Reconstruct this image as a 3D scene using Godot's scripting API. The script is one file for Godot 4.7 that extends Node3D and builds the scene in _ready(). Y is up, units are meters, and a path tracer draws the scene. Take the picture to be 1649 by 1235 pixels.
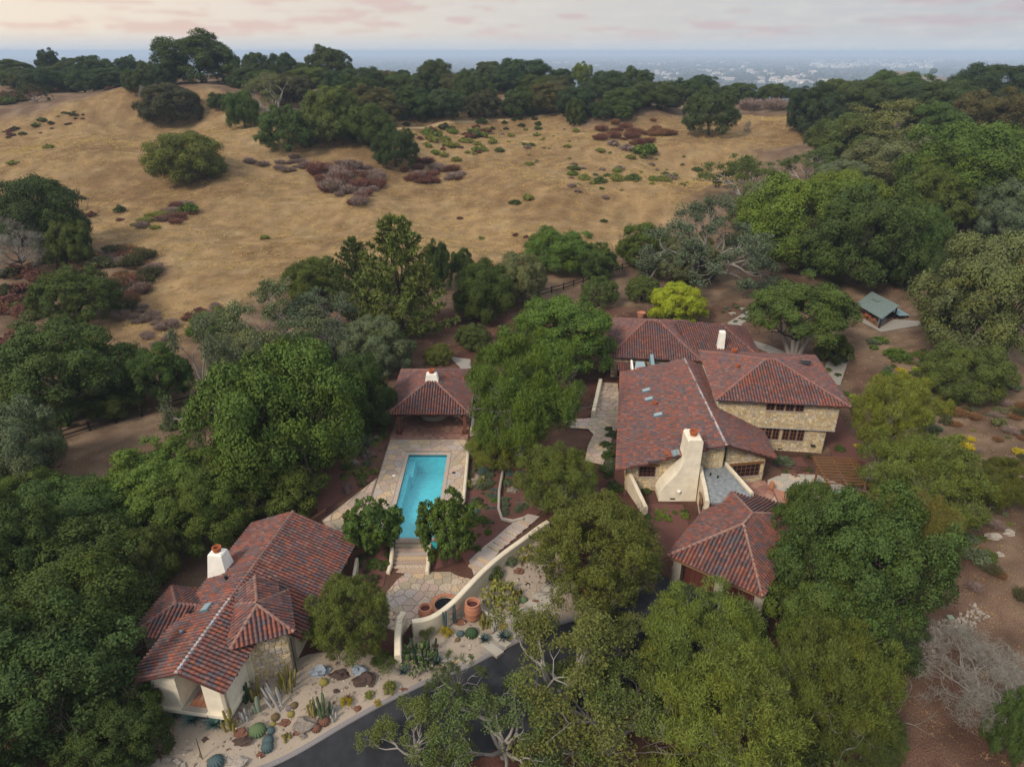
extends Node3D
# Hillside estate seen from the air: camera, sky and sun first, then the land, the buildings, the garden, the trees.

var rng := RandomNumberGenerator.new()
var used := {}
var M := {}
var P := {}
var turn_no := 0

class MB:
	var v := PackedVector3Array()
	var n := PackedVector3Array()
	var c := PackedColorArray()
	var col := Color.WHITE
	func tri(a: Vector3, b: Vector3, d: Vector3) -> void:
		var nn := (b - a).cross(d - a).normalized()
		v.append(a); v.append(d); v.append(b)
		for i in 3:
			n.append(nn); c.append(col)
	func quad(a: Vector3, b: Vector3, d: Vector3, e: Vector3) -> void:
		tri(a, b, d); tri(a, d, e)
	func smooth(a: Vector3, b: Vector3, d: Vector3, na: Vector3, nb: Vector3, nd: Vector3) -> void:
		v.append(a); v.append(d); v.append(b)
		n.append(na); n.append(nd); n.append(nb)
		for i in 3:
			c.append(col)
	func box(o: Vector3, x: Vector3, y: Vector3, z: Vector3) -> void:  # o a corner, x cross y = z direction
		quad(o, o + y, o + x + y, o + x)
		quad(o + z, o + x + z, o + x + y + z, o + y + z)
		quad(o, o + x, o + x + z, o + z)
		quad(o + y, o + y + z, o + x + y + z, o + x + y)
		quad(o, o + z, o + y + z, o + y)
		quad(o + x, o + x + y, o + x + y + z, o + x + z)
	func cube(ct: Vector3, s: Vector3, b := Basis()) -> void:
		box(ct - b * (s * 0.5), b.x * s.x, b.y * s.y, b.z * s.z)
	func beam(a: Vector3, b: Vector3, w: float, h: float) -> void:
		var d := (b - a).normalized()
		var up := Vector3.UP if absf(d.y) < 0.95 else Vector3.BACK
		var r := up.cross(d).normalized()
		up = d.cross(r)
		box(a - r * w * 0.5 - up * h * 0.5, r * w, up * h, b - a)
	func tube(pts: Array, rad: Array, k: int, cap := true) -> void:
		var rings := []
		var x := Vector3.RIGHT
		for i in pts.size():
			var d: Vector3 = (pts[mini(i + 1, pts.size() - 1)] - pts[maxi(i - 1, 0)]).normalized()
			x = (x - d * x.dot(d))
			if x.length() < 0.05:
				x = d.cross(Vector3(0.3, 0.5, 0.81))
			x = x.normalized()
			var y := d.cross(x)
			var ring := []
			for j in k:
				var a := TAU * j / k
				ring.append(x * cos(a) + y * sin(a))
			rings.append(ring)
		for i in pts.size() - 1:
			for j in k:
				var q := (j + 1) % k
				var a: Vector3 = pts[i] + rings[i][j] * rad[i]
				var b: Vector3 = pts[i] + rings[i][q] * rad[i]
				var e: Vector3 = pts[i + 1] + rings[i + 1][j] * rad[i + 1]
				var f: Vector3 = pts[i + 1] + rings[i + 1][q] * rad[i + 1]
				smooth(a, b, f, rings[i][j], rings[i][q], rings[i + 1][q])
				smooth(a, f, e, rings[i][j], rings[i + 1][q], rings[i + 1][j])
		if cap:
			var m := pts.size() - 1
			for j in k:
				tri(pts[m], pts[m] + rings[m][j] * rad[m], pts[m] + rings[m][(j + 1) % k] * rad[m])
				tri(pts[0], pts[0] + rings[0][(j + 1) % k] * rad[0], pts[0] + rings[0][j] * rad[0])
	func lathe(at: Vector3, prof: Array, k: int) -> void:   # prof: Vector2(radius, height) from below upwards
		for i in prof.size() - 1:
			var p: Vector2 = prof[i]
			var q: Vector2 = prof[i + 1]
			var t := (q - p).normalized()
			for j in k:
				var a := TAU * j / k
				var b := TAU * (j + 1) / k
				var da := Vector3(cos(a), 0, -sin(a))
				var db := Vector3(cos(b), 0, -sin(b))
				var na := da * t.y - Vector3.UP * t.x
				var nb := db * t.y - Vector3.UP * t.x
				var a0 := at + da * p.x + Vector3.UP * p.y
				var b0 := at + db * p.x + Vector3.UP * p.y
				var a1 := at + da * q.x + Vector3.UP * q.y
				var b1 := at + db * q.x + Vector3.UP * q.y
				smooth(a0, b0, b1, na, nb, nb)
				smooth(a0, b1, a1, na, nb, na)
	func prism(poly: PackedVector2Array, y0: float, y1: float) -> void:  # poly in x, z
		var idx := Geometry2D.triangulate_polygon(poly)
		for i in range(0, idx.size(), 3):
			var a := poly[idx[i]]
			var b := poly[idx[i + 1]]
			var d := poly[idx[i + 2]]
			if (b - a).cross(d - a) > 0:
				var t := b; b = d; d = t
			tri(Vector3(a.x, y1, a.y), Vector3(b.x, y1, b.y), Vector3(d.x, y1, d.y))
			tri(Vector3(a.x, y0, a.y), Vector3(d.x, y0, d.y), Vector3(b.x, y0, b.y))
		var cw := Geometry2D.is_polygon_clockwise(poly)
		for i in poly.size():
			var a := poly[i]
			var b := poly[(i + 1) % poly.size()]
			if not cw:
				var t := b; b = a; a = t
			quad(Vector3(a.x, y0, a.y), Vector3(a.x, y1, a.y), Vector3(b.x, y1, b.y), Vector3(b.x, y0, b.y))
	func slab(poly: Array, n3: Vector3, th: float) -> void:  # a flat polygon in space, th thick away from n3
		var e: Vector3 = (poly[1] - poly[0]).normalized()
		var s := n3.cross(e)
		var p2 := PackedVector2Array()
		for p in poly:
			p2.append(Vector2((p - poly[0]).dot(e), (p - poly[0]).dot(s)))
		var idx := Geometry2D.triangulate_polygon(p2)
		for i in range(0, idx.size(), 3):
			var a: Vector3 = poly[idx[i]]
			var b: Vector3 = poly[idx[i + 1]]
			var d: Vector3 = poly[idx[i + 2]]
			if (b - a).cross(d - a).dot(n3) < 0:
				var t := b; b = d; d = t
			tri(a, b, d)
			tri(a - n3 * th, d - n3 * th, b - n3 * th)
		for i in poly.size():
			var a: Vector3 = poly[i]
			var b: Vector3 = poly[(i + 1) % poly.size()]
			quad(a, a - n3 * th, b - n3 * th, b)
	func mesh() -> ArrayMesh:
		var arr := []
		arr.resize(Mesh.ARRAY_MAX)
		arr[Mesh.ARRAY_VERTEX] = v
		arr[Mesh.ARRAY_NORMAL] = n
		arr[Mesh.ARRAY_COLOR] = c
		var m := ArrayMesh.new()
		m.add_surface_from_arrays(Mesh.PRIMITIVE_TRIANGLES, arr)
		return m

class Leaves:
	var v := PackedVector3Array()
	var n := PackedVector3Array()
	var c := PackedColorArray()
	var ix := PackedInt32Array()
	func leaf(p: Vector3, nn: Vector3, t: Vector3, l: float, w: float, col: Color) -> void:
		var b := nn.cross(t) * (w * 0.5)
		var f := nn * (w * 0.18)
		var k := v.size()
		v.append(p - t * l * 0.5); v.append(p + b - f); v.append(p + t * l * 0.5); v.append(p - b - f)
		for i in 4:
			n.append(nn); c.append(col)
		ix.append_array(PackedInt32Array([k, k + 1, k + 2, k, k + 2, k + 3]))
	func mesh() -> ArrayMesh:
		var arr := []
		arr.resize(Mesh.ARRAY_MAX)
		arr[Mesh.ARRAY_VERTEX] = v
		arr[Mesh.ARRAY_NORMAL] = n
		arr[Mesh.ARRAY_COLOR] = c
		arr[Mesh.ARRAY_INDEX] = ix
		var m := ArrayMesh.new()
		m.add_surface_from_arrays(Mesh.PRIMITIVE_TRIANGLES, arr)
		return m

# ---------------------------------------------------------------- helpers
func numbered(called: String) -> String:
	if not used.has(called):
		used[called] = 0
		return called
	used[called] += 1
	return "%s_%03d" % [called, used[called]]

func meta(o: Node, label := "", category := "", group := "", kind := "") -> void:
	if label: o.set_meta("label", label)
	if category: o.set_meta("category", category)
	if group: o.set_meta("group", group)
	if kind: o.set_meta("kind", kind)

func thing(called: String, label: String, category: String, at: Vector3, group := "") -> Node3D:
	var o := Node3D.new()
	o.name = numbered(called)
	o.position = at
	add_child(o)
	meta(o, label, category, group)
	return o

func gpos(o: Node) -> Vector3:
	var s := Vector3.ZERO
	while o != self:
		s += (o as Node3D).position
		o = o.get_parent()
	return s

# a part whose mesh is given in scene coordinates
func put(called: String, what, m: Material, parent: Node = self, kind := "") -> MeshInstance3D:
	var o := MeshInstance3D.new()
	o.mesh = what.mesh() if what is MB or what is Leaves else what
	o.material_override = m
	o.name = called if parent != self else numbered(called)
	o.position = -gpos(parent)
	parent.add_child(o, true)
	if kind: o.set_meta("kind", kind)
	return o

func solo(called: String, what, m: Material, label: String, category: String, group := "") -> MeshInstance3D:
	var o := put(called, what, m)
	meta(o, label, category, group)
	return o

func many(called: String, mesh: Mesh, m: Material, xf: Array, cols: Array, parent: Node = self) -> void:
	if xf.is_empty(): return
	var mm := MultiMesh.new()
	mm.transform_format = MultiMesh.TRANSFORM_3D
	mm.use_colors = true
	mm.mesh = mesh
	mm.instance_count = xf.size()
	for i in xf.size():
		mm.set_instance_transform(i, xf[i])
		mm.set_instance_color(i, cols[i])
	var o := MultiMeshInstance3D.new()
	o.multimesh = mm
	o.material_override = m
	o.name = called if parent != self else numbered(called)
	o.position = -gpos(parent)
	parent.add_child(o, true)
	o.set_meta("kind", "stuff")

func tone(c: Color, spread: float) -> Color:
	var k := rng.randf_range(1.0 - spread, 1.0 + spread)
	return Color(c.r * k, c.g * k * rng.randf_range(0.97, 1.03), c.b * k * rng.randf_range(0.93, 1.07))

func noise_tex(sd: int, freq: float, lo: float, hi: float, size := 512, oct := 4, normal := false, kind := FastNoiseLite.TYPE_SIMPLEX_SMOOTH) -> NoiseTexture2D:
	var f := FastNoiseLite.new()
	f.seed = sd
	f.frequency = freq
	f.noise_type = kind
	f.fractal_octaves = oct
	var t := NoiseTexture2D.new()
	t.width = size; t.height = size
	t.seamless = true
	t.noise = f
	if normal:
		t.as_normal_map = true
		t.bump_strength = 6.0
	else:
		var g := Gradient.new()
		g.set_color(0, Color(lo, lo, lo)); g.set_color(1, Color(hi, hi, hi))
		t.color_ramp = g
	return t

# albedo given as a linear colour
func mat(key: String, c: Color, rough := 0.85, tex: Texture2D = null, scale := 1.0, bump: Texture2D = null, bump_scale := 0.0, vc := false) -> StandardMaterial3D:
	var m := StandardMaterial3D.new()
	m.resource_name = key
	m.albedo_color = c.linear_to_srgb()
	m.roughness = rough
	m.metallic_specular = 0.35
	m.vertex_color_use_as_albedo = vc
	if tex:
		m.albedo_texture = tex
		m.uv1_triplanar = true
		m.uv1_world_triplanar = true
		m.uv1_scale = Vector3.ONE * scale
	if bump:
		m.heightmap_enabled = true
		m.heightmap_texture = bump
		m.heightmap_scale = bump_scale
		m.uv1_triplanar = true
		m.uv1_world_triplanar = true
		m.uv1_scale = Vector3.ONE * scale
	M[key] = m
	return m

func leafmat(key: String, c: Color, rough := 0.7) -> void:
	var m := mat(key, c, rough, null, 1.0, null, 0.0, true)
	m.cull_mode = BaseMaterial3D.CULL_DISABLED
	m.backlight_enabled = true
	m.backlight = Color(0.45, 0.5, 0.2)
	m.metallic_specular = 0.25

func smoothstep2(a: float, b: float, x: float) -> float:
	var t := clampf((x - a) / (b - a), 0.0, 1.0)
	return t * t * (3.0 - 2.0 * t)

# ---------------------------------------------------------------- the land
const SPOTS := [
	[-17, 28, -2.6, 5],
	[-10, 31, -2.6, 5],
	[-3, 38, -2.4, 4],
	[5, 43, -1.9, 4],
	[12, 46, -1.35, 4],
	[18, 44, -1.4, 4],
	[15, 38, -2.2, 5],
	[0, 30, -3.2, 6],
	[10, 28, -3.6, 6],
	[22, 32, -3.6, 6],
	[32, 34, -3.6, 6],
	[42, 40, -2.6, 7],
	[-28, 22, -3.5, 7],
	[-32, 32, -2, 5],
	[-20, 32, -1.15, 3],
	[-25, 31, -1.5, 3],
	[-15, 37, -1, 3],
	[-12, 38, -1.25, 3],
	[-22, 42, -0.2, 5],
	[-27, 42, -0.3, 5],
	[-17, 48, -0.1, 4],
	[-8, 46, -1.45, 3.5],
	[-11, 44, -1.4, 3],
	[-5, 43, -1.75, 3],
	[-2, 42, -1.85, 3],
	[0, 46, -1.6, 3],
	[4, 49, -1.25, 4],
	[-2, 51, -0.75, 3],
	[-13.5, 46, -0.9, 3],
	[-8, 40, -1.65, 3],
	[-10, 58, -0.2, 6],
	[-10, 68, -0.2, 6],
	[-10, 78, -0.12, 6],
	[-3, 60, -0.25, 5],
	[1, 56, -0.1, 4],
	[3, 66, 0.1, 5],
	[10, 56, 0.1, 5],
	[10, 70, 0.35, 6],
	[20, 60, 0.25, 7],
	[22, 75, 0.35, 8],
	[31, 60, 0.35, 6],
	[33, 75, 0.4, 8],
	[42, 66, 0.3, 6],
	[20, 48, -0.9, 5],
	[28, 48, -0.9, 5],
	[34, 50, -0.9, 5],
	[48, 56, -0.8, 7],
	[58, 50, -1.5, 9],
	[46, 85, 1.2, 8],
	[58, 75, 1.2, 9],
	[56, 100, 2, 9],
	[62, 106, 2.4, 8],
	[30, 100, 0.9, 9],
	[12, 100, 0.8, 9],
	[-8, 95, 0.6, 9],
	[-20, 85, 0.2, 8],
	[-20, 66, 0, 7],
	[-30, 58, 0, 9],
	[-42, 48, -0.5, 10],
	[-42, 74, 1, 9],
	[-58, 70, 1.2, 10],
	[-62, 48, 0, 12],
	[-46, 34, -1.5, 10],
	[80, 80, 2, 14],
	[100, 100, 5, 18],
	[-10, 116, 1.6, 14],
	[20, 120, 2.2, 14],
	[50, 124, 3.5, 14],
	[82, 122, 6, 16],
	[-40, 100, 1.8, 14],
	[-72, 95, 2.6, 16],
	[-110, 90, 4, 22],
	[-10, 150, 5, 20],
	[30, 150, 4.6, 20],
	[-50, 140, 5.6, 20],
	[-50, 180, 11.5, 22],
	[-92, 150, 7, 22],
	[0, 200, 10, 25],
	[50, 195, 9, 25],
	[95, 175, 10, 24],
	[-60, 230, 19, 25],
	[-120, 230, 18, 28],
	[0, 250, 16.5, 25],
	[60, 250, 15.5, 25],
	[115, 230, 16.5, 25],
	[-80, 290, 29.5, 28],
	[-122, 288, 31, 26],
	[-165, 290, 27, 32],
	[-20, 290, 23, 28],
	[40, 290, 21, 28],
	[100, 285, 20, 28],
	[180, 265, 23, 30],
	[-240, 300, 28, 40],
	[-215, 335, 32, 30],
	[150, 180, 14, 26],
	[210, 220, 22, 35],
	[-180, 200, 13, 32],
	[-135, 130, 6.5, 26],
	[160, 120, 10, 30],
	[-80, 345, 33.5, 35],
	[-150, 350, 32, 35],
	[0, 345, 28.5, 35],
	[-40, 345, 30, 30],
	[50, 345, 27, 30],
	[100, 345, 21.5, 35],
	[200, 335, 22.5, 35],
	[300, 300, 26, 60],
	[-270, 370, 32, 50],
	[-360, 300, 22, 70],
	[0, 420, 4, 50],
	[-220, 460, 0, 60],
	[180, 430, 0, 50],
	[0, 620, -60, 90],
	[-320, 620, -55, 100],
	[320, 620, -60, 100],
	[0, 900, -110, 120],
	[-520, 900, -108, 150],
	[520, 900, -110, 150],
]
var spots := PackedFloat32Array()

func plain(x: float, d: float) -> float:
	var h := -115.0
	h += 72 * exp(-pow((x - 1284) / 230, 2.0) - pow((d - 2300) / 170, 2.0))
	h += 60 * exp(-pow((x - 1246) / 160, 2.0) - pow((d - 2450) / 150, 2.0))
	h += 34 * exp(-pow((x - 637) / 170, 2.0) - pow((d - 2000) / 120, 2.0))
	h += 30 * exp(-pow((x - 461) / 140, 2.0) - pow((d - 2100) / 110, 2.0))
	h += 30 * exp(-pow((x - 877) / 140, 2.0) - pow((d - 2100) / 110, 2.0))
	return h

func land(x: float, z: float) -> float:
	var d := -z
	if d > 1000.0: return plain(x, d)
	var sw := 0.0
	var sh := 0.0
	for i in range(0, spots.size(), 4):
		var a := x - spots[i]
		var b := d - spots[i + 1]
		var r := spots[i + 3]
		var w := r * r / (a * a + b * b + r * r)
		w = w * w * w / (r * 0.2)
		sw += w
		sh += w * spots[i + 2]
	var h := sh / sw + (1.7 * sin(x * 0.05 + d * 0.02) * cos(d * 0.046 - x * 0.015 + 0.7) + 1.0 * sin(x * 0.105 - d * 0.04 + 1.3) * sin(d * 0.083 + x * 0.05) + 0.3 * sin(x * 0.23 + d * 0.17)) * smoothstep2(112.0, 150.0, d)
	if d > 700.0:
		h = lerpf(h, plain(x, d), smoothstep2(700.0, 1000.0, d))
	return h

func poly(a: Array) -> PackedVector2Array:
	var p := PackedVector2Array()
	for i in range(0, a.size(), 2):
		p.append(Vector2(a[i], a[i + 1]))
	return p

func edge_distance(p: Vector2, pg: PackedVector2Array) -> float:   # > 0 inside
	var best := 1e9
	for i in pg.size():
		var q := Geometry2D.get_closest_point_to_segment(p, pg[i], pg[(i + 1) % pg.size()])
		best = minf(best, p.distance_squared_to(q))
	return sqrt(best) * (1.0 if Geometry2D.is_point_in_polygon(p, pg) else -1.0)

var meadow := poly([
	-226.4, -209, -182, -239.5, -171.5, -244, -137.9, -271,
	-110, -265.5, -93.9, -263, -61.6, -221, -39.6, -251.9,
	-15.4, -281.3, 17.7, -275.8, 25.4, -257.4, 64.6, -275.7,
	89.7, -289, 117.7, -301, 96.6, -235.7, 77, -223.7,
	54.6, -189, 37.2, -163, 23.2, -142.9, 13.2, -133.8,
	-3, -128.8, -12.8, -131.8, -30.9, -124.3, -40.6, -121.9,
	-46.5, -110, -51.6, -94.2, -58.8, -96.7, -70.6, -117.6,
	-65.8, -122.1, -79.1, -135.3, -92, -138.4, -114.1, -162,
	-134.2, -169, -129, -109.1,
])
var wild := FastNoiseLite.new()

func ground_colour(x: float, z: float) -> Color:
	var d := -z
	var a := wild.get_noise_2d(x, z)                  # broad
	var b := wild.get_noise_2d(x * 5.0 + 300.0, z * 5.0)
	var f := wild.get_noise_2d(x * 19.0, z * 19.0 + 90.0)
	var straw := Color(0.56, 0.375, 0.19).lerp(Color(0.36, 0.225, 0.115), clampf(0.42 + a * 0.9 + b * 1.25 + f * 0.95 + wild.get_noise_2d(x * 0.9 + d * 0.5, d * 4.0 - x * 1.2) * 0.7, 0.0, 1.0))
	straw = straw.lerp(Color(0.66, 0.49, 0.27), clampf(b * 1.1 - 0.12 - a * 0.3, 0.0, 0.6))
	var dirt := Color(0.24, 0.155, 0.105).lerp(Color(0.40, 0.28, 0.19), clampf(0.5 + b + f * 0.9, 0.0, 1.0))
	var mulch := Color(0.18, 0.085, 0.066).lerp(Color(0.27, 0.155, 0.11), clampf(0.4 + b * 1.2 + f * 1.0, 0.0, 1.0))
	if d > 700.0:
		var far := Color(0.045, 0.07, 0.05).lerp(Color(0.34, 0.30, 0.25), clampf(b * 2.2 + wild.get_noise_2d(x * 0.3, z * 0.1) * 1.5 - 0.15, 0.0, 1.0))
		if d > 1000.0 and plain(x, d) > -104.0:
			far = far.lerp(Color(0.42, 0.29, 0.15), smoothstep2(-104.0, -85.0, plain(x, d)))
		return far
	var base := dirt
	if d < 112.0:
		base = mulch.lerp(dirt, clampf(absf(x - 6.0) / 30.0 - 0.5 + a * 0.6, 0.0, 1.0))
	var e := edge_distance(Vector2(x, z), meadow) + a * 7.0 + b * 5.0
	return base.lerp(straw, smoothstep2(-5.0, 4.0, e))

func make_ground() -> void:
	var rows := []
	var d := -40.0
	while d < 26000.0:
		rows.append(d)
		d += 5.0 if d < 15.0 else 1.1 if d < 120.0 else 2.6 if d < 420.0 else d * 0.06
	var k := 190
	var mv := PackedVector3Array()
	var mc := PackedColorArray()
	for r in rows:
		var w := 64.0 + 0.9 * maxf(r, 0.0)
		for i in k + 1:
			var u := 2.0 * i / k - 1.0
			var x: float = u * w
			var y := land(x, -r)
			if x > -13.3 and x < -6.2 and r > 51.0 and r < 68.8: y = -3.4    # the hole dug for the pool
			mv.append(Vector3(x, y, -r))
			mc.append(ground_colour(x, -r))
	var st := SurfaceTool.new()
	st.begin(Mesh.PRIMITIVE_TRIANGLES)
	for i in mv.size():
		st.set_color(mc[i])
		st.add_vertex(mv[i])
	for r in rows.size() - 1:
		for i in k:
			var a := r * (k + 1) + i
			var b := a + k + 1
			for q in [a, b, b + 1, a, b + 1, a + 1]:
				st.add_index(q)
	st.generate_normals()
	var o := put("ground", st.commit(), M.ground)
	o.set_meta("kind", "structure")
	o.set_meta("label", "hillside of dry golden grass, red mulch and brown leaf litter")

# a sheet that lies on the land inside an outline
func patch(called: String, pg: PackedVector2Array, m: Material, lift: float, cell := 0.8, kind := "structure", parent: Node = self) -> MeshInstance3D:
	var st := SurfaceTool.new()
	st.begin(Mesh.PRIMITIVE_TRIANGLES)
	var r := Rect2(pg[0], Vector2.ZERO)
	for p in pg: r = r.expand(p)
	var nx := int(ceil(r.size.x / cell))
	var nz := int(ceil(r.size.y / cell))
	for i in nx:
		for j in nz:
			var o := r.position + Vector2(i, j) * cell
			var sq := PackedVector2Array([o, o + Vector2(cell, 0), o + Vector2(cell, cell), o + Vector2(0, cell)])
			for piece in Geometry2D.intersect_polygons(sq, pg):
				if piece.size() < 3: continue
				var idx := Geometry2D.triangulate_polygon(piece)
				for q in range(0, idx.size(), 3):
					var a := piece[idx[q]]
					var b := piece[idx[q + 1]]
					var e := piece[idx[q + 2]]
					if (b - a).cross(e - a) < 0:
						var t := b; b = e; e = t
					for p in [a, b, e]:
						st.add_vertex(Vector3(p.x, land(p.x, p.y) + lift, p.y))
	st.index()
	st.generate_normals()
	var o := put(called, st.commit(), m, parent)
	if kind: o.set_meta("kind", kind)
	return o

# slabs of stone of uneven shape that fill an outline; each one a part of parent
func flags(called: String, parent: Node, region: PackedVector2Array, y: float, step: float, mats: Array, holes: Array = [], gap := 0.03, on_land := false) -> void:
	var r := Rect2(region[0], Vector2.ZERO)
	for p in region: r = r.expand(p)
	var nx := int(r.size.x / step) + 4
	var nz := int(r.size.y / step) + 4
	var seeds := {}
	for i in nx:
		for j in nz:
			seeds[Vector2i(i, j)] = r.position + Vector2(i - 1.5 + rng.randf_range(-0.42, 0.42) + 0.5 * (j % 2), j - 1.5 + rng.randf_range(-0.4, 0.4)) * step
	for key in seeds:
		var s: Vector2 = seeds[key]
		var b := step * 2.0
		var cell := PackedVector2Array([s + Vector2(-b, -b), s + Vector2(b, -b), s + Vector2(b, b), s + Vector2(-b, b)])
		for i in range(-2, 3):
			for j in range(-2, 3):
				var k2: Vector2i = key + Vector2i(i, j)
				if (i == 0 and j == 0) or not seeds.has(k2): continue
				cell = half(cell, (s + seeds[k2]) * 0.5, (s - seeds[k2]).normalized())
				if cell.size() < 3: break
		if cell.size() < 3: continue
		for piece in Geometry2D.intersect_polygons(cell, region):
			for sm in Geometry2D.offset_polygon(piece, -gap, Geometry2D.JOIN_MITER):
				if sm.size() < 3 or area(sm) < 0.04: continue
				var mid := Vector2.ZERO
				for p in sm: mid += p
				mid /= sm.size()
				var skip := false
				for h in holes:
					if Geometry2D.is_point_in_polygon(mid, h): skip = true
				if skip: continue
				var mb := MB.new()
				var top := (land(mid.x, mid.y) + y if on_land else y) + rng.randf_range(-0.006, 0.012)
				mb.prism(sm, top - 0.08, top)
				put(called, mb, mats[rng.randi() % mats.size()], parent)

func area(p: PackedVector2Array) -> float:
	var s := 0.0
	for i in p.size(): s += p[i].cross(p[(i + 1) % p.size()])
	return absf(s) * 0.5

func half(p: PackedVector2Array, o: Vector2, nn: Vector2) -> PackedVector2Array:
	var out := PackedVector2Array()
	for i in p.size():
		var a := p[i]
		var b := p[(i + 1) % p.size()]
		var da := (a - o).dot(nn)
		var db := (b - o).dot(nn)
		if da >= 0: out.append(a)
		if (da < 0) != (db < 0): out.append(a + (b - a) * (da / (da - db)))
	return out

# a wall along points (x, top, z); bottom lies below the land
func ribbon(pts: Array, th: float, deep: float, flat_base = null) -> MB:
	var mb := MB.new()
	var l := []
	for i in pts.size():
		var d: Vector3 = pts[mini(i + 1, pts.size() - 1)] - pts[maxi(i - 1, 0)]
		d.y = 0
		l.append(d.normalized().cross(Vector3.UP) * th * 0.5)
	var sec := []
	for i in pts.size():
		var p: Vector3 = pts[i]
		var base: float = (land(p.x, p.z) - deep) if flat_base == null else flat_base
		var s: Vector3 = l[i]
		var bot := Vector3(p.x, base, p.z)
		var rr := minf(0.08, th * 0.3)
		var a: Vector3 = p + s - Vector3.UP * rr
		sec.append([bot + s, a, p + s * (1.0 - rr / (th * 0.5)), p - s * (1.0 - rr / (th * 0.5)), p - s - Vector3.UP * rr, bot - s])
	for i in pts.size() - 1:
		for j in 5:
			mb.quad(sec[i][j], sec[i + 1][j], sec[i + 1][j + 1], sec[i][j + 1])
	for k in [0, pts.size() - 1]:
		var q: Array = sec[k]
		for j in range(1, 5):
			if k == 0: mb.tri(q[0], q[j], q[j + 1])
			else: mb.tri(q[0], q[j + 1], q[j])
	return mb

# ---------------------------------------------------------------- roofs
var tile_mesh: ArrayMesh
var cap_mesh: ArrayMesh
var stone_mesh: ArrayMesh
var tile_xf := []
var tile_col := []
var cap_xf := []
var cap_col := []
var palette := [Color(0.27, 0.10, 0.075), Color(0.31, 0.112, 0.075), Color(0.24, 0.10, 0.085), Color(0.205, 0.105, 0.095), Color(0.165, 0.105, 0.105), Color(0.14, 0.11, 0.122), Color(0.26, 0.135, 0.115), Color(0.21, 0.088, 0.075)]

func make_kits() -> void:
	var mb := MB.new()
	var k := 5
	for end in [0]:
		for j in k:
			var a := PI * j / k
			var b := PI * (j + 1) / k
			var lo := func(t: float) -> Vector3: return Vector3(-cos(t) * 0.125, sin(t) * 0.095 + 0.02, 0.23)
			var hi := func(t: float) -> Vector3: return Vector3(-cos(t) * 0.10, sin(t) * 0.075 - 0.005, -0.23)
			var na := Vector3(-cos(a), sin(a), 0.05).normalized()
			var nb := Vector3(-cos(b), sin(b), 0.05).normalized()
			mb.smooth(lo.call(a), lo.call(b), hi.call(b), na, nb, nb)
			mb.smooth(lo.call(a), hi.call(b), hi.call(a), na, nb, na)
			mb.tri(Vector3(0, 0.0, 0.23), lo.call(b), lo.call(a))
	# the pan beside the barrel
	mb.col = Color(0.62, 0.6, 0.62)  # darker pan: shade of the trough between barrels put into its colour
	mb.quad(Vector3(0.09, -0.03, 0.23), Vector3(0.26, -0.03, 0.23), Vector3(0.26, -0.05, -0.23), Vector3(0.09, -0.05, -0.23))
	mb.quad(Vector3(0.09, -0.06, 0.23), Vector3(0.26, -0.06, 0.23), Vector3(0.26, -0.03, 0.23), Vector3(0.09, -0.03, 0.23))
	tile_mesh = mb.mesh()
	mb = MB.new()
	for j in 6:
		var a := PI * (j - 0.3) / 5.4
		var b := PI * (j + 0.7) / 5.4
		var f := func(t: float, r: float, z: float) -> Vector3: return Vector3(-cos(t) * r, sin(t) * r * 0.9, z)
		var na := Vector3(-cos(a), sin(a), 0)
		var nb := Vector3(-cos(b), sin(b), 0)
		mb.smooth(f.call(a, 0.15, 0.24), f.call(b, 0.15, 0.24), f.call(b, 0.12, -0.24), na, nb, nb)
		mb.smooth(f.call(a, 0.15, 0.24), f.call(b, 0.12, -0.24), f.call(a, 0.12, -0.24), na, nb, na)
		mb.tri(Vector3(0, -0.02, 0.24), f.call(b, 0.15, 0.24), f.call(a, 0.15, 0.24))
	cap_mesh = mb.mesh()
	# a rough stone, face towards +z, unit wide and high
	mb = MB.new()
	var ring := []
	var pts := [Vector2(-0.48, -0.34), Vector2(-0.3, -0.49), Vector2(0.22, -0.47), Vector2(0.49, -0.3), Vector2(0.46, 0.28), Vector2(0.28, 0.48), Vector2(-0.26, 0.47), Vector2(-0.49, 0.22)]
	for i in 8:
		var p: Vector2 = pts[i]
		var q: Vector2 = pts[(i + 1) % 8]
		var pi2 := p * 0.8
		var qi := q * 0.8
		mb.quad(Vector3(p.x, p.y, -0.3), Vector3(q.x, q.y, -0.3), Vector3(q.x, q.y, 0.5), Vector3(p.x, p.y, 0.5))
		mb.quad(Vector3(p.x, p.y, 0.5), Vector3(q.x, q.y, 0.5), Vector3(qi.x, qi.y, 0.92), Vector3(pi2.x, pi2.y, 0.92))
		mb.tri(Vector3(0.05, -0.04, 1.0), Vector3(pi2.x, pi2.y, 0.92), Vector3(qi.x, qi.y, 0.92))
	stone_mesh = mb.mesh()

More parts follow.
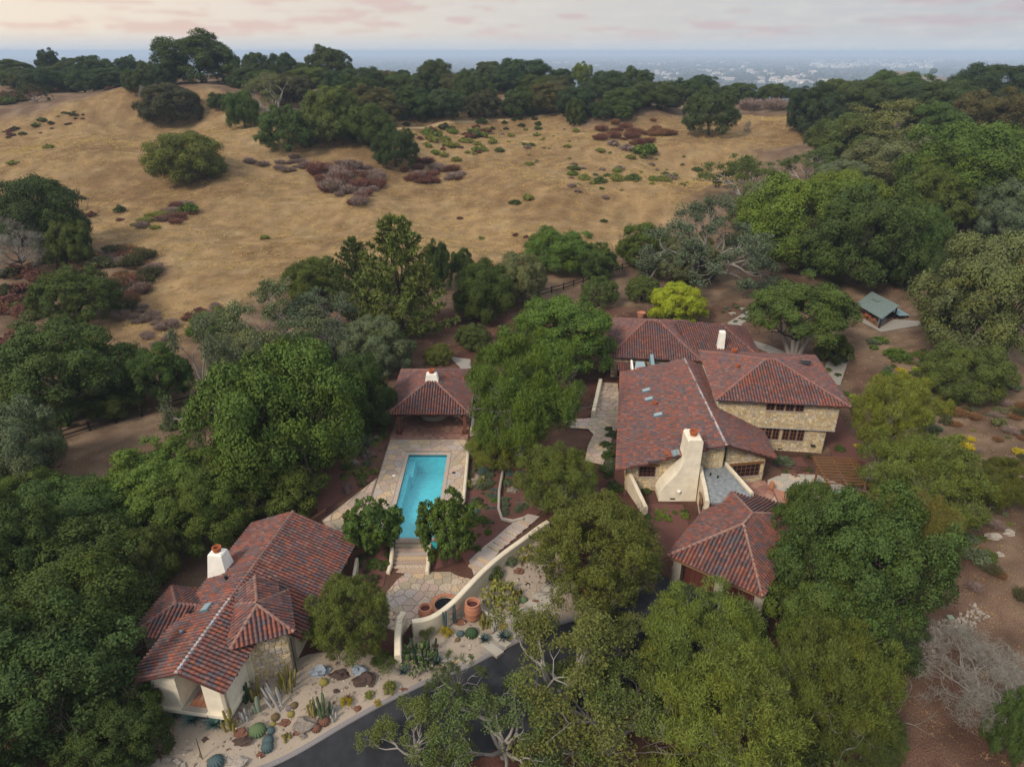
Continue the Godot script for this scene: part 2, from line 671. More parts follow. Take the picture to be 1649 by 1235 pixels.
# poly3: first edge is the eave, from left to right seen from outside
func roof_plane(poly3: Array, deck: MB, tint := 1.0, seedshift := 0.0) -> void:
	var e: Vector3 = (poly3[1] - poly3[0]).normalized()
	var far: Vector3 = poly3[poly3.size() - 1]
	for p in poly3:
		if (p - poly3[0]).cross(e).length() > (far - poly3[0]).cross(e).length(): far = p
	var nn := e.cross(far - poly3[0]).normalized()
	var s := nn.cross(e)
	deck.slab(poly3, nn, 0.14)
	var p2 := PackedVector2Array()
	var r := Rect2(Vector2.ZERO, Vector2.ZERO)
	for p in poly3:
		var q := Vector2((p - poly3[0]).dot(e), (p - poly3[0]).dot(s))
		p2.append(q)
		r = r.expand(q)
	var b := Basis(e * 1.06, nn * 1.35, -s * 1.0)
	var j := 0
	var v := r.position.y + 0.14
	while v < r.end.y:
		var i := 0
		var u := r.position.x + 0.15
		while u < r.end.x:
			if Geometry2D.is_point_in_polygon(Vector2(u, v), p2):
				var jit := Basis(Vector3.UP, rng.randf_range(-0.03, 0.03)) * Basis(Vector3.RIGHT, rng.randf_range(-0.02, 0.02))
				tile_xf.append(Transform3D(b * jit, poly3[0] + e * (u + rng.randf_range(-0.012, 0.012)) + s * v + nn * 0.07))
				var cl: float = wild.get_noise_2d(u * 9.0 + poly3[0].x * 7.0 + seedshift, v * 9.0 + poly3[0].z * 7.0)
				var pick := int(clampf((rng.randf() * 0.78 + cl * 0.5 + 0.10) * palette.size(), 0, palette.size() - 1))
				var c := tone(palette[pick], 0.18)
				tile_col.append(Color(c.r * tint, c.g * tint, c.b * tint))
			u += 0.33
			i += 1
		v += 0.365
		j += 1

func caps(a: Vector3, b: Vector3, c: Color) -> void:
	var d := (a - b).normalized()    # low end first: a low, b high
	var x := Vector3.UP.cross(d).normalized()
	var bs := Basis(x, d.cross(x), d)
	var k := int((b - a).length() / 0.4)
	for i in k + 1:
		cap_xf.append(Transform3D(bs * Basis(Vector3.UP, rng.randf_range(-0.05, 0.05)), a.lerp(b, (i + 0.5) / (k + 1)) + Vector3.UP * 0.06))
		cap_col.append(tone(c, 0.2))

# the largest tiles one by one, the rest together
func roof_done(roof: Node, single := 0, eye := Vector3.ZERO) -> void:
	if single > 0:
		var order := range(tile_xf.size())
		var dist := []
		for x in tile_xf: dist.append(x.origin.distance_squared_to(eye))
		order.sort_custom(func(p, q): return dist[p] < dist[q])
		var kits := []
		for c in palette:
			var m := mat("tile_clay", c, 0.75, M.tex_fine, 1.3)
			kits.append(m)
		var base := -gpos(roof)
		for i in mini(single, order.size()):
			var o := MeshInstance3D.new()
			o.name = "tile"
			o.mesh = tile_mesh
			o.transform = Transform3D(tile_xf[order[i]].basis, tile_xf[order[i]].origin + base)
			var c: Color = tile_col[order[i]]
			var best := 0
			for q in palette.size():
				if absf(palette[q].r - c.r) + absf(palette[q].b - c.b) * 2.0 < absf(palette[best].r - c.r) + absf(palette[best].b - c.b) * 2.0: best = q
			o.material_override = kits[best]
			roof.add_child(o, true)
		var nx := []
		var nc := []
		for i in range(single, order.size()):
			nx.append(tile_xf[order[i]]); nc.append(tile_col[order[i]])
		tile_xf = nx; tile_col = nc
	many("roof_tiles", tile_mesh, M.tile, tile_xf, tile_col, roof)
	many("ridge_tiles", cap_mesh, M.tile, cap_xf, cap_col, roof)
	tile_xf = []; tile_col = []; cap_xf = []; cap_col = []

# a hip roof: corners a b c d of the eaves (a to b the front, counter-clockwise seen from above), ridge points r1 (front or left) and r2
func hip(a: Vector3, b: Vector3, c: Vector3, d: Vector3, r1: Vector3, r2: Vector3, along_front: bool, deck: MB, capc := Color(0.30, 0.15, 0.12), tint := 1.0) -> void:
	if along_front:
		roof_plane([a, b, r2, r1], deck, tint); roof_plane([b, c, r2], deck, tint); roof_plane([c, d, r1, r2], deck, tint); roof_plane([d, a, r1], deck, tint)
		caps(a, r1, capc); caps(b, r2, capc); caps(c, r2, capc); caps(d, r1, capc)
	else:
		roof_plane([a, b, r1], deck, tint); roof_plane([b, c, r2, r1], deck, tint); roof_plane([c, d, r2], deck, tint); roof_plane([d, a, r1, r2], deck, tint)
		caps(a, r1, capc); caps(b, r1, capc); caps(c, r2, capc); caps(d, r2, capc)
	if r1.distance_to(r2) > 0.3: caps(r1, r2, capc)

# ---------------------------------------------------------------- walls
var buff := [Color(0.646, 0.506, 0.299), Color(0.700, 0.566, 0.353), Color(0.599, 0.459, 0.272), Color(0.660, 0.560, 0.413), Color(0.553, 0.439, 0.292), Color(0.727, 0.607, 0.406), Color(0.633, 0.486, 0.266), Color(0.579, 0.499, 0.400)]

# a wall seen from outside: o its lower left, u along it, shape in (along, up); stones are laid on its face, none in the openings (Rect2)
func stone_wall(called: String, parent: Node, o: Vector3, u: Vector3, shape: PackedVector2Array, openings: Array, th := 0.3, single := false) -> Node:
	u = u.normalized()
	var nn := u.cross(Vector3.UP)
	var p3 := []
	for p in shape: p3.append(o + u * p.x + Vector3.UP * p.y)
	var mb := MB.new()
	mb.slab(p3, nn, th)
	var w := put(called, mb, M.mortar, parent)
	var r := Rect2(shape[0], Vector2.ZERO)
	for p in shape: r = r.expand(p)
	var xf := []
	var cl := []
	var y := r.position.y
	var b := Basis(u, Vector3.UP, nn)
	while y < r.end.y:
		var hh := rng.randf_range(0.15, 0.31)
		var x := r.position.x - rng.randf() * 0.3
		while x < r.end.x:
			var ww := rng.randf_range(0.2, 0.56)
			var c := Vector2(x + ww * 0.5, y + hh * 0.5)
			var ok := Geometry2D.is_point_in_polygon(c, shape) and Geometry2D.is_point_in_polygon(c + Vector2(0, hh * 0.35), shape)
			for q in openings:
				if q.grow(0.02).intersects(Rect2(x + 0.06, y + 0.06, ww - 0.12, hh - 0.12)): ok = false
			if ok:
				c.x = clampf(c.x, r.position.x + ww * 0.5, r.end.x - ww * 0.5)
				var flip := Basis(nn, rng.randf_range(-0.09, 0.09) + (PI if rng.randf() < 0.5 else 0.0))
				xf.append(Transform3D(flip * b * Basis.from_scale(Vector3(ww * 0.98, hh * 1.02, rng.randf_range(0.05, 0.1))), o + u * c.x + Vector3.UP * c.y))
				cl.append(tone(buff[rng.randi() % buff.size()], 0.2))
			x += ww
		y += hh
	many("wall_stones", stone_mesh, M.stone, xf, cl, w)
	return w

func plain_wall(called: String, parent: Node, o: Vector3, u: Vector3, shape: PackedVector2Array, m: Material, th := 0.3) -> MeshInstance3D:
	u = u.normalized()
	var p3 := []
	for p in shape: p3.append(o + u * p.x + Vector3.UP * p.y)
	var mb := MB.new()
	mb.slab(p3, u.cross(Vector3.UP), th)
	return put(called, mb, m, parent)

# a window on a wall face: o its lower left on the face, u along the wall
func window(parent: Node, o: Vector3, u: Vector3, w: float, h: float, cols: int, rows: int, m: Material, lintel := 0.0, called := "window") -> void:
	u = u.normalized()
	var nn := u.cross(Vector3.UP)
	var up := Vector3.UP
	var f := MB.new()
	var t := 0.09
	f.box(o + nn * 0.012, u * t, up * h, nn * 0.07)
	f.box(o + u * (w - t) + nn * 0.012, u * t, up * h, nn * 0.07)
	f.box(o + u * t + nn * 0.012, u * (w - 2 * t), up * t, nn * 0.066)
	f.box(o + u * t + up * (h - t) + nn * 0.012, u * (w - 2 * t), up * t, nn * 0.066)
	for i in range(1, cols):
		f.box(o + u * (w * i / cols - 0.035) + up * t + nn * 0.012, u * 0.07, up * (h - 2 * t), nn * 0.055)
	for j in range(1, rows):
		f.box(o + u * t + up * (h * j / rows - 0.02) + nn * 0.014, u * (w - 2 * t), up * 0.04, nn * 0.045)
	var win := put(called, f, m, parent)
	for i in cols:
		for j in rows:
			var g := MB.new()
			var a := o + u * (w * i / cols + 0.02) + up * (h * j / rows + 0.02) + nn * 0.02
			g.quad(a, a + u * (w / cols - 0.04), a + u * (w / cols - 0.04) + up * (h / rows - 0.04), a + up * (h / rows - 0.04))
			put("pane", g, M.glass, win)
	var sl := MB.new()
	sl.box(o - u * 0.06 - up * 0.09 + nn * 0.01, u * (w + 0.12), up * 0.085, nn * 0.16)
	put("sill", sl, M.pale_stone, win)
	if lintel > 0:
		var li := MB.new()
		li.box(o - u * 0.35 + up * (h + 0.01) + nn * 0.01, u * (w + 0.7), up * lintel, nn * 0.15)
		put("lintel", li, M.timber, win)

func pot(parent: Node, at: Vector3, r: float, h: float, m: Material, called := "chimney_pot") -> void:
	var mb := MB.new()
	mb.lathe(at, [Vector2(r * 0.85, 0), Vector2(r * 0.9, h * 0.55), Vector2(r * 1.12, h * 0.7), Vector2(r * 1.12, h), Vector2(r * 0.8, h), Vector2(r * 0.7, h * 0.4), Vector2(0.0, h * 0.35)], 14)
	put(called, mb, m, parent)

# ---------------------------------------------------------------- plants
func rdir() -> Vector3:
	var y := rng.randf_range(-1, 1)
	var a := rng.randf() * TAU
	var r := sqrt(1.0 - y * y)
	return Vector3(cos(a) * r, y, sin(a) * r)

# a crown 5 m in radius and 4 m in half height, made of clumps of leaves
func crown(sd: int, clumps: int, leaves: int, len: float, wid: float, cr: float, rough := 0.16, low := -0.45, droop := 0.0, up := 0.35, spread := 0.25) -> ArrayMesh:
	rng.seed = sd
	var nz := FastNoiseLite.new()
	nz.seed = sd
	nz.frequency = 0.9
	var at := []
	var rad := []
	var tn := []
	for i in clumps:
		var y := 1.0 - (1.0 - low) * (i + 0.5) / clumps
		var a := i * 2.39996 + rng.randf_range(-0.35, 0.35)
		var r := sqrt(maxf(0.0, 1.0 - y * y))
		var d := Vector3(cos(a) * r, y + rng.randf_range(-0.1, 0.1), sin(a) * r)
		var k := 0.80 + rough * 1.4 * nz.get_noise_3dv(d * 1.6) + rng.randf_range(-rough, rough) * 0.5
		if i % 5 == 4: k *= 0.62
		elif rng.randf() < 0.12: k *= 1.13
		elif rng.randf() < 0.1: k *= 0.72
		at.append(Vector3(d.x * 5.0, d.y * 4.0, d.z * 5.0) * k)
		rad.append(cr * rng.randf_range(0.65, 1.3))
		tn.append(Color(1, 1, 1).lerp(Color(1.5, 1.34, 0.8), pow(rng.randf(), 1.5)) * rng.randf_range(0.68, 1.12))
	var lv := Leaves.new()
	var w := []
	var tot := 0.0
	for x in rad:
		tot += x * x
		w.append(tot)
	# sprays: small clusters on the outside of each clump
	var sa := []
	var sd2 := []
	var st := []
	for i in leaves / 26:
		var q := mini(w.bsearch(rng.randf() * tot), clumps - 1)
		var c: Vector3 = at[q]
		var d := (rdir() + c.normalized() * 0.6 + Vector3.UP * up).normalized()
		sa.append(c + Vector3(d.x, d.y * 0.82, d.z) * rad[q] * rng.randf_range(0.55, 1.05))
		sd2.append(d)
		st.append(tn[q] * rng.randf_range(0.64, 1.34))
	for i in leaves:
		var q := i % sa.size()
		var d: Vector3 = (sd2[q] * 0.5 + rdir()).normalized()
		var p: Vector3 = sa[q] + d * cr * 0.42 * sqrt(rng.randf())
		var nn: Vector3 = (d * 0.6 + sd2[q] * 0.5 + rdir() * 0.6).normalized()
		var tt := nn.cross(rdir()).normalized()
		if droop != 0.0:
			tt = (tt + Vector3(0, droop, 0) + d * 0.4).normalized()
			nn = (nn - tt * nn.dot(tt)).normalized()
		var cl: Color = st[q]
		var k := rng.randf_range(1.0 - spread, 1.0 + spread)
		lv.leaf(p, nn, tt, len * rng.randf_range(0.7, 1.3), wid * rng.randf_range(0.7, 1.3), Color(cl.r * k * rng.randf_range(0.9, 1.15), cl.g * k, cl.b * k))
	return lv.mesh()

# limbs from the foot of the crown outwards; 5 m, 4 m like the crown, y 0 at its centre
func limbs(sd: int, n1: int, depth: int, thick: float, reach: float, from_y: float, kink := 0.35) -> Array:
	rng.seed = sd
	var mb := MB.new()
	var tips := []
	var todo := []
	for i in n1:
		var a := TAU * i / n1 + rng.randf_range(-0.4, 0.4)
		var el := rng.randf_range(0.25, 1.1)
		todo.append([Vector3(0, from_y, 0), Vector3(cos(a) * cos(el), sin(el), sin(a) * cos(el)), thick, reach, depth])
	while todo.size() > 0:
		var q: Array = todo.pop_back()
		var p: Vector3 = q[0]
		var d: Vector3 = q[1]
		var pts := [p]
		var rr := [q[2]]
		for s in 3:
			d = (d + rdir() * kink + Vector3.UP * 0.05).normalized()
			p += d * (q[3] / 3.0)
			pts.append(p)
			rr.append(q[2] * (1.0 - 0.18 * (s + 1)))
		mb.tube(pts, rr, 5 if q[4] > 1 else 3, false)
		if q[4] > 0:
			for k in (3 if rng.randf() < 0.55 else 2):
				todo.append([p, (d + rdir() * 0.75).normalized(), q[2] * 0.52, q[3] * rng.randf_range(0.55, 0.8), q[4] - 1])
		else:
			tips.append(p)
	return [mb.mesh(), tips]

func sparse_crown(sd: int, tips: Array, each: int, len: float, wid: float, cr: float, keep: float) -> ArrayMesh:
	rng.seed = sd
	var lv := Leaves.new()
	for c in tips:
		if rng.randf() > keep: continue
		var k0 := rng.randf_range(0.75, 1.2)
		var rr := cr * rng.randf_range(0.6, 1.35)
		for i in each:
			var d := rdir()
			var p: Vector3 = c + Vector3(d.x, d.y * 0.6, d.z) * rr * sqrt(rng.randf())
			var nn := (Vector3.UP * 0.6 + rdir()).normalized()
			var t := nn.cross(rdir()).normalized()
			var k := k0 * rng.randf_range(0.72, 1.28)
			lv.leaf(p, nn, t, len * rng.randf_range(0.7, 1.3), wid, Color(k * rng.randf_range(0.9, 1.2), k, k * rng.randf_range(0.8, 1.1)))
	return lv.mesh()

func pine_crown(sd: int) -> ArrayMesh:
	rng.seed = sd
	var lv := Leaves.new()
	var y := -4.0
	while y < 4.0:
		var f := (y + 4.0) / 8.0
		var br := int(lerpf(8, 4, f))
		for i in br:
			var a := TAU * i / br + rng.randf_range(-0.5, 0.5) + y
			var l := lerpf(5.0, 0.9, pow(f, 2.1)) * rng.randf_range(0.7, 1.1)
			var s := 0.3
			var k0 := rng.randf_range(0.7, 1.25)
			while s < 1.0:
				var c := Vector3(cos(a) * l * s, y + l * (0.28 * s * s - 0.06), sin(a) * l * s)
				var sz := lerpf(0.85, 0.5, s) * lerpf(1.0, 0.75, f)
				for q in 22:
					var d := (rdir() + Vector3.UP * 0.35 + Vector3(cos(a), 0, sin(a)) * 0.35).normalized()
					var nn := d.cross(rdir()).normalized()
					var k := k0 * rng.randf_range(0.7, 1.3)
					lv.leaf(c + d * sz * rng.randf_range(0.3, 0.8) * Vector3(1, 0.6, 1), nn, d, 0.55, 0.13, Color(k * rng.randf_range(0.95, 1.3), k, k * 0.9))
				s += 0.16
		y += rng.randf_range(0.42, 0.62)
	return lv.mesh()

func trunk_mesh(sd: int, fork: int, stems := 1) -> ArrayMesh:     # 1 high to the crown's centre, radius about 0.06
	rng.seed = sd
	var mb := MB.new()
	for s in stems:
		var o := Vector3(rng.randf_range(-0.1, 0.1), 0, rng.randf_range(-0.1, 0.1)) * (1.0 if stems > 1 else 0.0)
		var lean := Vector3(rng.randf_range(-0.1, 0.1), 0, rng.randf_range(-0.1, 0.1)) + o * 2.2
		mb.tube([o + Vector3(0, -0.1, 0), o + Vector3(0, 0.03, 0), o + lean * 0.4 + Vector3(0, 0.25, 0), o + lean + Vector3(0, 0.55, 0)], [0.095, 0.075, 0.055, 0.045], 8)
		for i in fork:
			var a := TAU * i / fork + rng.randf_range(-0.4, 0.4)
			var p := o + lean + Vector3(0, 0.5, 0)
			var d := Vector3(cos(a), rng.randf_range(0.8, 1.5), sin(a)) * 0.28
			mb.tube([p, p + d * 0.5 + rdir() * 0.04, p + d * 1.1 + rdir() * 0.07, p + d * 1.7], [0.042, 0.034, 0.024, 0.01], 6, false)
	return mb.mesh()

func shrub_mesh(sd: int, leaves: int, len: float, wid: float, up: float, lobes := 9) -> ArrayMesh:   # radius 1, sits on y 0, 1 high
	rng.seed = sd
	var lv := Leaves.new()
	var at := []
	var rr := []
	var tn := []
	for i in lobes:
		var a := rng.randf() * TAU
		var r := sqrt(rng.randf()) * 0.68
		at.append(Vector3(cos(a) * r, 0.28 + (0.68 - r) * rng.randf_range(0.3, 0.75), sin(a) * r))
		rr.append(rng.randf_range(0.24, 0.42))
		tn.append(rng.randf_range(0.72, 1.2))
	for i in leaves:
		var q := rng.randi() % lobes
		var d := (rdir() + Vector3.UP * up).normalized()
		var p: Vector3 = at[q] + d * rr[q] * (0.4 + 0.65 * sqrt(rng.randf()))
		p.y = maxf(p.y, 0.02)
		var nn := (d + rdir() * 0.8).normalized()
		var t := (nn.cross(rdir()) + d * 0.5 + Vector3.UP * up * 0.4).normalized()
		nn = (nn - t * nn.dot(t)).normalized()
		var k: float = tn[q] * rng.randf_range(0.7, 1.3)
		lv.leaf(p, nn, t, len * rng.randf_range(0.7, 1.3), wid, Color(k * rng.randf_range(0.92, 1.12), k, k))
	return lv.mesh()

func twig_mesh(sd: int, stems: int) -> ArrayMesh:      # thin upright stems from one foot; radius 1, 1 high
	rng.seed = sd
	var lv := Leaves.new()
	for i in stems:
		var a := rng.randf() * TAU
		var r := sqrt(rng.randf()) * 0.6
		var o := Vector3(cos(a) * r, 0, sin(a) * r)
		var d := (Vector3(cos(a) * r * 0.9, 1.0, sin(a) * r * 0.9) + rdir() * 0.3).normalized()
		var l := rng.randf_range(0.6, 1.05) * (1.0 - r * 0.35)
		var k0 := rng.randf_range(0.7, 1.3)
		lv.leaf(o + d * l * 0.5, d.cross(rdir()).normalized(), d, l, 0.03, Color(k0, k0, k0))
		for q in 5:
			var e := (d + rdir() * 0.8).normalized()
			var k := k0 * rng.randf_range(0.75, 1.25)
			var s := rng.randf_range(0.2, 0.4)
			lv.leaf(o + d * l * rng.randf_range(0.45, 1.0) + e * s * 0.4, e.cross(rdir()).normalized(), e, s, 0.035, Color(k, k * 0.97, k * 0.97))
	return lv.mesh()

func make_protos() -> void:
	P.oak = [crown(11, 84, 80000, 0.195, 0.112, 1.05, 0.18, -0.75), crown(12, 66, 78000, 0.2, 0.115, 1.25, 0.24, -0.7), crown(13, 100, 80000, 0.19, 0.11, 0.95, 0.28, -0.75)]
	P.fine = [crown(21, 105, 76000, 0.29, 0.05, 0.95, 0.2, -0.6, 0.75, 0.45, 0.3), crown(22, 88, 74000, 0.3, 0.05, 1.1, 0.28, -0.6, 0.85, 0.5, 0.3)]
	P.olive = [crown(31, 130, 72000, 0.21, 0.064, 0.85, 0.12, -0.75, 0.4, 0.3, 0.3)]
	P.magnolia = [crown(41, 60, 19000, 0.42, 0.21, 1.1, 0.18, -0.7, 0.0, 0.3, 0.3)]
	P.umbrella = [crown(14, 56, 56000, 0.2, 0.115, 1.0, 0.2, -0.12)]
	P.round = [crown(51, 120, 56000, 0.2, 0.1, 0.9, 0.1, -0.7)]
	P.limbs_sparse = []
	P.sparse = []
	for i in 3:
		var l := limbs(61 + i, 6, 4, 0.26, 2.9, -3.6)
		P.limbs_sparse.append(l[0])
		P.sparse.append(sparse_crown(71 + i, l[1], 74, 0.24, 0.12, 0.78, 0.86))
	P.limbs_oak = [limbs(64, 7, 4, 0.17, 2.75, -3.0, 0.3)[0], limbs(65, 8, 4, 0.16, 2.85, -3.0, 0.35)[0]]
	P.pine = [pine_crown(81), pine_crown(82)]
	P.trunk = [trunk_mesh(91, 5), trunk_mesh(92, 4), trunk_mesh(93, 3, 4)]
	P.bare = [limbs(95, 10, 6, 0.15, 2.1, -3.4, 0.42)[0], limbs(96, 9, 6, 0.14, 2.1, -3.4, 0.5)[0]]
	P.twigs = []
	for i in 2:
		P.twigs.append(sparse_crown(97 + i, limbs(95 + i, 10 - i, 6, 0.15 - 0.01 * i, 2.1, -3.4, 0.42 + 0.08 * i)[1], 4, 1.0, 0.02, 0.6, 0.8))
	P.shrub = [shrub_mesh(101, 1500, 0.17, 0.085, 0.4), shrub_mesh(102, 1300, 0.18, 0.09, 0.3, 12)]
	P.spiky = [shrub_mesh(103, 1100, 0.34, 0.035, 0.9, 7)]
	P.twiggy = [twig_mesh(104, 260), twig_mesh(107, 230)]
	var st := Leaves.new()
	rng.seed = 105
	for i in 9:
		var d := (rdir() + Vector3.UP * 1.6).normalized()
		var nn := d.cross(rdir()).normalized()
		st.leaf(d * 0.25 + Vector3(d.x, 0, d.z) * 0.3, nn, d, 0.55, 0.05, Color.WHITE * rng.randf_range(0.75, 1.2))
	P.tuft = [st.mesh()]
	var bl := MB.new()
	rng.seed = 106
	bl.lathe(Vector3.ZERO, [Vector2(0.3, 0), Vector2(0.95, 0.3), Vector2(1.0, 0.6), Vector2(0.7, 0.95), Vector2(0.0, 1.05)], 7)
	P.blob = [bl.mesh()]
	rng.seed = 4

# trees of one kind differ a little in their green
func leaf_variant(tint: String) -> StandardMaterial3D:
	var key := "leaf_%s_%d" % [tint, turn_no % 5]
	if not M.has(key):
		var s: StandardMaterial3D = M["leaf_" + tint]
		var m: StandardMaterial3D = s.duplicate()
		var k: Array = [[1.0, 1.0, 1.0], [1.16, 1.1, 0.95], [0.84, 0.86, 0.95], [1.2, 1.04, 0.85], [0.9, 0.98, 1.05]][turn_no % 5]
		var c := s.albedo_color.srgb_to_linear()
		m.albedo_color = Color(c.r * k[0], c.g * k[1], c.b * k[2]).linear_to_srgb()
		m.resource_name = key
		M[key] = m
	return M[key]

# one tree: base at x, z; crown radius r, half height v, its centre k half heights above the ground
func tree(kind: String, x: float, z: float, r: float, v: float, k: float, tint: String, label: String, group := "") -> void:
	turn_no += 1
	var names := {"oak": "oak_tree", "fine": "pepper_tree", "olive": "olive_tree", "magnolia": "magnolia_tree", "round": "round_tree", "sparse": "gnarled_oak_tree", "pine": "pine_tree", "bare": "bare_tree"}
	var root := thing(names[kind], label, "tree", Vector3(x, land(x, z), z), group)
	var yaw := turn_no * 2.4
	var ch := v * k
	var i := turn_no % 3
	var b := Basis(Vector3.UP, yaw)
	var sc := Vector3(r / 5.0, v / 4.0, r / 5.0)
	var grow := Transform3D(Basis.from_scale(sc) * b, Vector3(0, ch, 0))
	var t := MeshInstance3D.new()
	t.name = "trunk"
	t.mesh = P.trunk[2 if tint == "multi" else i % 2]
	t.material_override = M.bark_pale if kind == "sparse" or tint == "multi" else M.bark
	var tr := clampf(r * 0.8, 1.2, 7.0)
	if kind == "pine": tr *= 0.6
	t.transform = Transform3D(Basis.from_scale(Vector3(tr, ch * (1.5 if kind == "pine" else 1.0), tr)) * b, Vector3.ZERO)
	if kind == "bare":
		t.material_override = M.bark_grey
		t.transform = Transform3D(Basis.from_scale(Vector3(tr * 0.6, maxf(ch - v * 0.85, 0.3) * 1.8, tr * 0.6)), Vector3.ZERO)
	root.add_child(t)
	if kind == "sparse" or kind == "bare":
		var lb := MeshInstance3D.new()
		lb.name = "branches"
		lb.mesh = P.limbs_sparse[i] if kind == "sparse" else P.bare[i % 2]
		lb.material_override = M.bark_pale if kind == "sparse" else M.bark_grey
		lb.transform = grow
		root.add_child(lb)
		if kind == "bare":
			var tw := MeshInstance3D.new()
			tw.name = "twigs"
			tw.mesh = P.twigs[i % 2]
			tw.material_override = M.leaf_twig
			tw.transform = grow
			root.add_child(tw)
			return
	var c := MeshInstance3D.new()
	c.name = "crown"
	var set: Array = P.umbrella if tint == "multi" else P[kind]
	c.mesh = set[i % set.size()]
	c.material_override = leaf_variant(tint)
	c.transform = grow
	root.add_child(c)
	if kind in ["oak", "fine", "olive"] and z > -135.0 and r > 2.5:
		var lb := MeshInstance3D.new()
		lb.name = "branches"
		lb.mesh = P.limbs_oak[i % 2]
		lb.material_override = M.bark if kind != "fine" else M.bark_grey
		lb.transform = grow
		root.add_child(lb)

func shrub(kind: String, called: String, x: float, z: float, r: float, h: float, tint: String, label: String, category := "shrub", group := "", lift := 0.0) -> void:
	var set: Array = P[kind]
	turn_no += 1
	var o := MeshInstance3D.new()
	o.mesh = set[turn_no % set.size()]
	o.material_override = M["leaf_" + tint]
	o.name = numbered(called)
	o.transform = Transform3D(Basis.from_scale(Vector3(r, h, r)) * Basis(Vector3.UP, turn_no * 1.7), Vector3(x, land(x, z) + lift - 0.05, z))
	add_child(o)
	meta(o, label, category, group)

func agave(x: float, z: float, r: float, col: Material, label: String, called := "agave", count := 34, flat := 0.75, group := "") -> void:
	var mb := MB.new()
	var y := land(x, z)
	for i in count:
		var a := i * 2.39996
		var el := lerpf(0.12, 1.35, pow(float(i) / count, 0.8)) * flat + 0.1
		var d := Vector3(cos(a) * cos(el), sin(el), sin(a) * cos(el))
		var l := r * rng.randf_range(0.85, 1.1)
		var s := d.cross(Vector3.UP).normalized()
		var up := s.cross(d)
		var w := r * 0.075
		var o := Vector3(x, y + 0.08, z) + d * r * 0.08
		var m := o + d * l * 0.45 + Vector3.UP * l * 0.04
		var e := o + d * l - Vector3.UP * l * 0.04
		mb.quad(o - s * w, o + s * w, m + s * w - up * 0.0, m - up * w * 0.5)
		mb.quad(o - s * w, m - up * w * 0.5, m + s * w, m - s * w)
		mb.tri(m + s * w, e, m - up * w * 0.5)
		mb.tri(m - s * w, m - up * w * 0.5, e)
	solo(called, mb, col, label, "agave", group)

func barrel(x: float, z: float, r: float, m: Material, label: String, called := "barrel_cactus", squash := 0.85, ribs := 14) -> void:
	var mb := MB.new()
	var y := land(x, z) - r * 0.25
	var k := ribs * 2
	var rings := 8
	for i in rings:
		for j in k:
			var p := []
			var q := []
			for w in [[i, j], [i, j + 1], [i + 1, j + 1], [i + 1, j]]:
				var t: float = PI * (0.5 - 0.97 * w[0] / rings * 0.5) if false else lerpf(-0.6, PI * 0.5, float(w[0]) / rings)
				var rr: float = r * (1.0 if w[1] % 2 == 0 else 0.86)
				var a: float = TAU * w[1] / k
				var d := Vector3(cos(a) * cos(t), sin(t), -sin(a) * cos(t))
				p.append(Vector3(x, y + r * squash * 0.6, z) + Vector3(d.x * rr, d.y * r * squash, d.z * rr))
				q.append(d)
			mb.quad(p[0], p[1], p[2], p[3])
	solo(called, mb, m, label, "cactus")

# upright ribbed stems out of one foot
func columns(x: float, z: float, n: int, h: float, r: float, spread: float, m: Material, label: String, lean := Vector3.ZERO, called := "column_cactus") -> void:
	var y := land(x, z)
	var root := thing(called, label, "cactus", Vector3(x, y, z))
	for i in n:
		var a := i * 2.4 + x
		var o := Vector3(x + cos(a) * spread * sqrt(float(i) / maxi(n, 1)), y - 0.1, z + sin(a) * spread * sqrt(float(i) / maxi(n, 1)))
		var hh := h * rng.randf_range(0.4, 1.0) if i > 0 else h
		var ln := lean + Vector3(cos(a), 0, sin(a)) * spread * 0.25
		var mb := MB.new()
		var pts := [o, o + ln * hh * 0.25 + Vector3.UP * hh * 0.35, o + ln * hh * 0.65 + Vector3.UP * hh * 0.75, o + ln * hh * 0.85 + Vector3.UP * hh * 0.95, o + ln * hh * 0.88 + Vector3.UP * hh]
		mb.tube(pts, [r * 0.6, r * 0.78, r * 0.75, r * 0.55, r * 0.15], 7)
		put("stem", mb, m, root)

func prickly(x: float, z: float, r: float, h: float, m: Material, label: String, n := 90) -> void:
	var y := land(x, z)
	var lv := MB.new()
	for i in n:
		var a := rng.randf() * TAU
		var q := sqrt(rng.randf())
		var o := Vector3(x + cos(a) * q * r, y + rng.randf_range(0.1, 1.0) * h * (1.0 - q * 0.5), z + sin(a) * q * r)
		var up := (Vector3.UP + rdir() * 0.5).normalized()
		var s := up.cross(rdir()).normalized()
		var f := s.cross(up)
		var l := rng.randf_range(0.26, 0.42)
		var ring := []
		for k in 8:
			var t := TAU * k / 8
			ring.append(o + up * (sin(t) * l * 0.55) + s * cos(t) * l * 0.36)
		var kk := rng.randf_range(0.7, 1.25)
		lv.col = Color(kk * rng.randf_range(0.9, 1.25), kk, kk * 0.8)
		for k in 8:
			lv.tri(o + f * 0.04, ring[k], ring[(k + 1) % 8])
			lv.tri(o - f * 0.04, ring[(k + 1) % 8], ring[k])
	solo("prickly_pear", lv, m, label, "cactus")

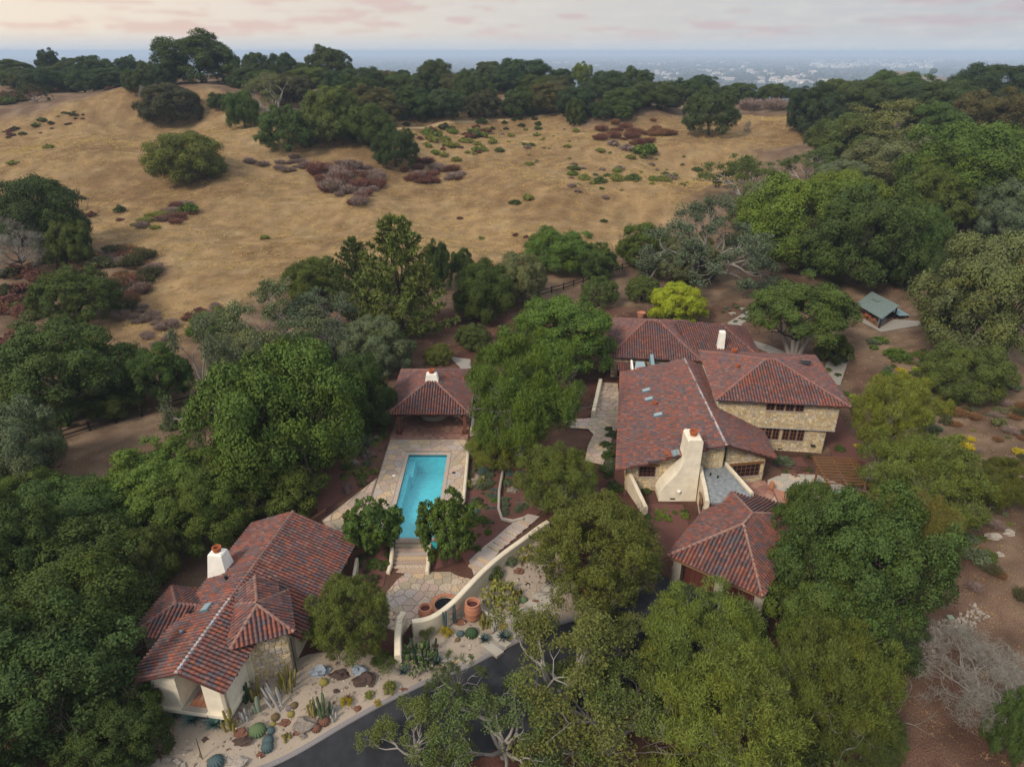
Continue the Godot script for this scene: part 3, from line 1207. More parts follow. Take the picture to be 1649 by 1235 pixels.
func rock(x: float, z: float, r: float, h: float, m: Material, label: String, category := "rock", called := "rock", group := "") -> void:
	var mb := MB.new()
	var y := land(x, z)
	var nz := FastNoiseLite.new()
	nz.seed = int(x * 31.0 + z * 17.0)
	nz.frequency = 0.7
	var k := 9
	var rings := 6
	var yaw := x * 3.0
	var f := func(i: int, j: int) -> Vector3:
		var t := lerpf(-0.5, PI * 0.5, float(i) / rings)
		var a := TAU * (j % k) / k
		var d := Vector3(cos(a) * cos(t), sin(t), -sin(a) * cos(t))
		var w := 1.0 + 0.9 * nz.get_noise_3dv(d * 1.7 + Vector3(x, 0, z))
		d = d.rotated(Vector3.UP, yaw)
		return Vector3(x, y + h * 0.15, z) + Vector3(d.x * r * 1.15, d.y * h * 0.85, d.z * r * 0.8) * w
	for i in rings:
		for j in k:
			mb.tri(f.call(i, j), f.call(i, j + 1), f.call(i + 1, j + 1))
			if i < rings - 1: mb.tri(f.call(i, j), f.call(i + 1, j + 1), f.call(i + 1, j))
	solo(called, mb, m, label, category, group)

# ---------------------------------------------------------------- the scene
func _ready() -> void:
	rng.seed = 4
	wild.seed = 9
	wild.frequency = 0.02
	wild.fractal_octaves = 3
	for s in SPOTS:
		for q in s: spots.append(q)
	var cam := Camera3D.new()
	cam.name = "camera"
	cam.position = Vector3(0, 42, 0)
	cam.rotation_degrees = Vector3(-25.98, 0, 0)
	cam.fov = 58.66
	cam.near = 0.5
	cam.far = 60000.0
	add_child(cam)
	cam.current = true
	var env := Environment.new()
	env.background_mode = Environment.BG_SKY
	env.sky = Sky.new()
	env.sky.sky_material = make_sky()
	env.tonemap_mode = Environment.TONE_MAPPER_LINEAR
	env.tonemap_exposure = 1.38
	env.sdfgi_enabled = true
	env.ssao_enabled = true
	env.ssil_enabled = true
	env.fog_enabled = true
	env.fog_mode = Environment.FOG_MODE_EXPONENTIAL
	env.fog_density = 0.00015
	env.fog_light_color = Color(0.76, 0.84, 0.94)
	var we := WorldEnvironment.new()
	we.name = "environment"
	we.environment = env
	add_child(we)
	var sun := DirectionalLight3D.new()
	sun.name = "sun"
	sun.light_color = Color(1.0, 0.94, 0.86)
	sun.light_energy = 0.8
	sun.light_angular_distance = 14.0
	sun.shadow_enabled = true
	sun.look_at_from_position(Vector3(-32, 42, 36), Vector3.ZERO)
	add_child(sun)

	make_materials()
	make_ground()
	make_kits()
	make_protos()
	valley()
	paving()
	gatehouse()
	pool_house()
	main_house()
	garage()
	shed()
	pergola()
	fences()
	garden()
	planted_trees()
	planted_shrubs()
	grass()

func make_sky() -> PanoramaSkyMaterial:
	var w := 2048
	var h := 1024
	var small := Image.create_empty(256, 128, false, Image.FORMAT_RGBAF)
	for j in 128:
		for i in 256:
			small.set_pixel(i, j, air((i + 0.5) / 256.0, (j + 0.5) / 128.0, null, null))
	small.resize(w, h, Image.INTERPOLATE_BILINEAR)
	var n1 := FastNoiseLite.new()
	n1.seed = 21
	n1.frequency = 1.0
	n1.fractal_octaves = 5
	var n2 := FastNoiseLite.new()
	n2.seed = 37
	n2.frequency = 1.0
	n2.fractal_octaves = 3
	for j in range(int(h * 0.40), h / 2 + 2):
		for i in w:
			small.set_pixel(i, j, air((i + 0.5) / w, (j + 0.5) / h, n1, n2))
	var m := PanoramaSkyMaterial.new()
	m.panorama = ImageTexture.create_from_image(small)
	return m

func air(u: float, v: float, n1, n2) -> Color:
	var az := wrapf(u * TAU, -PI, PI)                # 0 ahead, negative to the left
	var el := (0.5 - v) * PI
	var e := rad_to_deg(maxf(el, 0.0))
	var west := 0.5 + 0.5 * cos(az + 1.2)            # towards the set sun
	var warm := Color(0.76, 0.635, 0.49)
	var cool := Color(0.365, 0.395, 0.43)
	var c := cool.lerp(warm, pow(west, 2.8))
	c = c.lerp(Color(0.82, 0.86, 0.92), smoothstep2(7.0, 45.0, e) * 0.9)
	c = c.lerp(Color(0.40, 0.44, 0.49), (1.0 - smoothstep2(0.0, 1.5, e)) * 0.85)
	if n1:
		var bank: float = n2.get_noise_2d(az * 2.6, e * 0.35)
		var f: float = n1.get_noise_3d(cos(az) * 9.0, sin(az) * 9.0, e * 1.5)
		var k := smoothstep2(0.04, 0.30, f * 0.85 + bank * 0.6) * smoothstep2(0.3, 1.6, e)
		var pink := Color(0.345, 0.33, 0.385).lerp(Color(0.62, 0.42, 0.34), west * west)
		c = c.lerp(pink, k * 0.8)
		var g: float = n1.get_noise_3d(cos(az) * 16.0 + 40.0, sin(az) * 16.0, e * 3.6)
		c = c.lerp(Color(0.62, 0.58, 0.54), clampf(g * 0.45, 0.0, 0.25))
	return Color(c.r, c.g, c.b, 1.0)

func make_materials() -> void:
	M.tex_fine = noise_tex(1, 0.03, 0.68, 1.0)
	M.tex_mid = noise_tex(2, 0.012, 0.72, 1.0, 512, 5)
	M.tex_soft = noise_tex(6, 0.012, 0.89, 1.0, 512, 5)
	M.tex_speck = noise_tex(3, 0.12, 0.55, 1.0, 512, 3)
	M.tex_bump = noise_tex(5, 0.05, 0.0, 1.0, 512, 5)
	var g := mat("ground", Color.WHITE, 0.95, M.tex_speck, 0.11, M.tex_bump, 5.0, true)
	g.metallic_specular = 0.15
	g.detail_enabled = true
	g.detail_blend_mode = BaseMaterial3D.BLEND_MODE_MUL
	g.detail_albedo = M.tex_mid
	g.detail_uv_layer = BaseMaterial3D.DETAIL_UV_2
	g.uv2_triplanar = true
	g.uv2_world_triplanar = true
	g.uv2_scale = Vector3.ONE * 0.031
	mat("asphalt", Color(0.032, 0.034, 0.040), 0.85, M.tex_mid, 0.12, M.tex_bump, 1.0)
	mat("concrete", Color(0.34, 0.31, 0.27), 0.85, M.tex_fine, 0.8)
	mat("kerb", Color(0.27, 0.25, 0.25), 0.85, M.tex_fine, 0.8)
	mat("gravel", Color(0.56, 0.46, 0.36), 0.95, M.tex_speck, 0.5, M.tex_bump, 5.0)
	mat("mulch", Color(0.27, 0.12, 0.095), 0.95, M.tex_speck, 0.6, M.tex_bump, 8.0)
	mat("stucco", Color(0.72, 0.65, 0.52), 0.9, M.tex_soft, 0.14)
	mat("white_stucco", Color(0.80, 0.77, 0.71), 0.9, M.tex_soft, 0.15)
	mat("wall_cream", Color(0.62, 0.54, 0.41), 0.9, M.tex_soft, 0.17)
	mat("mortar", Color(0.52, 0.43, 0.29), 0.95, M.tex_fine, 0.7)
	mat("joint", Color(0.36, 0.30, 0.245), 0.95, M.tex_fine, 0.6)
	mat("deck", Color(0.12, 0.05, 0.04), 0.9, M.tex_fine, 0.5)
	mat("pale_stone", Color(0.50, 0.45, 0.38), 0.85, M.tex_fine, 0.9)
	mat("timber", Color(0.24, 0.115, 0.048), 0.7, M.tex_fine, 1.1)
	mat("dark_timber", Color(0.055, 0.024, 0.018), 0.7, M.tex_fine, 1.1)
	mat("fascia", Color(0.34, 0.22, 0.11), 0.75, M.tex_fine, 0.9)
	mat("frame_brown", Color(0.20, 0.085, 0.05), 0.6, M.tex_fine, 1.1)
	mat("frame_red", Color(0.14, 0.045, 0.032), 0.6, M.tex_fine, 1.1)
	mat("terracotta", Color(0.50, 0.215, 0.125), 0.8, M.tex_fine, 1.4)
	mat("soil", Color(0.06, 0.02, 0.016), 0.95)
	mat("clay_bright", Color(0.42, 0.115, 0.045), 0.8, M.tex_fine, 1.3)
	mat("grey_roof", Color(0.25, 0.27, 0.28), 0.85, M.tex_mid, 0.3)
	mat("metal_green", Color(0.235, 0.30, 0.285), 0.45, M.tex_mid, 0.4).metallic = 0.2
	mat("glass", Color(0.012, 0.013, 0.016), 0.08)
	mat("skylight_glass", Color(0.22, 0.28, 0.30), 0.08)
	mat("blue_frame", Color(0.10, 0.16, 0.20), 0.5)
	mat("lead", Color(0.16, 0.24, 0.26), 0.5)
	mat("pool_plaster", Color(0.06, 0.56, 0.66), 0.5, M.tex_soft, 0.2)
	mat("pool_tile", Color(0.02, 0.10, 0.14), 0.25)
	mat("iron", Color(0.02, 0.02, 0.022), 0.6)
	mat("fence_wood", Color(0.030, 0.020, 0.017), 0.85, M.tex_fine, 1.1)
	mat("tile", Color.WHITE, 0.72, M.tex_fine, 1.6, null, 0.0, true)
	mat("stone", Color.WHITE, 0.9, M.tex_fine, 1.9, null, 0.0, true)
	mat("bark", Color(0.055, 0.043, 0.034), 0.95, M.tex_fine, 1.2)
	mat("bark_pale", Color(0.34, 0.31, 0.28), 0.95, M.tex_fine, 0.9)
	mat("bark_grey", Color(0.27, 0.24, 0.215), 0.95, M.tex_fine, 0.9)
	var fl := [Color(0.538, 0.410, 0.307), Color(0.602, 0.486, 0.371), Color(0.474, 0.371, 0.301), Color(0.640, 0.474, 0.307), Color(0.512, 0.435, 0.384), Color(0.576, 0.422, 0.346), Color(0.474, 0.397, 0.282)]
	M.flags = []
	for i in fl.size(): M.flags.append(mat("flagstone_%d" % i, fl[i], 0.85, M.tex_mid, 0.7 + 0.1 * i, M.tex_bump, 1.0))
	var tf := [Color(0.42, 0.215, 0.16), Color(0.37, 0.19, 0.15), Color(0.47, 0.27, 0.20), Color(0.33, 0.165, 0.135)]
	M.floor_tiles = []
	for i in tf.size(): M.floor_tiles.append(mat("floor_tile_%d" % i, tf[i], 0.6, M.tex_fine, 1.0))
	leafmat("leaf_oak", Color(0.069, 0.104, 0.024))
	leafmat("leaf_bright", Color(0.097, 0.151, 0.026))
	leafmat("leaf_deep", Color(0.052, 0.079, 0.020))
	leafmat("leaf_far", Color(0.048, 0.075, 0.029))
	leafmat("leaf_brown", Color(0.075, 0.075, 0.032))
	leafmat("leaf_multi", Color(0.089, 0.130, 0.027))
	leafmat("leaf_grey", Color(0.115, 0.145, 0.078))
	leafmat("leaf_sage", Color(0.125, 0.145, 0.082))
	leafmat("leaf_fine", Color(0.146, 0.179, 0.036))
	leafmat("leaf_lime", Color(0.151, 0.198, 0.036))
	leafmat("leaf_olive", Color(0.091, 0.120, 0.030))
	leafmat("leaf_khaki", Color(0.135, 0.148, 0.055))
	leafmat("leaf_glossy", Color(0.075, 0.118, 0.022), 0.38)
	leafmat("leaf_pine", Color(0.097, 0.130, 0.036))
	leafmat("leaf_maple", Color(0.24, 0.30, 0.025))
	leafmat("leaf_yellow", Color(0.42, 0.33, 0.025))
	leafmat("leaf_brush", Color(0.20, 0.21, 0.05))
	leafmat("leaf_red", Color(0.16, 0.07, 0.055))
	leafmat("leaf_mauve", Color(0.24, 0.175, 0.155))
	leafmat("leaf_rust", Color(0.20, 0.105, 0.05))
	leafmat("leaf_straw", Color(0.42, 0.29, 0.12))
	leafmat("leaf_grass", Color(0.58, 0.40, 0.19))
	leafmat("leaf_moss", Color(0.099, 0.127, 0.038))
	leafmat("leaf_twig", Color(0.235, 0.222, 0.2))
	leafmat("leaf_blue", Color(0.10, 0.15, 0.14))
	leafmat("leaf_cactus_green", Color(0.10, 0.15, 0.055))
	leafmat("leaf_prickly", Color(0.23, 0.24, 0.055))
	mat("agave_blue", Color(0.085, 0.16, 0.145), 0.6)
	mat("cactus_blue", Color(0.075, 0.12, 0.125), 0.7, M.tex_fine, 2.0)
	mat("cactus_yellow", Color(0.28, 0.24, 0.06), 0.8, M.tex_fine, 2.0)
	mat("cactus_mid", Color(0.13, 0.19, 0.085), 0.8, M.tex_fine, 2.0)
	mat("cactus_dark", Color(0.045, 0.085, 0.035), 0.8, M.tex_fine, 2.0)
	mat("cactus_white", Color(0.52, 0.50, 0.48), 0.85, M.tex_fine, 2.0)
	mat("cactus_pale", Color(0.26, 0.32, 0.24), 0.8, M.tex_fine, 2.0)
	mat("cactus_brown", Color(0.16, 0.11, 0.05), 0.85, M.tex_fine, 2.0)
	mat("cactus_mauve", Color(0.22, 0.18, 0.19), 0.85, M.tex_fine, 2.0)
	mat("rust", Color(0.20, 0.092, 0.06), 0.9, M.tex_fine, 1.0)
	mat("rock_blue", Color(0.27, 0.31, 0.36), 0.85, M.tex_mid, 0.9)
	mat("rock_grey", Color(0.26, 0.22, 0.185), 0.9, M.tex_mid, 0.9)
	mat("rock_dark", Color(0.085, 0.055, 0.045), 0.9, M.tex_mid, 0.9)
	mat("rock_pale", Color(0.38, 0.33, 0.28), 0.9, M.tex_mid, 0.9)
	mat("track", Color(0.60, 0.43, 0.235), 0.95, M.tex_speck, 0.3)
	mat("far_wall", Color(0.82, 0.79, 0.76), 0.9)
	mat("far_roof", Color(0.40, 0.33, 0.29), 0.9)
	mat("valley_leaf", Color(0.032, 0.050, 0.030), 0.9, null, 1.0, null, 0.0, true)
	mat("road_far", Color(0.36, 0.32, 0.27), 0.9)

# ---------------------------------------------------------------- the valley beyond the hill
func valley() -> void:
	rng.seed = 77
	var xf := []
	var cl := []
	for i in 30000:
		var d := 720.0 * pow(24.0, pow(rng.randf(), 1.3))
		var x := rng.randf_range(-0.95, 0.95) * d
		var nn := wild.get_noise_2d(x * 0.08, d * 0.03)
		if d > 1000 and (plain(x, d) > -100.0 and rng.randf() < 0.93): continue
		if nn < -0.18 and rng.randf() < 0.8: continue
		var s := rng.randf_range(4.0, 11.0) * (1.0 + d * 0.00006)
		var y := land(x, -d)
		xf.append(Transform3D(Basis(Vector3.UP, rng.randf() * TAU) * Basis.from_scale(Vector3(s, s * rng.randf_range(0.9, 1.6), s)), Vector3(x, y, -d)))
		cl.append(tone(Color(1, 1, 1), 0.35))
	many("valley_trees", P.blob[0], M.valley_leaf, xf, cl)
	get_child(get_child_count() - 1).set_meta("label", "dark tree canopy spread over the hazy valley floor")
	# woods on the far side of the crest
	xf = []; cl = []
	for i in 1500:
		var d := rng.randf_range(410.0, 720.0)
		var x := rng.randf_range(-0.85, 0.85) * d
		var s := rng.randf_range(3.5, 6.5)
		xf.append(Transform3D(Basis(Vector3.UP, rng.randf() * TAU) * Basis.from_scale(Vector3(s, s * 0.95, s)), Vector3(x, land(x, -d), -d)))
		cl.append(tone(Color(1, 1, 1), 0.3))
	many("far_woods", P.shrub[0], M.leaf_far, xf, cl)
	get_child(get_child_count() - 1).set_meta("label", "oak woods on the slope behind the crest")
	far_building(4262, 8555, 122, 25, 30, 0.42, false, "long pale flat-roofed building in the hazy town on the right, middle part", "pale buildings of the hazy town")
	far_building(4086, 10099, 135, 21, 32, -0.39, false, "long pale flat-roofed building in the hazy town on the right, left part", "pale buildings of the hazy town")
	far_building(5573, 11783, 99, 20, 18, -0.28, false, "pale flat-roofed building in the hazy town on the right, middle part", "pale buildings of the hazy town")
	far_building(3468, 7799, 119, 14, 31, -0.36, false, "long pale flat-roofed building in the hazy town on the right, left part", "pale buildings of the hazy town")
	far_building(6428, 12964, 50, 24, 21, -0.28, false, "short pale flat-roofed building in the hazy town on the right, middle part", "pale buildings of the hazy town")
	far_building(4426, 7977, 76, 25, 27, 0.18, false, "short pale flat-roofed building in the hazy town on the right, right part", "pale buildings of the hazy town")
	far_building(3336, 7703, 112, 26, 32, -0.20, false, "long pale flat-roofed building in the hazy town on the right, left part", "pale buildings of the hazy town")
	far_building(5723, 12552, 63, 13, 23, 0.10, false, "short pale flat-roofed building in the hazy town on the right, middle part", "pale buildings of the hazy town")
	far_building(3556, 8869, 80, 16, 31, -0.02, false, "pale flat-roofed building in the hazy town on the right, left part", "pale buildings of the hazy town")
	far_building(4494, 9998, 113, 13, 34, -0.48, false, "long pale flat-roofed building in the hazy town on the right, left part", "pale buildings of the hazy town")
	far_building(4194, 8092, 52, 23, 24, 0.08, false, "short pale flat-roofed building in the hazy town on the right, right part", "pale buildings of the hazy town")
	far_building(5566, 13892, 66, 25, 21, 0.26, false, "short pale flat-roofed building in the hazy town on the right, left part", "pale buildings of the hazy town")
	far_building(4209, 7699, 81, 17, 26, 0.28, false, "pale flat-roofed building in the hazy town on the right, right part", "pale buildings of the hazy town")
	far_building(3558, 8523, 122, 24, 19, 0.45, false, "long pale flat-roofed building in the hazy town on the right, left part", "pale buildings of the hazy town")
	far_building(4553, 10995, 105, 25, 23, 0.42, false, "pale flat-roofed building in the hazy town on the right, left part", "pale buildings of the hazy town")
	far_building(5442, 11221, 79, 14, 19, -0.35, false, "short pale flat-roofed building in the hazy town on the right, middle part", "pale buildings of the hazy town")
	far_building(3816, 7494, 65, 13, 34, 0.03, false, "short pale flat-roofed building in the hazy town on the right, right part", "pale buildings of the hazy town")
	far_building(5495, 11866, 103, 24, 25, -0.08, false, "pale flat-roofed building in the hazy town on the right, middle part", "pale buildings of the hazy town")
	far_building(3195, 7800, 53, 19, 31, -0.37, false, "short pale flat-roofed building in the hazy town on the right, left part", "pale buildings of the hazy town")
	far_building(3955, 7669, 107, 23, 20, -0.07, false, "pale flat-roofed building in the hazy town on the right, right part", "pale buildings of the hazy town")
	far_building(3432, 8093, 77, 18, 34, 0.35, false, "short pale flat-roofed building in the hazy town on the right, left part", "pale buildings of the hazy town")
	far_building(5627, 10180, 94, 22, 26, -0.21, false, "pale flat-roofed building in the hazy town on the right, right part", "pale buildings of the hazy town")
	far_building(5898, 12753, 84, 26, 33, 0.13, false, "pale flat-roofed building in the hazy town on the right, middle part", "pale buildings of the hazy town")
	far_building(5263, 11013, 58, 16, 31, 0.37, false, "short pale flat-roofed building in the hazy town on the right, middle part", "pale buildings of the hazy town")
	far_building(3818, 8350, 120, 22, 29, 0.26, false, "long pale flat-roofed building in the hazy town on the right, middle part", "pale buildings of the hazy town")
	far_building(3996, 8735, 75, 19, 30, 0.19, false, "short pale flat-roofed building in the hazy town on the right, middle part", "pale buildings of the hazy town")
	far_building(3435, 7685, 108, 20, 18, 0.05, false, "pale flat-roofed building in the hazy town on the right, left part", "pale buildings of the hazy town")
	far_building(3913, 8901, 92, 23, 28, 0.30, false, "pale flat-roofed building in the hazy town on the right, left part", "pale buildings of the hazy town")
	far_building(4114, 9045, 116, 24, 24, 0.34, false, "long pale flat-roofed building in the hazy town on the right, middle part", "pale buildings of the hazy town")
	far_building(4732, 8816, 138, 25, 26, 0.03, false, "long pale flat-roofed building in the hazy town on the right, right part", "pale buildings of the hazy town")
	far_building(3468, 8127, 134, 19, 29, 0.22, false, "long pale flat-roofed building in the hazy town on the right, left part", "pale buildings of the hazy town")
	far_building(6417, 12493, 120, 20, 29, -0.08, false, "long pale flat-roofed building in the hazy town on the right, right part", "pale buildings of the hazy town")
	far_building(4187, 8401, 107, 22, 18, -0.34, false, "pale flat-roofed building in the hazy town on the right, middle part", "pale buildings of the hazy town")
	far_building(4231, 9013, 70, 22, 28, -0.46, false, "short pale flat-roofed building in the hazy town on the right, middle part", "pale buildings of the hazy town")
	far_building(5664, 11968, 55, 14, 23, -0.32, false, "short pale flat-roofed building in the hazy town on the right, middle part", "pale buildings of the hazy town")
	far_building(6025, 14031, 92, 17, 28, 0.09, false, "pale flat-roofed building in the hazy town on the right, left part", "pale buildings of the hazy town")
	far_building(3440, 7851, 50, 18, 22, -0.09, false, "short pale flat-roofed building in the hazy town on the right, left part", "pale buildings of the hazy town")
	far_building(3413, 8150, 84, 13, 28, -0.41, false, "pale flat-roofed building in the hazy town on the right, left part", "pale buildings of the hazy town")
	far_building(5339, 11006, 102, 25, 31, -0.08, false, "pale flat-roofed building in the hazy town on the right, middle part", "pale buildings of the hazy town")
	far_building(4778, 9054, 83, 14, 28, 0.06, false, "pale flat-roofed building in the hazy town on the right, right part", "pale buildings of the hazy town")
	far_building(4189, 7600, 105, 17, 32, -0.50, false, "pale flat-roofed building in the hazy town on the right, right part", "pale buildings of the hazy town")
	far_building(3954, 9479, 105, 14, 28, 0.39, false, "pale flat-roofed building in the hazy town on the right, left part", "pale buildings of the hazy town")
	far_building(4738, 10328, 70, 16, 34, -0.12, false, "short pale flat-roofed building in the hazy town on the right, middle part", "pale buildings of the hazy town")
	far_building(4308, 7809, 104, 16, 34, -0.00, false, "pale flat-roofed building in the hazy town on the right, right part", "pale buildings of the hazy town")
	far_building(5189, 11167, 139, 19, 23, -0.02, false, "long pale flat-roofed building in the hazy town on the right, middle part", "pale buildings of the hazy town")
	far_building(3844, 9165, 90, 16, 31, 0.33, false, "pale flat-roofed building in the hazy town on the right, left part", "pale buildings of the hazy town")
	far_building(3892, 9676, 75, 25, 31, -0.25, false, "short pale flat-roofed building in the hazy town on the right, left part", "pale buildings of the hazy town")
	far_building(5589, 12667, 139, 16, 28, -0.03, false, "long pale flat-roofed building in the hazy town on the right, left part", "pale buildings of the hazy town")
	far_building(4643, 9263, 117, 14, 30, -0.20, false, "long pale flat-roofed building in the hazy town on the right, middle part", "pale buildings of the hazy town")
	far_building(5331, 11032, 77, 19, 25, -0.14, false, "short pale flat-roofed building in the hazy town on the right, middle part", "pale buildings of the hazy town")
	far_building(4826, 9336, 53, 16, 25, 0.42, false, "short pale flat-roofed building in the hazy town on the right, right part", "pale buildings of the hazy town")
	far_building(5175, 9598, 51, 23, 25, 0.08, false, "short pale flat-roofed building in the hazy town on the right, right part", "pale buildings of the hazy town")
	far_building(4656, 9108, 93, 25, 24, -0.11, false, "pale flat-roofed building in the hazy town on the right, right part", "pale buildings of the hazy town")
	far_building(6525, 12250, 77, 24, 19, 0.34, false, "short pale flat-roofed building in the hazy town on the right, right part", "pale buildings of the hazy town")
	far_building(5250, 10320, 76, 23, 33, -0.36, false, "short pale flat-roofed building in the hazy town on the right, right part", "pale buildings of the hazy town")
	far_building(4550, 9577, 95, 17, 20, 0.09, false, "pale flat-roofed building in the hazy town on the right, middle part", "pale buildings of the hazy town")
	far_building(7169, 13627, 71, 23, 31, 0.16, false, "short pale flat-roofed building in the hazy town on the right, right part", "pale buildings of the hazy town")
	far_building(3498, 8647, 138, 26, 29, -0.45, false, "long pale flat-roofed building in the hazy town on the right, left part", "pale buildings of the hazy town")
	far_building(6392, 12033, 108, 25, 29, -0.37, false, "pale flat-roofed building in the hazy town on the right, right part", "pale buildings of the hazy town")
	far_building(3481, 7793, 63, 21, 25, -0.34, false, "short pale flat-roofed building in the hazy town on the right, left part", "pale buildings of the hazy town")
	far_building(6916, 13931, 60, 17, 19, -0.44, false, "short pale flat-roofed building in the hazy town on the right, middle part", "pale buildings of the hazy town")
	far_building(4196, 8552, 129, 14, 25, -0.19, false, "long pale flat-roofed building in the hazy town on the right, middle part", "pale buildings of the hazy town")
	far_building(4912, 9944, 134, 17, 19, 0.20, false, "long pale flat-roofed building in the hazy town on the right, middle part", "pale buildings of the hazy town")
	far_building(3864, 9113, 96, 25, 27, 0.12, false, "pale flat-roofed building in the hazy town on the right, left part", "pale buildings of the hazy town")
	far_building(4221, 9562, 73, 23, 26, -0.37, false, "short pale flat-roofed building in the hazy town on the right, left part", "pale buildings of the hazy town")
	far_building(4698, 10763, 116, 15, 29, 0.16, false, "long pale flat-roofed building in the hazy town on the right, left part", "pale buildings of the hazy town")
	far_building(3690, 8920, 58, 14, 28, -0.26, false, "short pale flat-roofed building in the hazy town on the right, left part", "pale buildings of the hazy town")
	far_building(5374, 10002, 79, 23, 18, 0.23, false, "short pale flat-roofed building in the hazy town on the right, right part", "pale buildings of the hazy town")
	far_building(5182, 12708, 136, 22, 22, -0.38, false, "long pale flat-roofed building in the hazy town on the right, left part", "pale buildings of the hazy town")
	far_building(4939, 8935, 124, 14, 28, -0.15, false, "long pale flat-roofed building in the hazy town on the right, right part", "pale buildings of the hazy town")
	far_building(9038, 17413, 154, 26, 24, -0.36, false, "pale block near the horizon on the right, left part", "pale blocks near the horizon")
	far_building(9117, 14309, 177, 28, 32, 0.02, false, "long pale block near the horizon on the right, right part", "pale blocks near the horizon")
	far_building(8815, 14942, 169, 27, 20, -0.47, false, "long pale block near the horizon on the right, middle part", "pale blocks near the horizon")
	far_building(11178, 21824, 187, 29, 30, -0.50, false, "long pale block near the horizon on the right, left part", "pale blocks near the horizon")
	far_building(7126, 12583, 154, 27, 25, -0.40, false, "pale block near the horizon on the right, middle part", "pale blocks near the horizon")
	far_building(9951, 19785, 125, 26, 32, -0.35, false, "pale block near the horizon on the right, left part", "pale blocks near the horizon")
	far_building(9466, 18109, 99, 24, 22, -0.02, false, "short pale block near the horizon on the right, left part", "pale blocks near the horizon")
	far_building(5935, 12368, 124, 39, 29, 0.17, false, "pale block near the horizon on the right, left part", "pale blocks near the horizon")
	far_building(6938, 12243, 94, 33, 23, 0.17, false, "short pale block near the horizon on the right, middle part", "pale blocks near the horizon")
	far_building(12152, 19720, 104, 19, 22, -0.42, false, "short pale block near the horizon on the right, right part", "pale blocks near the horizon")
	far_building(6676, 12077, 124, 25, 25, -0.22, false, "pale block near the horizon on the right, middle part", "pale blocks near the horizon")
	far_building(8502, 13763, 100, 23, 29, 0.44, false, "short pale block near the horizon on the right, right part", "pale blocks near the horizon")
	far_building(9794, 16318, 197, 18, 19, 0.28, false, "long pale block near the horizon on the right, middle part", "pale blocks near the horizon")
	far_building(12015, 21722, 146, 40, 26, -0.15, false, "pale block near the horizon on the right, middle part", "pale blocks near the horizon")
	far_building(10427, 21243, 188, 29, 33, -0.45, false, "long pale block near the horizon on the right, left part", "pale blocks near the horizon")
	far_building(11249, 21619, 128, 19, 22, -0.09, false, "pale block near the horizon on the right, left part", "pale blocks near the horizon")
	far_building(11506, 21603, 85, 39, 21, 0.01, false, "short pale block near the horizon on the right, left part", "pale blocks near the horizon")
	far_building(8463, 15322, 90, 25, 20, 0.04, false, "short pale block near the horizon on the right, middle part", "pale blocks near the horizon")
	far_building(9642, 14723, 183, 23, 18, 0.04, false, "long pale block near the horizon on the right, right part", "pale blocks near the horizon")
	far_building(8511, 14958, 125, 32, 30, 0.41, false, "pale block near the horizon on the right, middle part", "pale blocks near the horizon")
	far_building(8604, 16126, 179, 23, 20, -0.19, false, "long pale block near the horizon on the right, left part", "pale blocks near the horizon")
	far_building(6557, 13366, 178, 25, 20, -0.42, false, "long pale block near the horizon on the right, left part", "pale blocks near the horizon")
	far_building(1970, 6721, 38, 11, 22, -0.44, true, "pale roofed building in the valley suburb behind the crest, left part", "suburb buildings behind the crest")
	far_building(2551, 6924, 30, 10, 24, -0.40, true, "short pale roofed building in the valley suburb behind the crest, right part", "suburb buildings behind the crest")
	far_building(1830, 5668, 51, 11, 32, 0.15, true, "long pale roofed building in the valley suburb behind the crest, middle part", "suburb buildings behind the crest")
	far_building(1826, 4808, 39, 13, 28, 0.45, true, "pale roofed building in the valley suburb behind the crest, right part", "suburb buildings behind the crest")
	far_building(1679, 4477, 32, 13, 24, -0.37, true, "short pale roofed building in the valley suburb behind the crest, right part", "suburb buildings behind the crest")
	far_building(1658, 6289, 32, 12, 23, -0.44, true, "short pale roofed building in the valley suburb behind the crest, left part", "suburb buildings behind the crest")
	far_building(1848, 4857, 23, 8, 20, -0.14, true, "short pale roofed building in the valley suburb behind the crest, right part", "suburb buildings behind the crest")
	far_building(1569, 3944, 45, 9, 25, -0.14, true, "pale roofed building in the valley suburb behind the crest, right part", "suburb buildings behind the crest")
	far_building(2191, 7135, 44, 13, 30, -0.40, true, "pale roofed building in the valley suburb behind the crest, middle part", "suburb buildings behind the crest")
	far_building(2139, 6280, 49, 11, 33, 0.29, true, "long pale roofed building in the valley suburb behind the crest, middle part", "suburb buildings behind the crest")
	far_building(1542, 5655, 57, 11, 25, -0.06, true, "long pale roofed building in the valley suburb behind the crest, left part", "suburb buildings behind the crest")
	far_building(1517, 3969, 42, 14, 28, -0.40, true, "pale roofed building in the valley suburb behind the crest, right part", "suburb buildings behind the crest")
	far_building(2053, 5286, 24, 14, 19, 0.08, true, "short pale roofed building in the valley suburb behind the crest, right part", "suburb buildings behind the crest")
	far_building(1364, 4076, 37, 9, 22, -0.30, true, "pale roofed building in the valley suburb behind the crest, middle part", "suburb buildings behind the crest")
	far_building(1907, 5505, 51, 9, 24, -0.25, true, "long pale roofed building in the valley suburb behind the crest, middle part", "suburb buildings behind the crest")
	far_building(1739, 4162, 54, 12, 24, -0.36, true, "long pale roofed building in the valley suburb behind the crest, right part", "suburb buildings behind the crest")
	far_building(1980, 5057, 23, 9, 20, 0.22, true, "short pale roofed building in the valley suburb behind the crest, right part", "suburb buildings behind the crest")
	far_building(2471, 6149, 52, 10, 29, 0.36, true, "long pale roofed building in the valley suburb behind the crest, right part", "suburb buildings behind the crest")
	far_building(1520, 4248, 36, 8, 26, 0.09, true, "pale roofed building in the valley suburb behind the crest, middle part", "suburb buildings behind the crest")
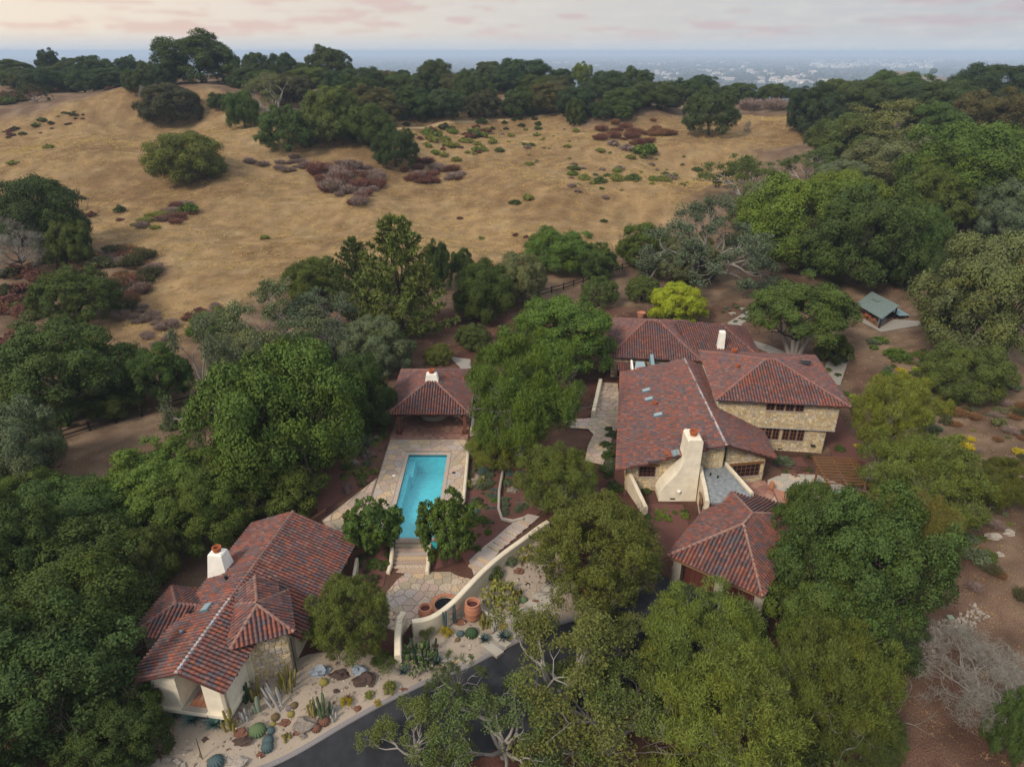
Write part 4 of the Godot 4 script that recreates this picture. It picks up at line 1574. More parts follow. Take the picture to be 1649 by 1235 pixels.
	far_building(1530, 5390, 34, 8, 23, -0.12, true, "short pale roofed building in the valley suburb behind the crest, left part", "suburb buildings behind the crest")
	far_building(1490, 4472, 37, 14, 31, 0.42, true, "pale roofed building in the valley suburb behind the crest, middle part", "suburb buildings behind the crest")
	far_building(1681, 4554, 42, 13, 24, 0.09, true, "pale roofed building in the valley suburb behind the crest, right part", "suburb buildings behind the crest")
	far_building(1817, 4960, 33, 8, 19, -0.14, true, "short pale roofed building in the valley suburb behind the crest, right part", "suburb buildings behind the crest")
	far_building(1522, 4339, 49, 10, 33, -0.23, true, "long pale roofed building in the valley suburb behind the crest, middle part", "suburb buildings behind the crest")
	far_building(2519, 6789, 51, 12, 33, 0.40, true, "long pale roofed building in the valley suburb behind the crest, right part", "suburb buildings behind the crest")
	far_building(1536, 4166, 50, 12, 21, 0.02, true, "long pale roofed building in the valley suburb behind the crest, right part", "suburb buildings behind the crest")
	far_building(2397, 5973, 59, 11, 24, -0.50, true, "long pale roofed building in the valley suburb behind the crest, right part", "suburb buildings behind the crest")
	far_building(1983, 6247, 47, 13, 33, 0.11, true, "pale roofed building in the valley suburb behind the crest, middle part", "suburb buildings behind the crest")
	far_building(2087, 6590, 48, 11, 29, -0.13, true, "long pale roofed building in the valley suburb behind the crest, middle part", "suburb buildings behind the crest")
	far_building(2434, 6089, 34, 10, 28, 0.40, true, "short pale roofed building in the valley suburb behind the crest, right part", "suburb buildings behind the crest")
	far_building(1310, 4650, 51, 9, 19, 0.07, true, "long pale roofed building in the valley suburb behind the crest, left part", "suburb buildings behind the crest")
	far_building(1603, 4083, 50, 11, 25, 0.03, true, "long pale roofed building in the valley suburb behind the crest, right part", "suburb buildings behind the crest")
	far_building(2302, 5713, 33, 12, 33, -0.31, true, "short pale roofed building in the valley suburb behind the crest, right part", "suburb buildings behind the crest")
	far_building(1689, 6555, 43, 12, 21, -0.31, true, "pale roofed building in the valley suburb behind the crest, left part", "suburb buildings behind the crest")
	far_building(1627, 4615, 48, 12, 19, -0.02, true, "long pale roofed building in the valley suburb behind the crest, middle part", "suburb buildings behind the crest")
	far_building(1546, 3929, 34, 13, 28, 0.43, true, "short pale roofed building in the valley suburb behind the crest, right part", "suburb buildings behind the crest")
	far_building(1311, 4488, 54, 11, 20, -0.31, true, "long pale roofed building in the valley suburb behind the crest, left part", "suburb buildings behind the crest")
	far_building(1859, 6675, 28, 12, 20, 0.26, true, "short pale roofed building in the valley suburb behind the crest, left part", "suburb buildings behind the crest")
	far_building(1587, 4213, 53, 12, 33, 0.46, true, "long pale roofed building in the valley suburb behind the crest, right part", "suburb buildings behind the crest")
	far_building(1404, 3914, 26, 9, 19, -0.29, true, "short pale roofed building in the valley suburb behind the crest, middle part", "suburb buildings behind the crest")
	far_building(1091, 5390, 33, 11, 19, -0.10, true, "long pale house among valley trees behind the crest, middle part", "valley houses behind the crest")
	far_building(1234, 5593, 21, 10, 24, 0.18, true, "short pale house among valley trees behind the crest, middle part", "valley houses behind the crest")
	far_building(955, 4420, 39, 7, 30, 0.22, true, "long pale house among valley trees behind the crest, middle part", "valley houses behind the crest")
	far_building(1225, 6328, 29, 9, 30, 0.42, true, "pale house among valley trees behind the crest, left part", "valley houses behind the crest")
	far_building(1181, 5814, 29, 10, 31, 0.08, true, "pale house among valley trees behind the crest, middle part", "valley houses behind the crest")
	far_building(1103, 5691, 37, 10, 19, -0.08, true, "long pale house among valley trees behind the crest, left part", "valley houses behind the crest")
	far_building(929, 4944, 20, 8, 20, -0.02, true, "short pale house among valley trees behind the crest, left part", "valley houses behind the crest")
	far_building(1396, 5203, 26, 12, 19, -0.14, true, "pale house among valley trees behind the crest, right part", "valley houses behind the crest")
	far_building(1669, 6708, 35, 9, 18, -0.25, true, "long pale house among valley trees behind the crest, right part", "valley houses behind the crest")
	far_building(1178, 5574, 29, 7, 21, 0.47, true, "pale house among valley trees behind the crest, middle part", "valley houses behind the crest")
	far_building(1124, 5359, 20, 8, 33, 0.19, true, "short pale house among valley trees behind the crest, middle part", "valley houses behind the crest")
	far_building(1415, 6540, 27, 11, 25, 0.09, true, "pale house among valley trees behind the crest, middle part", "valley houses behind the crest")
	far_building(1294, 4986, 32, 7, 18, 0.27, true, "pale house among valley trees behind the crest, right part", "valley houses behind the crest")
	far_building(945, 4564, 36, 12, 24, 0.50, true, "long pale house among valley trees behind the crest, middle part", "valley houses behind the crest")
	far_building(2546, 8258, 49, 18, 25, 0.47, false, "short small pale building scattered on the valley floor, right part", "scattered valley buildings")
	far_building(5467, 13496, 65, 12, 26, -0.21, false, "small pale building scattered on the valley floor, right part", "scattered valley buildings")
	far_building(3996, 14788, 50, 14, 19, -0.12, false, "short small pale building scattered on the valley floor, right part", "scattered valley buildings")
	far_building(3038, 8289, 52, 9, 31, 0.46, false, "short small pale building scattered on the valley floor, right part", "scattered valley buildings")
	far_building(3539, 14593, 54, 19, 33, -0.47, false, "short small pale building scattered on the valley floor, middle part", "scattered valley buildings")
	far_building(815, 11256, 56, 17, 24, 0.28, false, "short small pale building scattered on the valley floor, left part", "scattered valley buildings")
	far_building(619, 10520, 98, 17, 19, -0.39, false, "long small pale building scattered on the valley floor, left part", "scattered valley buildings")
	far_building(3069, 11752, 62, 14, 27, 0.47, false, "small pale building scattered on the valley floor, middle part", "scattered valley buildings")
	far_building(969, 10146, 56, 15, 30, -0.37, false, "short small pale building scattered on the valley floor, left part", "scattered valley buildings")
	far_building(1800, 9250, 40, 17, 25, 0.00, false, "short small pale building scattered on the valley floor, middle part", "scattered valley buildings")
	far_building(2172, 8757, 43, 15, 19, -0.11, false, "short small pale building scattered on the valley floor, middle part", "scattered valley buildings")
	far_building(2284, 16512, 58, 14, 28, 0.42, false, "short small pale building scattered on the valley floor, middle part", "scattered valley buildings")
	far_building(1553, 10430, 83, 19, 33, 0.49, false, "long small pale building scattered on the valley floor, middle part", "scattered valley buildings")
	far_building(1704, 14159, 96, 10, 25, 0.24, false, "long small pale building scattered on the valley floor, left part", "scattered valley buildings")
	far_building(2486, 11622, 95, 12, 27, 0.33, false, "long small pale building scattered on the valley floor, middle part", "scattered valley buildings")
	far_building(636, 11988, 70, 15, 21, -0.05, false, "small pale building scattered on the valley floor, left part", "scattered valley buildings")
	far_building(320, 15344, 61, 11, 33, -0.24, false, "small pale building scattered on the valley floor, left part", "scattered valley buildings")
	far_building(969, 8807, 84, 12, 31, 0.13, false, "long small pale building scattered on the valley floor, left part", "scattered valley buildings")
	far_building(1522, 9733, 55, 12, 32, -0.06, false, "short small pale building scattered on the valley floor, middle part", "scattered valley buildings")
	far_building(5119, 14017, 48, 10, 30, 0.06, false, "short small pale building scattered on the valley floor, right part", "scattered valley buildings")
	far_building(4, 16109, 89, 14, 32, -0.46, false, "long small pale building scattered on the valley floor, left part", "scattered valley buildings")
	far_building(3546, 14877, 83, 16, 28, -0.28, false, "long small pale building scattered on the valley floor, middle part", "scattered valley buildings")
	far_building(5786, 14977, 44, 17, 19, -0.43, false, "short small pale building scattered on the valley floor, right part", "scattered valley buildings")
	far_building(1786, 9602, 94, 17, 19, 0.14, false, "long small pale building scattered on the valley floor, middle part", "scattered valley buildings")
	far_building(5087, 14830, 85, 12, 23, -0.50, false, "long small pale building scattered on the valley floor, right part", "scattered valley buildings")
	far_building(3252, 10540, 94, 14, 20, -0.28, false, "long small pale building scattered on the valley floor, right part", "scattered valley buildings")
	far_building(840, 8004, 52, 10, 24, -0.42, false, "short small pale building scattered on the valley floor, left part", "scattered valley buildings")
	far_building(1677, 9780, 79, 11, 20, -0.01, false, "small pale building scattered on the valley floor, middle part", "scattered valley buildings")
	far_building(3099, 11098, 74, 19, 20, -0.23, false, "small pale building scattered on the valley floor, right part", "scattered valley buildings")
	far_building(2073, 10385, 94, 15, 29, -0.08, false, "long small pale building scattered on the valley floor, middle part", "scattered valley buildings")
	far_building(9337, 18471, 40, 75, 30, 0.28, false, "tall pale tower block in the hazy town", "")
	far_building(9393, 16926, 70, 50, 40, 0.34, false, "broad pale block right of the tower block", "")

func far_building(x: float, d: float, w: float, h: float, l: float, yaw: float, roofed: bool, label: String, group: String) -> void:
	var y := land(x, -d)
	var root := thing("valley_building", label, "building", Vector3(x, y, -d), group)
	root.rotation.y = yaw
	var mb := MB.new()
	mb.cube(Vector3(0, h * 0.5 - 1.5, 0), Vector3(w, h + 3.0, l))
	var o := MeshInstance3D.new()
	o.name = "wall"; o.mesh = mb.mesh(); o.material_override = M.far_wall
	root.add_child(o)
	mb = MB.new()
	if roofed:
		var a := Vector3(-w * 0.54, h, l * 0.54)
		var b := Vector3(w * 0.54, h, l * 0.54)
		var c := Vector3(w * 0.54, h, -l * 0.54)
		var e := Vector3(-w * 0.54, h, -l * 0.54)
		var r1 := Vector3(-w * 0.4, h + l * 0.2, 0)
		var r2 := Vector3(w * 0.4, h + l * 0.2, 0)
		mb.quad(a, b, r2, r1); mb.quad(c, e, r1, r2); mb.tri(b, c, r2); mb.tri(e, a, r1)
	else:
		mb.cube(Vector3(0, h + 0.4, 0), Vector3(w * 1.02, 0.8, l * 1.02))
	o = MeshInstance3D.new()
	o.name = "roof"; o.mesh = mb.mesh(); o.material_override = M.far_roof if roofed else M.far_wall
	root.add_child(o)
	var rows := maxi(1, int(h / 4.0))
	for k in rows:
		mb = MB.new()
		mb.cube(Vector3(0, (k + 0.55) * h / rows, l * 0.5 + 0.06), Vector3(w * 0.9, h / rows * 0.42, 0.12))
		o = MeshInstance3D.new()
		o.name = "window"; o.mesh = mb.mesh(); o.material_override = M.glass
		root.add_child(o, true)

# ---------------------------------------------------------------- paving, pool, drive
func slab_y(called: String, pg: PackedVector2Array, y: float, deep: float, m: Material, label: String) -> MeshInstance3D:
	var mb := MB.new()
	mb.prism(pg, y - deep, y)
	var o := put(called, mb, m)
	meta(o, label, "", "", "structure")
	return o

func paving() -> void:
	rng.seed = 5
	# drive
	var n_edge := [-30.0, -23.5, -24.0, -27.2, -16.8, -30.7, -12.0, -34.0, -8.7, -36.1, -6.0, -37.8, -2.2, -39.9, 2.4, -42.5, 7.0, -44.5, 11.6, -46.9, 13.6, -48.6]
	var s_edge := [18.6, -45.8, 22.0, -43.0, 17.0, -39.5, 9.0, -37.0, 2.0, -34.3, -3.0, -31.5, -8.0, -28.0, -14.0, -24.0, -22.0, -20.0]
	var road := patch("driveway", poly(n_edge + s_edge), M.asphalt, 0.05)
	road.set_meta("label", "dark asphalt driveway curving up to the garage")
	var line := []
	for i in range(0, n_edge.size(), 2): line.append(Vector2(n_edge[i], n_edge[i + 1]))
	var cv := Curve2D.new()
	for i in line.size():
		var t: Vector2 = (line[mini(i + 1, line.size() - 1)] - line[maxi(i - 1, 0)]) * 0.16
		cv.add_point(line[i], -t, t)
	var pts := []
	for p in cv.tessellate_even_length(4, 0.8):
		pts.append(Vector3(p.x, land(p.x, p.y) + 0.16, p.y))
	var kb := put("kerb", ribbon(pts, 0.42, 0.25), M.kerb)
	meta(kb, "grey concrete kerb along the upper edge of the driveway", "", "", "structure")
	# gravel of the cactus garden
	var bed := poly([-27, -32, -24.4, -27.5, -17.0, -31.0, -12.1, -34.35, -8.8, -36.4, -6.1, -38.1, -2.3, -40.2, 2.3, -42.8, 6.2, -44.6, 5.2, -48, 3.6, -53, 1.7, -53.2, -0.9, -49.2, -3.5, -45.3, -6.2, -42.4, -8.4, -41.4, -8.9, -38.6, -13, -39.6, -16, -38.9, -19.3, -36.6, -20.2, -33.2, -25.2, -34.2])
	var gr := patch("gravel_bed", Geometry2D.offset_polygon(bed, 0.28)[0], M.gravel, 0.07)
	gr.set_meta("label", "pale gravel of the cactus garden below the curved wall")
	var px := []
	var pc := []
	for i in 5200:
		var q := Vector2(rng.randf_range(-27.0, 6.5), rng.randf_range(-53.0, -27.0))
		if not Geometry2D.is_point_in_polygon(q, bed): continue
		var s := 0.05 + 0.13 * pow(rng.randf(), 4.0)
		px.append(Transform3D(Basis.from_euler(Vector3(rng.randf() * TAU, rng.randf() * TAU, 0)) * Basis.from_scale(Vector3(s, s, s) * rng.randf_range(0.8, 1.3)), Vector3(q.x, land(q.x, q.y) + 0.08, q.y)))
		pc.append(tone([Color(0.5, 0.42, 0.34), Color(0.36, 0.27, 0.21), Color(0.62, 0.55, 0.46), Color(0.26, 0.15, 0.10)][rng.randi() % 4], 0.2))
	many("pebbles", stone_mesh, M.stone, px, pc)
	get_child(get_child_count() - 1).set_meta("label", "loose pebbles strewn over the pale cactus gravel")
	# beds of red mulch
	for b in [
		[poly([-5.0, -70, -1.0, -66, -1.1, -55, 0.6, -54, -1.8, -51.6, -3.9, -49.3, -5.2, -51.0, -7.5, -51.6, -7.5, -49.2, -5.0, -50]), "red mulch bed with low plants right of the pool terrace"],
		[poly([-0.7, -66, 3.5, -70, 6.0, -60, 2.0, -55.5, -0.9, -55.2]), "red mulch bed behind the low curved stone edging"],
		[poly([-14.9, -73, -19, -72, -22, -64, -19.6, -56, -15.4, -62.2]), "red mulch bed left of the pool terrace"],
		[poly([-11.6, -52.5, -15.2, -50.6, -14.6, -47.5, -12.5, -45.5, -11.5, -47]), "red mulch bed between gatehouse and court"],
		[poly([11.8, -59, 10.3, -66, 12.3, -74, 13.4, -74, 12.2, -60]), "red mulch strip along the long eave of the house"],
		[poly([13.4, -57.6, 17.5, -57.4, 17.4, -52, 13.2, -49.8, 12.8, -54]), "red mulch court below the white chimney"],
		[poly([36.6, -66, 39, -80, 42, -80, 40, -64]), "red mulch strip right of the stone tower"],
		[poly([30, -63.6, 33, -64, 33, -66.3, 28.6, -65.5]), "red mulch planter below the tower wall"],
		]:
		var mp := patch("mulch_bed", b[0], M.mulch, 0.06, 1.2)
		mp.set_meta("label", b[1])
	# the pool terrace round the pool
	var base := slab_y("pool_terrace", poly([-14.7, -70.85, -5.3, -70.85, -5.2, -51.9, -7.1, -51.9, -7.1, -67.8, -12.35, -67.8, -12.35, -51.9, -13.2, -51.9, -14.7, -55]), -0.03, 0.5, M.joint, "flagstone terrace round the swimming pool")
	flags("flagstone", base, poly([-14.65, -70.8, -5.35, -70.8, -5.3, -68.25, -14.65, -68.25]), 0.0, 1.05, M.flags)
	flags("flagstone", base, poly([-14.65, -68.25, -12.4, -68.25, -12.4, -51.95, -13.2, -51.95, -14.6, -55]), 0.0, 1.0, M.flags)
	flags("flagstone", base, poly([-7.05, -68.25, -5.3, -68.25, -5.25, -51.95, -7.05, -51.95]), 0.0, 0.95, M.flags)
	# walk of large flags towards the gatehouse
	var walk := patch("flagstone_walk", poly([-14.75, -62.6, -18.9, -55.0, -16.6, -51.2, -13.2, -51.9, -14.75, -55]), M.joint, 0.13, 0.8)
	walk.set_meta("label", "flagstone walk from the pool terrace to the gatehouse")
	flags("flagstone", walk, poly([-14.8, -62.4, -18.8, -55.0, -16.6, -51.3, -13.3, -52.0, -14.8, -55]), 0.18, 1.25, M.flags, [], 0.05, true)
	pool()
	# stair from the court to the terrace
	var st := thing("garden_stair", "broad flagstone stair between pool terrace and round court", "steps", Vector3(-9.5, -1.2, -50.3))
	for i in 8:
		var y := -1.05 + 0.15 * i
		var zz := -48.75 - 0.42 * i
		var mb := MB.new()
		mb.prism(poly([-10.95 - 0.02 * i, zz, -8.0, zz, -8.0, zz - 0.46, -10.95 - 0.02 * i, zz - 0.46]), y - 0.9, y)
		put("tread", mb, M.flags[i % 7], st)
	for s in [[[Vector3(-11.75, 0.35, -52.6), Vector3(-11.4, 0.45, -51.6), Vector3(-11.2, 0.2, -50.4), Vector3(-11.2, -0.35, -49.3), Vector3(-11.35, -0.75, -48.4)]], [[Vector3(-7.75, 0.35, -51.2), Vector3(-7.75, 0.2, -50.2), Vector3(-7.75, -0.35, -49.2), Vector3(-7.8, -0.8, -48.6)]]]:
		put("side_wall", ribbon(s[0], 0.34, 0.3, -1.6), M.wall_cream, st)
	# the court
	var court := poly([-11.1, -48.9, -12.0, -46.8, -12.5, -44.6, -11.4, -42.7, -9.6, -41.8, -8.4, -41.6, -6.4, -42.6, -4.2, -45.2, -3.1, -47.2, -3.6, -48.4, -5.2, -49.0, -7.6, -49.0])
	base = slab_y("entry_court", court, -1.23, 0.6, M.joint, "rounded flagstone court behind the curved garden wall")
	flags("flagstone", base, court, -1.19, 0.85, M.flags)
	# winding path with steps on the right of the court
	var path := patch("garden_path", poly([-3.5, -48.3, -2.2, -49.4, -1.0, -51.5, 1.6, -54.2, 2.8, -55.8, 1.6, -56.2, -0.4, -54.3, -2.6, -52.0, -4.0, -50.0]), M.flags[4], 0.09)
	path.set_meta("label", "narrow winding stone path with steps above the court")
	var sp := [Vector2(-3.4, -49.1), Vector2(-2.7, -49.9), Vector2(-1.7, -51.6), Vector2(-1.2, -52.2), Vector2(-0.6, -52.8), Vector2(0.0, -53.4), Vector2(0.6, -54.0), Vector2(1.2, -54.7)]
	for i in sp.size():
		var mb := MB.new()
		var p: Vector2 = sp[i]
		var r := Vector2(0.8, 0.65).normalized()
		var f := Vector2(r.y, -r.x)
		var y := land(p.x, p.y) + 0.2
		mb.prism(PackedVector2Array([p - r * 0.66 - f * 0.22, p + r * 0.66 - f * 0.2, p + r * 0.62 + f * 0.22, p - r * 0.62 + f * 0.2]), y - 0.5, y)
		put("step", mb, M.flags[(i * 3) % 7], path)
	# steps of pale slabs through the cactus garden
	var gs := patch("gravel_path", poly([5.2, -47.6, 3.4, -47.9, 0.2, -43.4, -2.6, -40.3, -1.4, -39.9, 1.7, -42.2]), M.concrete, 0.11, 0.6)
	gs.set_meta("label", "pale slab path through the cactus garden under the olive tree")
	for i in 9:
		var t := i / 8.0
		var p := Vector2(4.2, -47.5).lerp(Vector2(-1.6, -40.6), t)
		var r := Vector2(0.72, 0.62).normalized()
		var f := Vector2(r.y, -r.x)
		var y := land(p.x, p.y) + 0.19
		var mb := MB.new()
		mb.prism(PackedVector2Array([p - r * 0.95 - f * 0.36, p + r * 0.85 - f * 0.40, p + r * 0.95 + f * 0.36, p - r * 0.85 + f * 0.38]), y - 0.3, y)
		put("slab", mb, M.pale_stone, gs)
	var gp := patch("gate_path", poly([-8.9, -38.7, -8.2, -39.9, -5.0, -39.6, -3.0, -40.0, -4.4, -38.9, -6.6, -38.3]), M.concrete, 0.12, 0.6)
	gp.set_meta("label", "pale stone landing outside the wall gate")
	flags("flagstone", gp, poly([-8.8, -38.8, -8.2, -39.8, -5.0, -39.5, -3.2, -39.9, -4.5, -39.0, -6.6, -38.4]), 0.16, 0.75, [M.pale_stone, M.flags[1], M.flags[3]], [], 0.03, true)
	# path and landing in front of the house
	var hp := poly([6.6, -74.8, 13.4, -75.8, 13.0, -73.0, 11.9, -70.0, 11.0, -67.0, 10.2, -64.6, 8.2, -65.4, 8.9, -68.6, 9.8, -71.2, 9.3, -72.5, 7.0, -72.8])
	var hpo := patch("house_path", hp, M.joint, 0.12)
	hpo.set_meta("label", "curving flagstone path along the left side of the house")
	flags("flagstone", hpo, hp, 0.17, 0.95, M.flags, [], 0.025, true)
	var fc := poly([10.4, -75.4, 13.8, -75.6, 14.6, -84.6, 12.2, -84.9])
	var fco := patch("front_court", fc, M.joint, 0.12)
	fco.set_meta("label", "shaded flagstone court by the far left corner of the house")
	flags("flagstone", fco, fc, 0.18, 1.1, M.flags, [], 0.025, true)
	# patio on the right
	var pa := patch("patio", poly([27.6, -61.6, 29.6, -62.8, 33.4, -62.6, 36.0, -60.0, 34.0, -56.5, 27.0, -55.8, 26.0, -57.2]), M.pale_stone, 0.10)
	pa.set_meta("label", "pale stone patio below the tower")
	flags("flagstone", pa, poly([27.7, -61.5, 29.6, -62.7, 33.3, -62.5, 35.9, -60.0, 33.9, -56.6, 27.0, -55.9, 26.1, -57.2]), 0.14, 1.3, [M.pale_stone, M.flags[4], M.pale_stone, M.flags[1]], [], 0.015, true)
	var bt := patch("brick_terrace", poly([22.6, -60.7, 27.2, -61.4, 27.5, -59.0, 26.0, -56.4, 23.5, -55.5]), M.floor_tiles[0], 0.16)
	bt.set_meta("label", "red tiled terrace outside the lounge window")
	flags("floor_tile", bt, poly([22.7, -60.6, 27.1, -61.3, 27.4, -59.0, 26.0, -56.5, 23.6, -55.6]), 0.2, 0.8, M.floor_tiles, [], 0.015, true)
	for i in 4:
		var mb := MB.new()
		mb.prism(poly([27.4 + i * 0.45, -59.6 + i * 0.1, 27.85 + i * 0.45, -59.5 + i * 0.1, 27.7 + i * 0.45, -57.0 + i * 0.2, 27.2 + i * 0.45, -57.1 + i * 0.2]), 0.1, 0.75 - i * 0.14)
		put("step", mb, M.floor_tiles[(i * 2) % 4] if i % 2 == 0 else M.terracotta, bt)
	# garden paths on the rise behind the house
	for b in [
		[[37.0, -97.0, 34.0, -101.0, 36.0, -106.5, 41.0, -110.0, 47.0, -110.5, 47.0, -109.0, 41.8, -108.3, 38.0, -105.5, 36.2, -101.2, 39.5, -97.0, 42.0, -92.0, 40.0, -91.5], "pale gravel path curving through the garden behind the house"],
		[[41.5, -84.5, 44.5, -83.0, 50.0, -92.5, 47.8, -93.5, 43.6, -87.0], "pale path leading up from the tower's right side"],
		[[17.0, -103.0, 22.0, -106.5, 25.0, -106.0, 24.5, -104.8, 20.0, -103.0], "pale gravel path above the rear wing"],
		[[-9.5, -94.0, -6.2, -93.0, -5.6, -86.0, -7.0, -84.5, -8.5, -86.0, -7.5, -90.0], "dusty path behind the pool house"],
		[[56.8, -105.2, 58.2, -100.2, 65.6, -102.3, 66.2, -104.0, 60.0, -106.0], "pale dirt apron in front of the garden shed"],
		]:
		var gpth := patch("path", poly(b[0]), M.concrete, 0.09, 1.2)
		gpth.set_meta("label", b[1])

func pool() -> void:
	var x0 := -11.95
	var x1 := -7.5
	var z0 := -67.4
	var z1 := -52.35
	var root := thing("swimming_pool", "long rectangular turquoise swimming pool in the flagstone terrace", "pool", Vector3((x0 + x1) * 0.5, 0, (z0 + z1) * 0.5))
	var mb := MB.new()
	var y := -0.16
	mb.box(Vector3(x0 - 0.3, -2.9, z0 - 0.3), Vector3(x1 - x0 + 0.6, 0, 0), Vector3(0, 0.2, 0), Vector3(0, 1.5, z1 - z0 + 0.6))
	for w in [[x0 - 0.3, z0 - 0.3, x0, z1 + 0.3], [x1, z0 - 0.3, x1 + 0.3, z1 + 0.3], [x0, z0 - 0.3, x1, z0], [x0, z1, x1, z1 + 0.3]]:
		mb.box(Vector3(w[0], -2.9, w[1]), Vector3(w[2] - w[0], 0, 0), Vector3(0, 2.84, 0), Vector3(0, 0, w[3] - w[1]))
	put("basin", mb, M.pool_plaster, root)
	mb = MB.new()
	for w in [[x0, z0, x0 + 0.02, z1], [x1 - 0.02, z0, x1, z1], [x0 + 0.02, z0, x1 - 0.02, z0 + 0.02], [x0 + 0.02, z1 - 0.02, x1 - 0.02, z1]]:
		mb.box(Vector3(w[0], -0.32, w[1]), Vector3(w[2] - w[0], 0, 0), Vector3(0, 0.25, 0), Vector3(0, 0, w[3] - w[1]))
	put("tile_band", mb, M.pool_tile, root)
	mb = MB.new()
	mb.box(Vector3(x0, -2.8, z0), Vector3(0.8, 0, 0), Vector3(0, 1.9, 0), Vector3(0, 0, 3.2))
	mb.box(Vector3(x0, -2.8, z0 + 3.2), Vector3(0.45, 0, 0), Vector3(0, 2.2, 0), Vector3(0, 0, 11.85))
	put("bench", mb, M.pool_plaster, root)
	# coping stones
	var c := 0.0
	var ring := []
	var k := 0
	var cw := 0.42
	var zz := z0
	while zz < z1 - 0.2:
		for s in [x0 - cw, x1]:
			mb = MB.new()
			mb.prism(poly([s, zz + 0.012, s + cw, zz + 0.012, s + cw, minf(zz + 0.9, z1) - 0.012, s, minf(zz + 0.9, z1) - 0.012]), -0.08, 0.022)
			put("coping_stone", mb, M.pale_stone if k % 3 else M.flags[5], root)
			k += 1
		zz += 0.9
	for s in [z0 - cw, z1]:
		var xx := x0 - cw
		while xx < x1 + cw - 0.1:
			var xe := minf(xx + 0.9, x1 + cw)
			mb = MB.new()
			mb.prism(poly([xx + 0.012, s, xe - 0.012, s, xe - 0.012, s + cw, xx + 0.012, s + cw]), -0.08, 0.022)
			put("coping_stone", mb, M.pale_stone if k % 3 else M.flags[5], root)
			k += 1
			xx += 0.9
	var wm := StandardMaterial3D.new()
	wm.resource_name = "pool_water"
	wm.transparency = BaseMaterial3D.TRANSPARENCY_ALPHA
	wm.albedo_color = Color(0.05, 0.62, 0.70, 0.12)
	wm.roughness = 0.04
	wm.heightmap_enabled = true
	wm.heightmap_texture = M.tex_bump
	wm.heightmap_scale = 1.2
	wm.uv1_triplanar = true
	wm.uv1_world_triplanar = true
	wm.uv1_scale = Vector3.ONE * 0.35
	mb = MB.new()
	mb.quad(Vector3(x0, y, z1), Vector3(x1, y, z1), Vector3(x1, y, z0), Vector3(x0, y, z0))
	put("water", mb, wm, root)
	# skimmer lids in the terrace
	for q in [[-6.45, -63.6, M.iron, "small dark drain lid in the terrace right of the pool"], [-13.0, -63.0, M.white_stucco, "small white skimmer lid in the terrace left of the pool"]]:
		mb = MB.new()
		mb.lathe(Vector3(q[0], 0.012, q[1]), [Vector2(0.2, 0), Vector2(0.2, 0.02), Vector2(0.0, 0.022)], 12)
		solo("lid", mb, q[2], q[3], "lid")

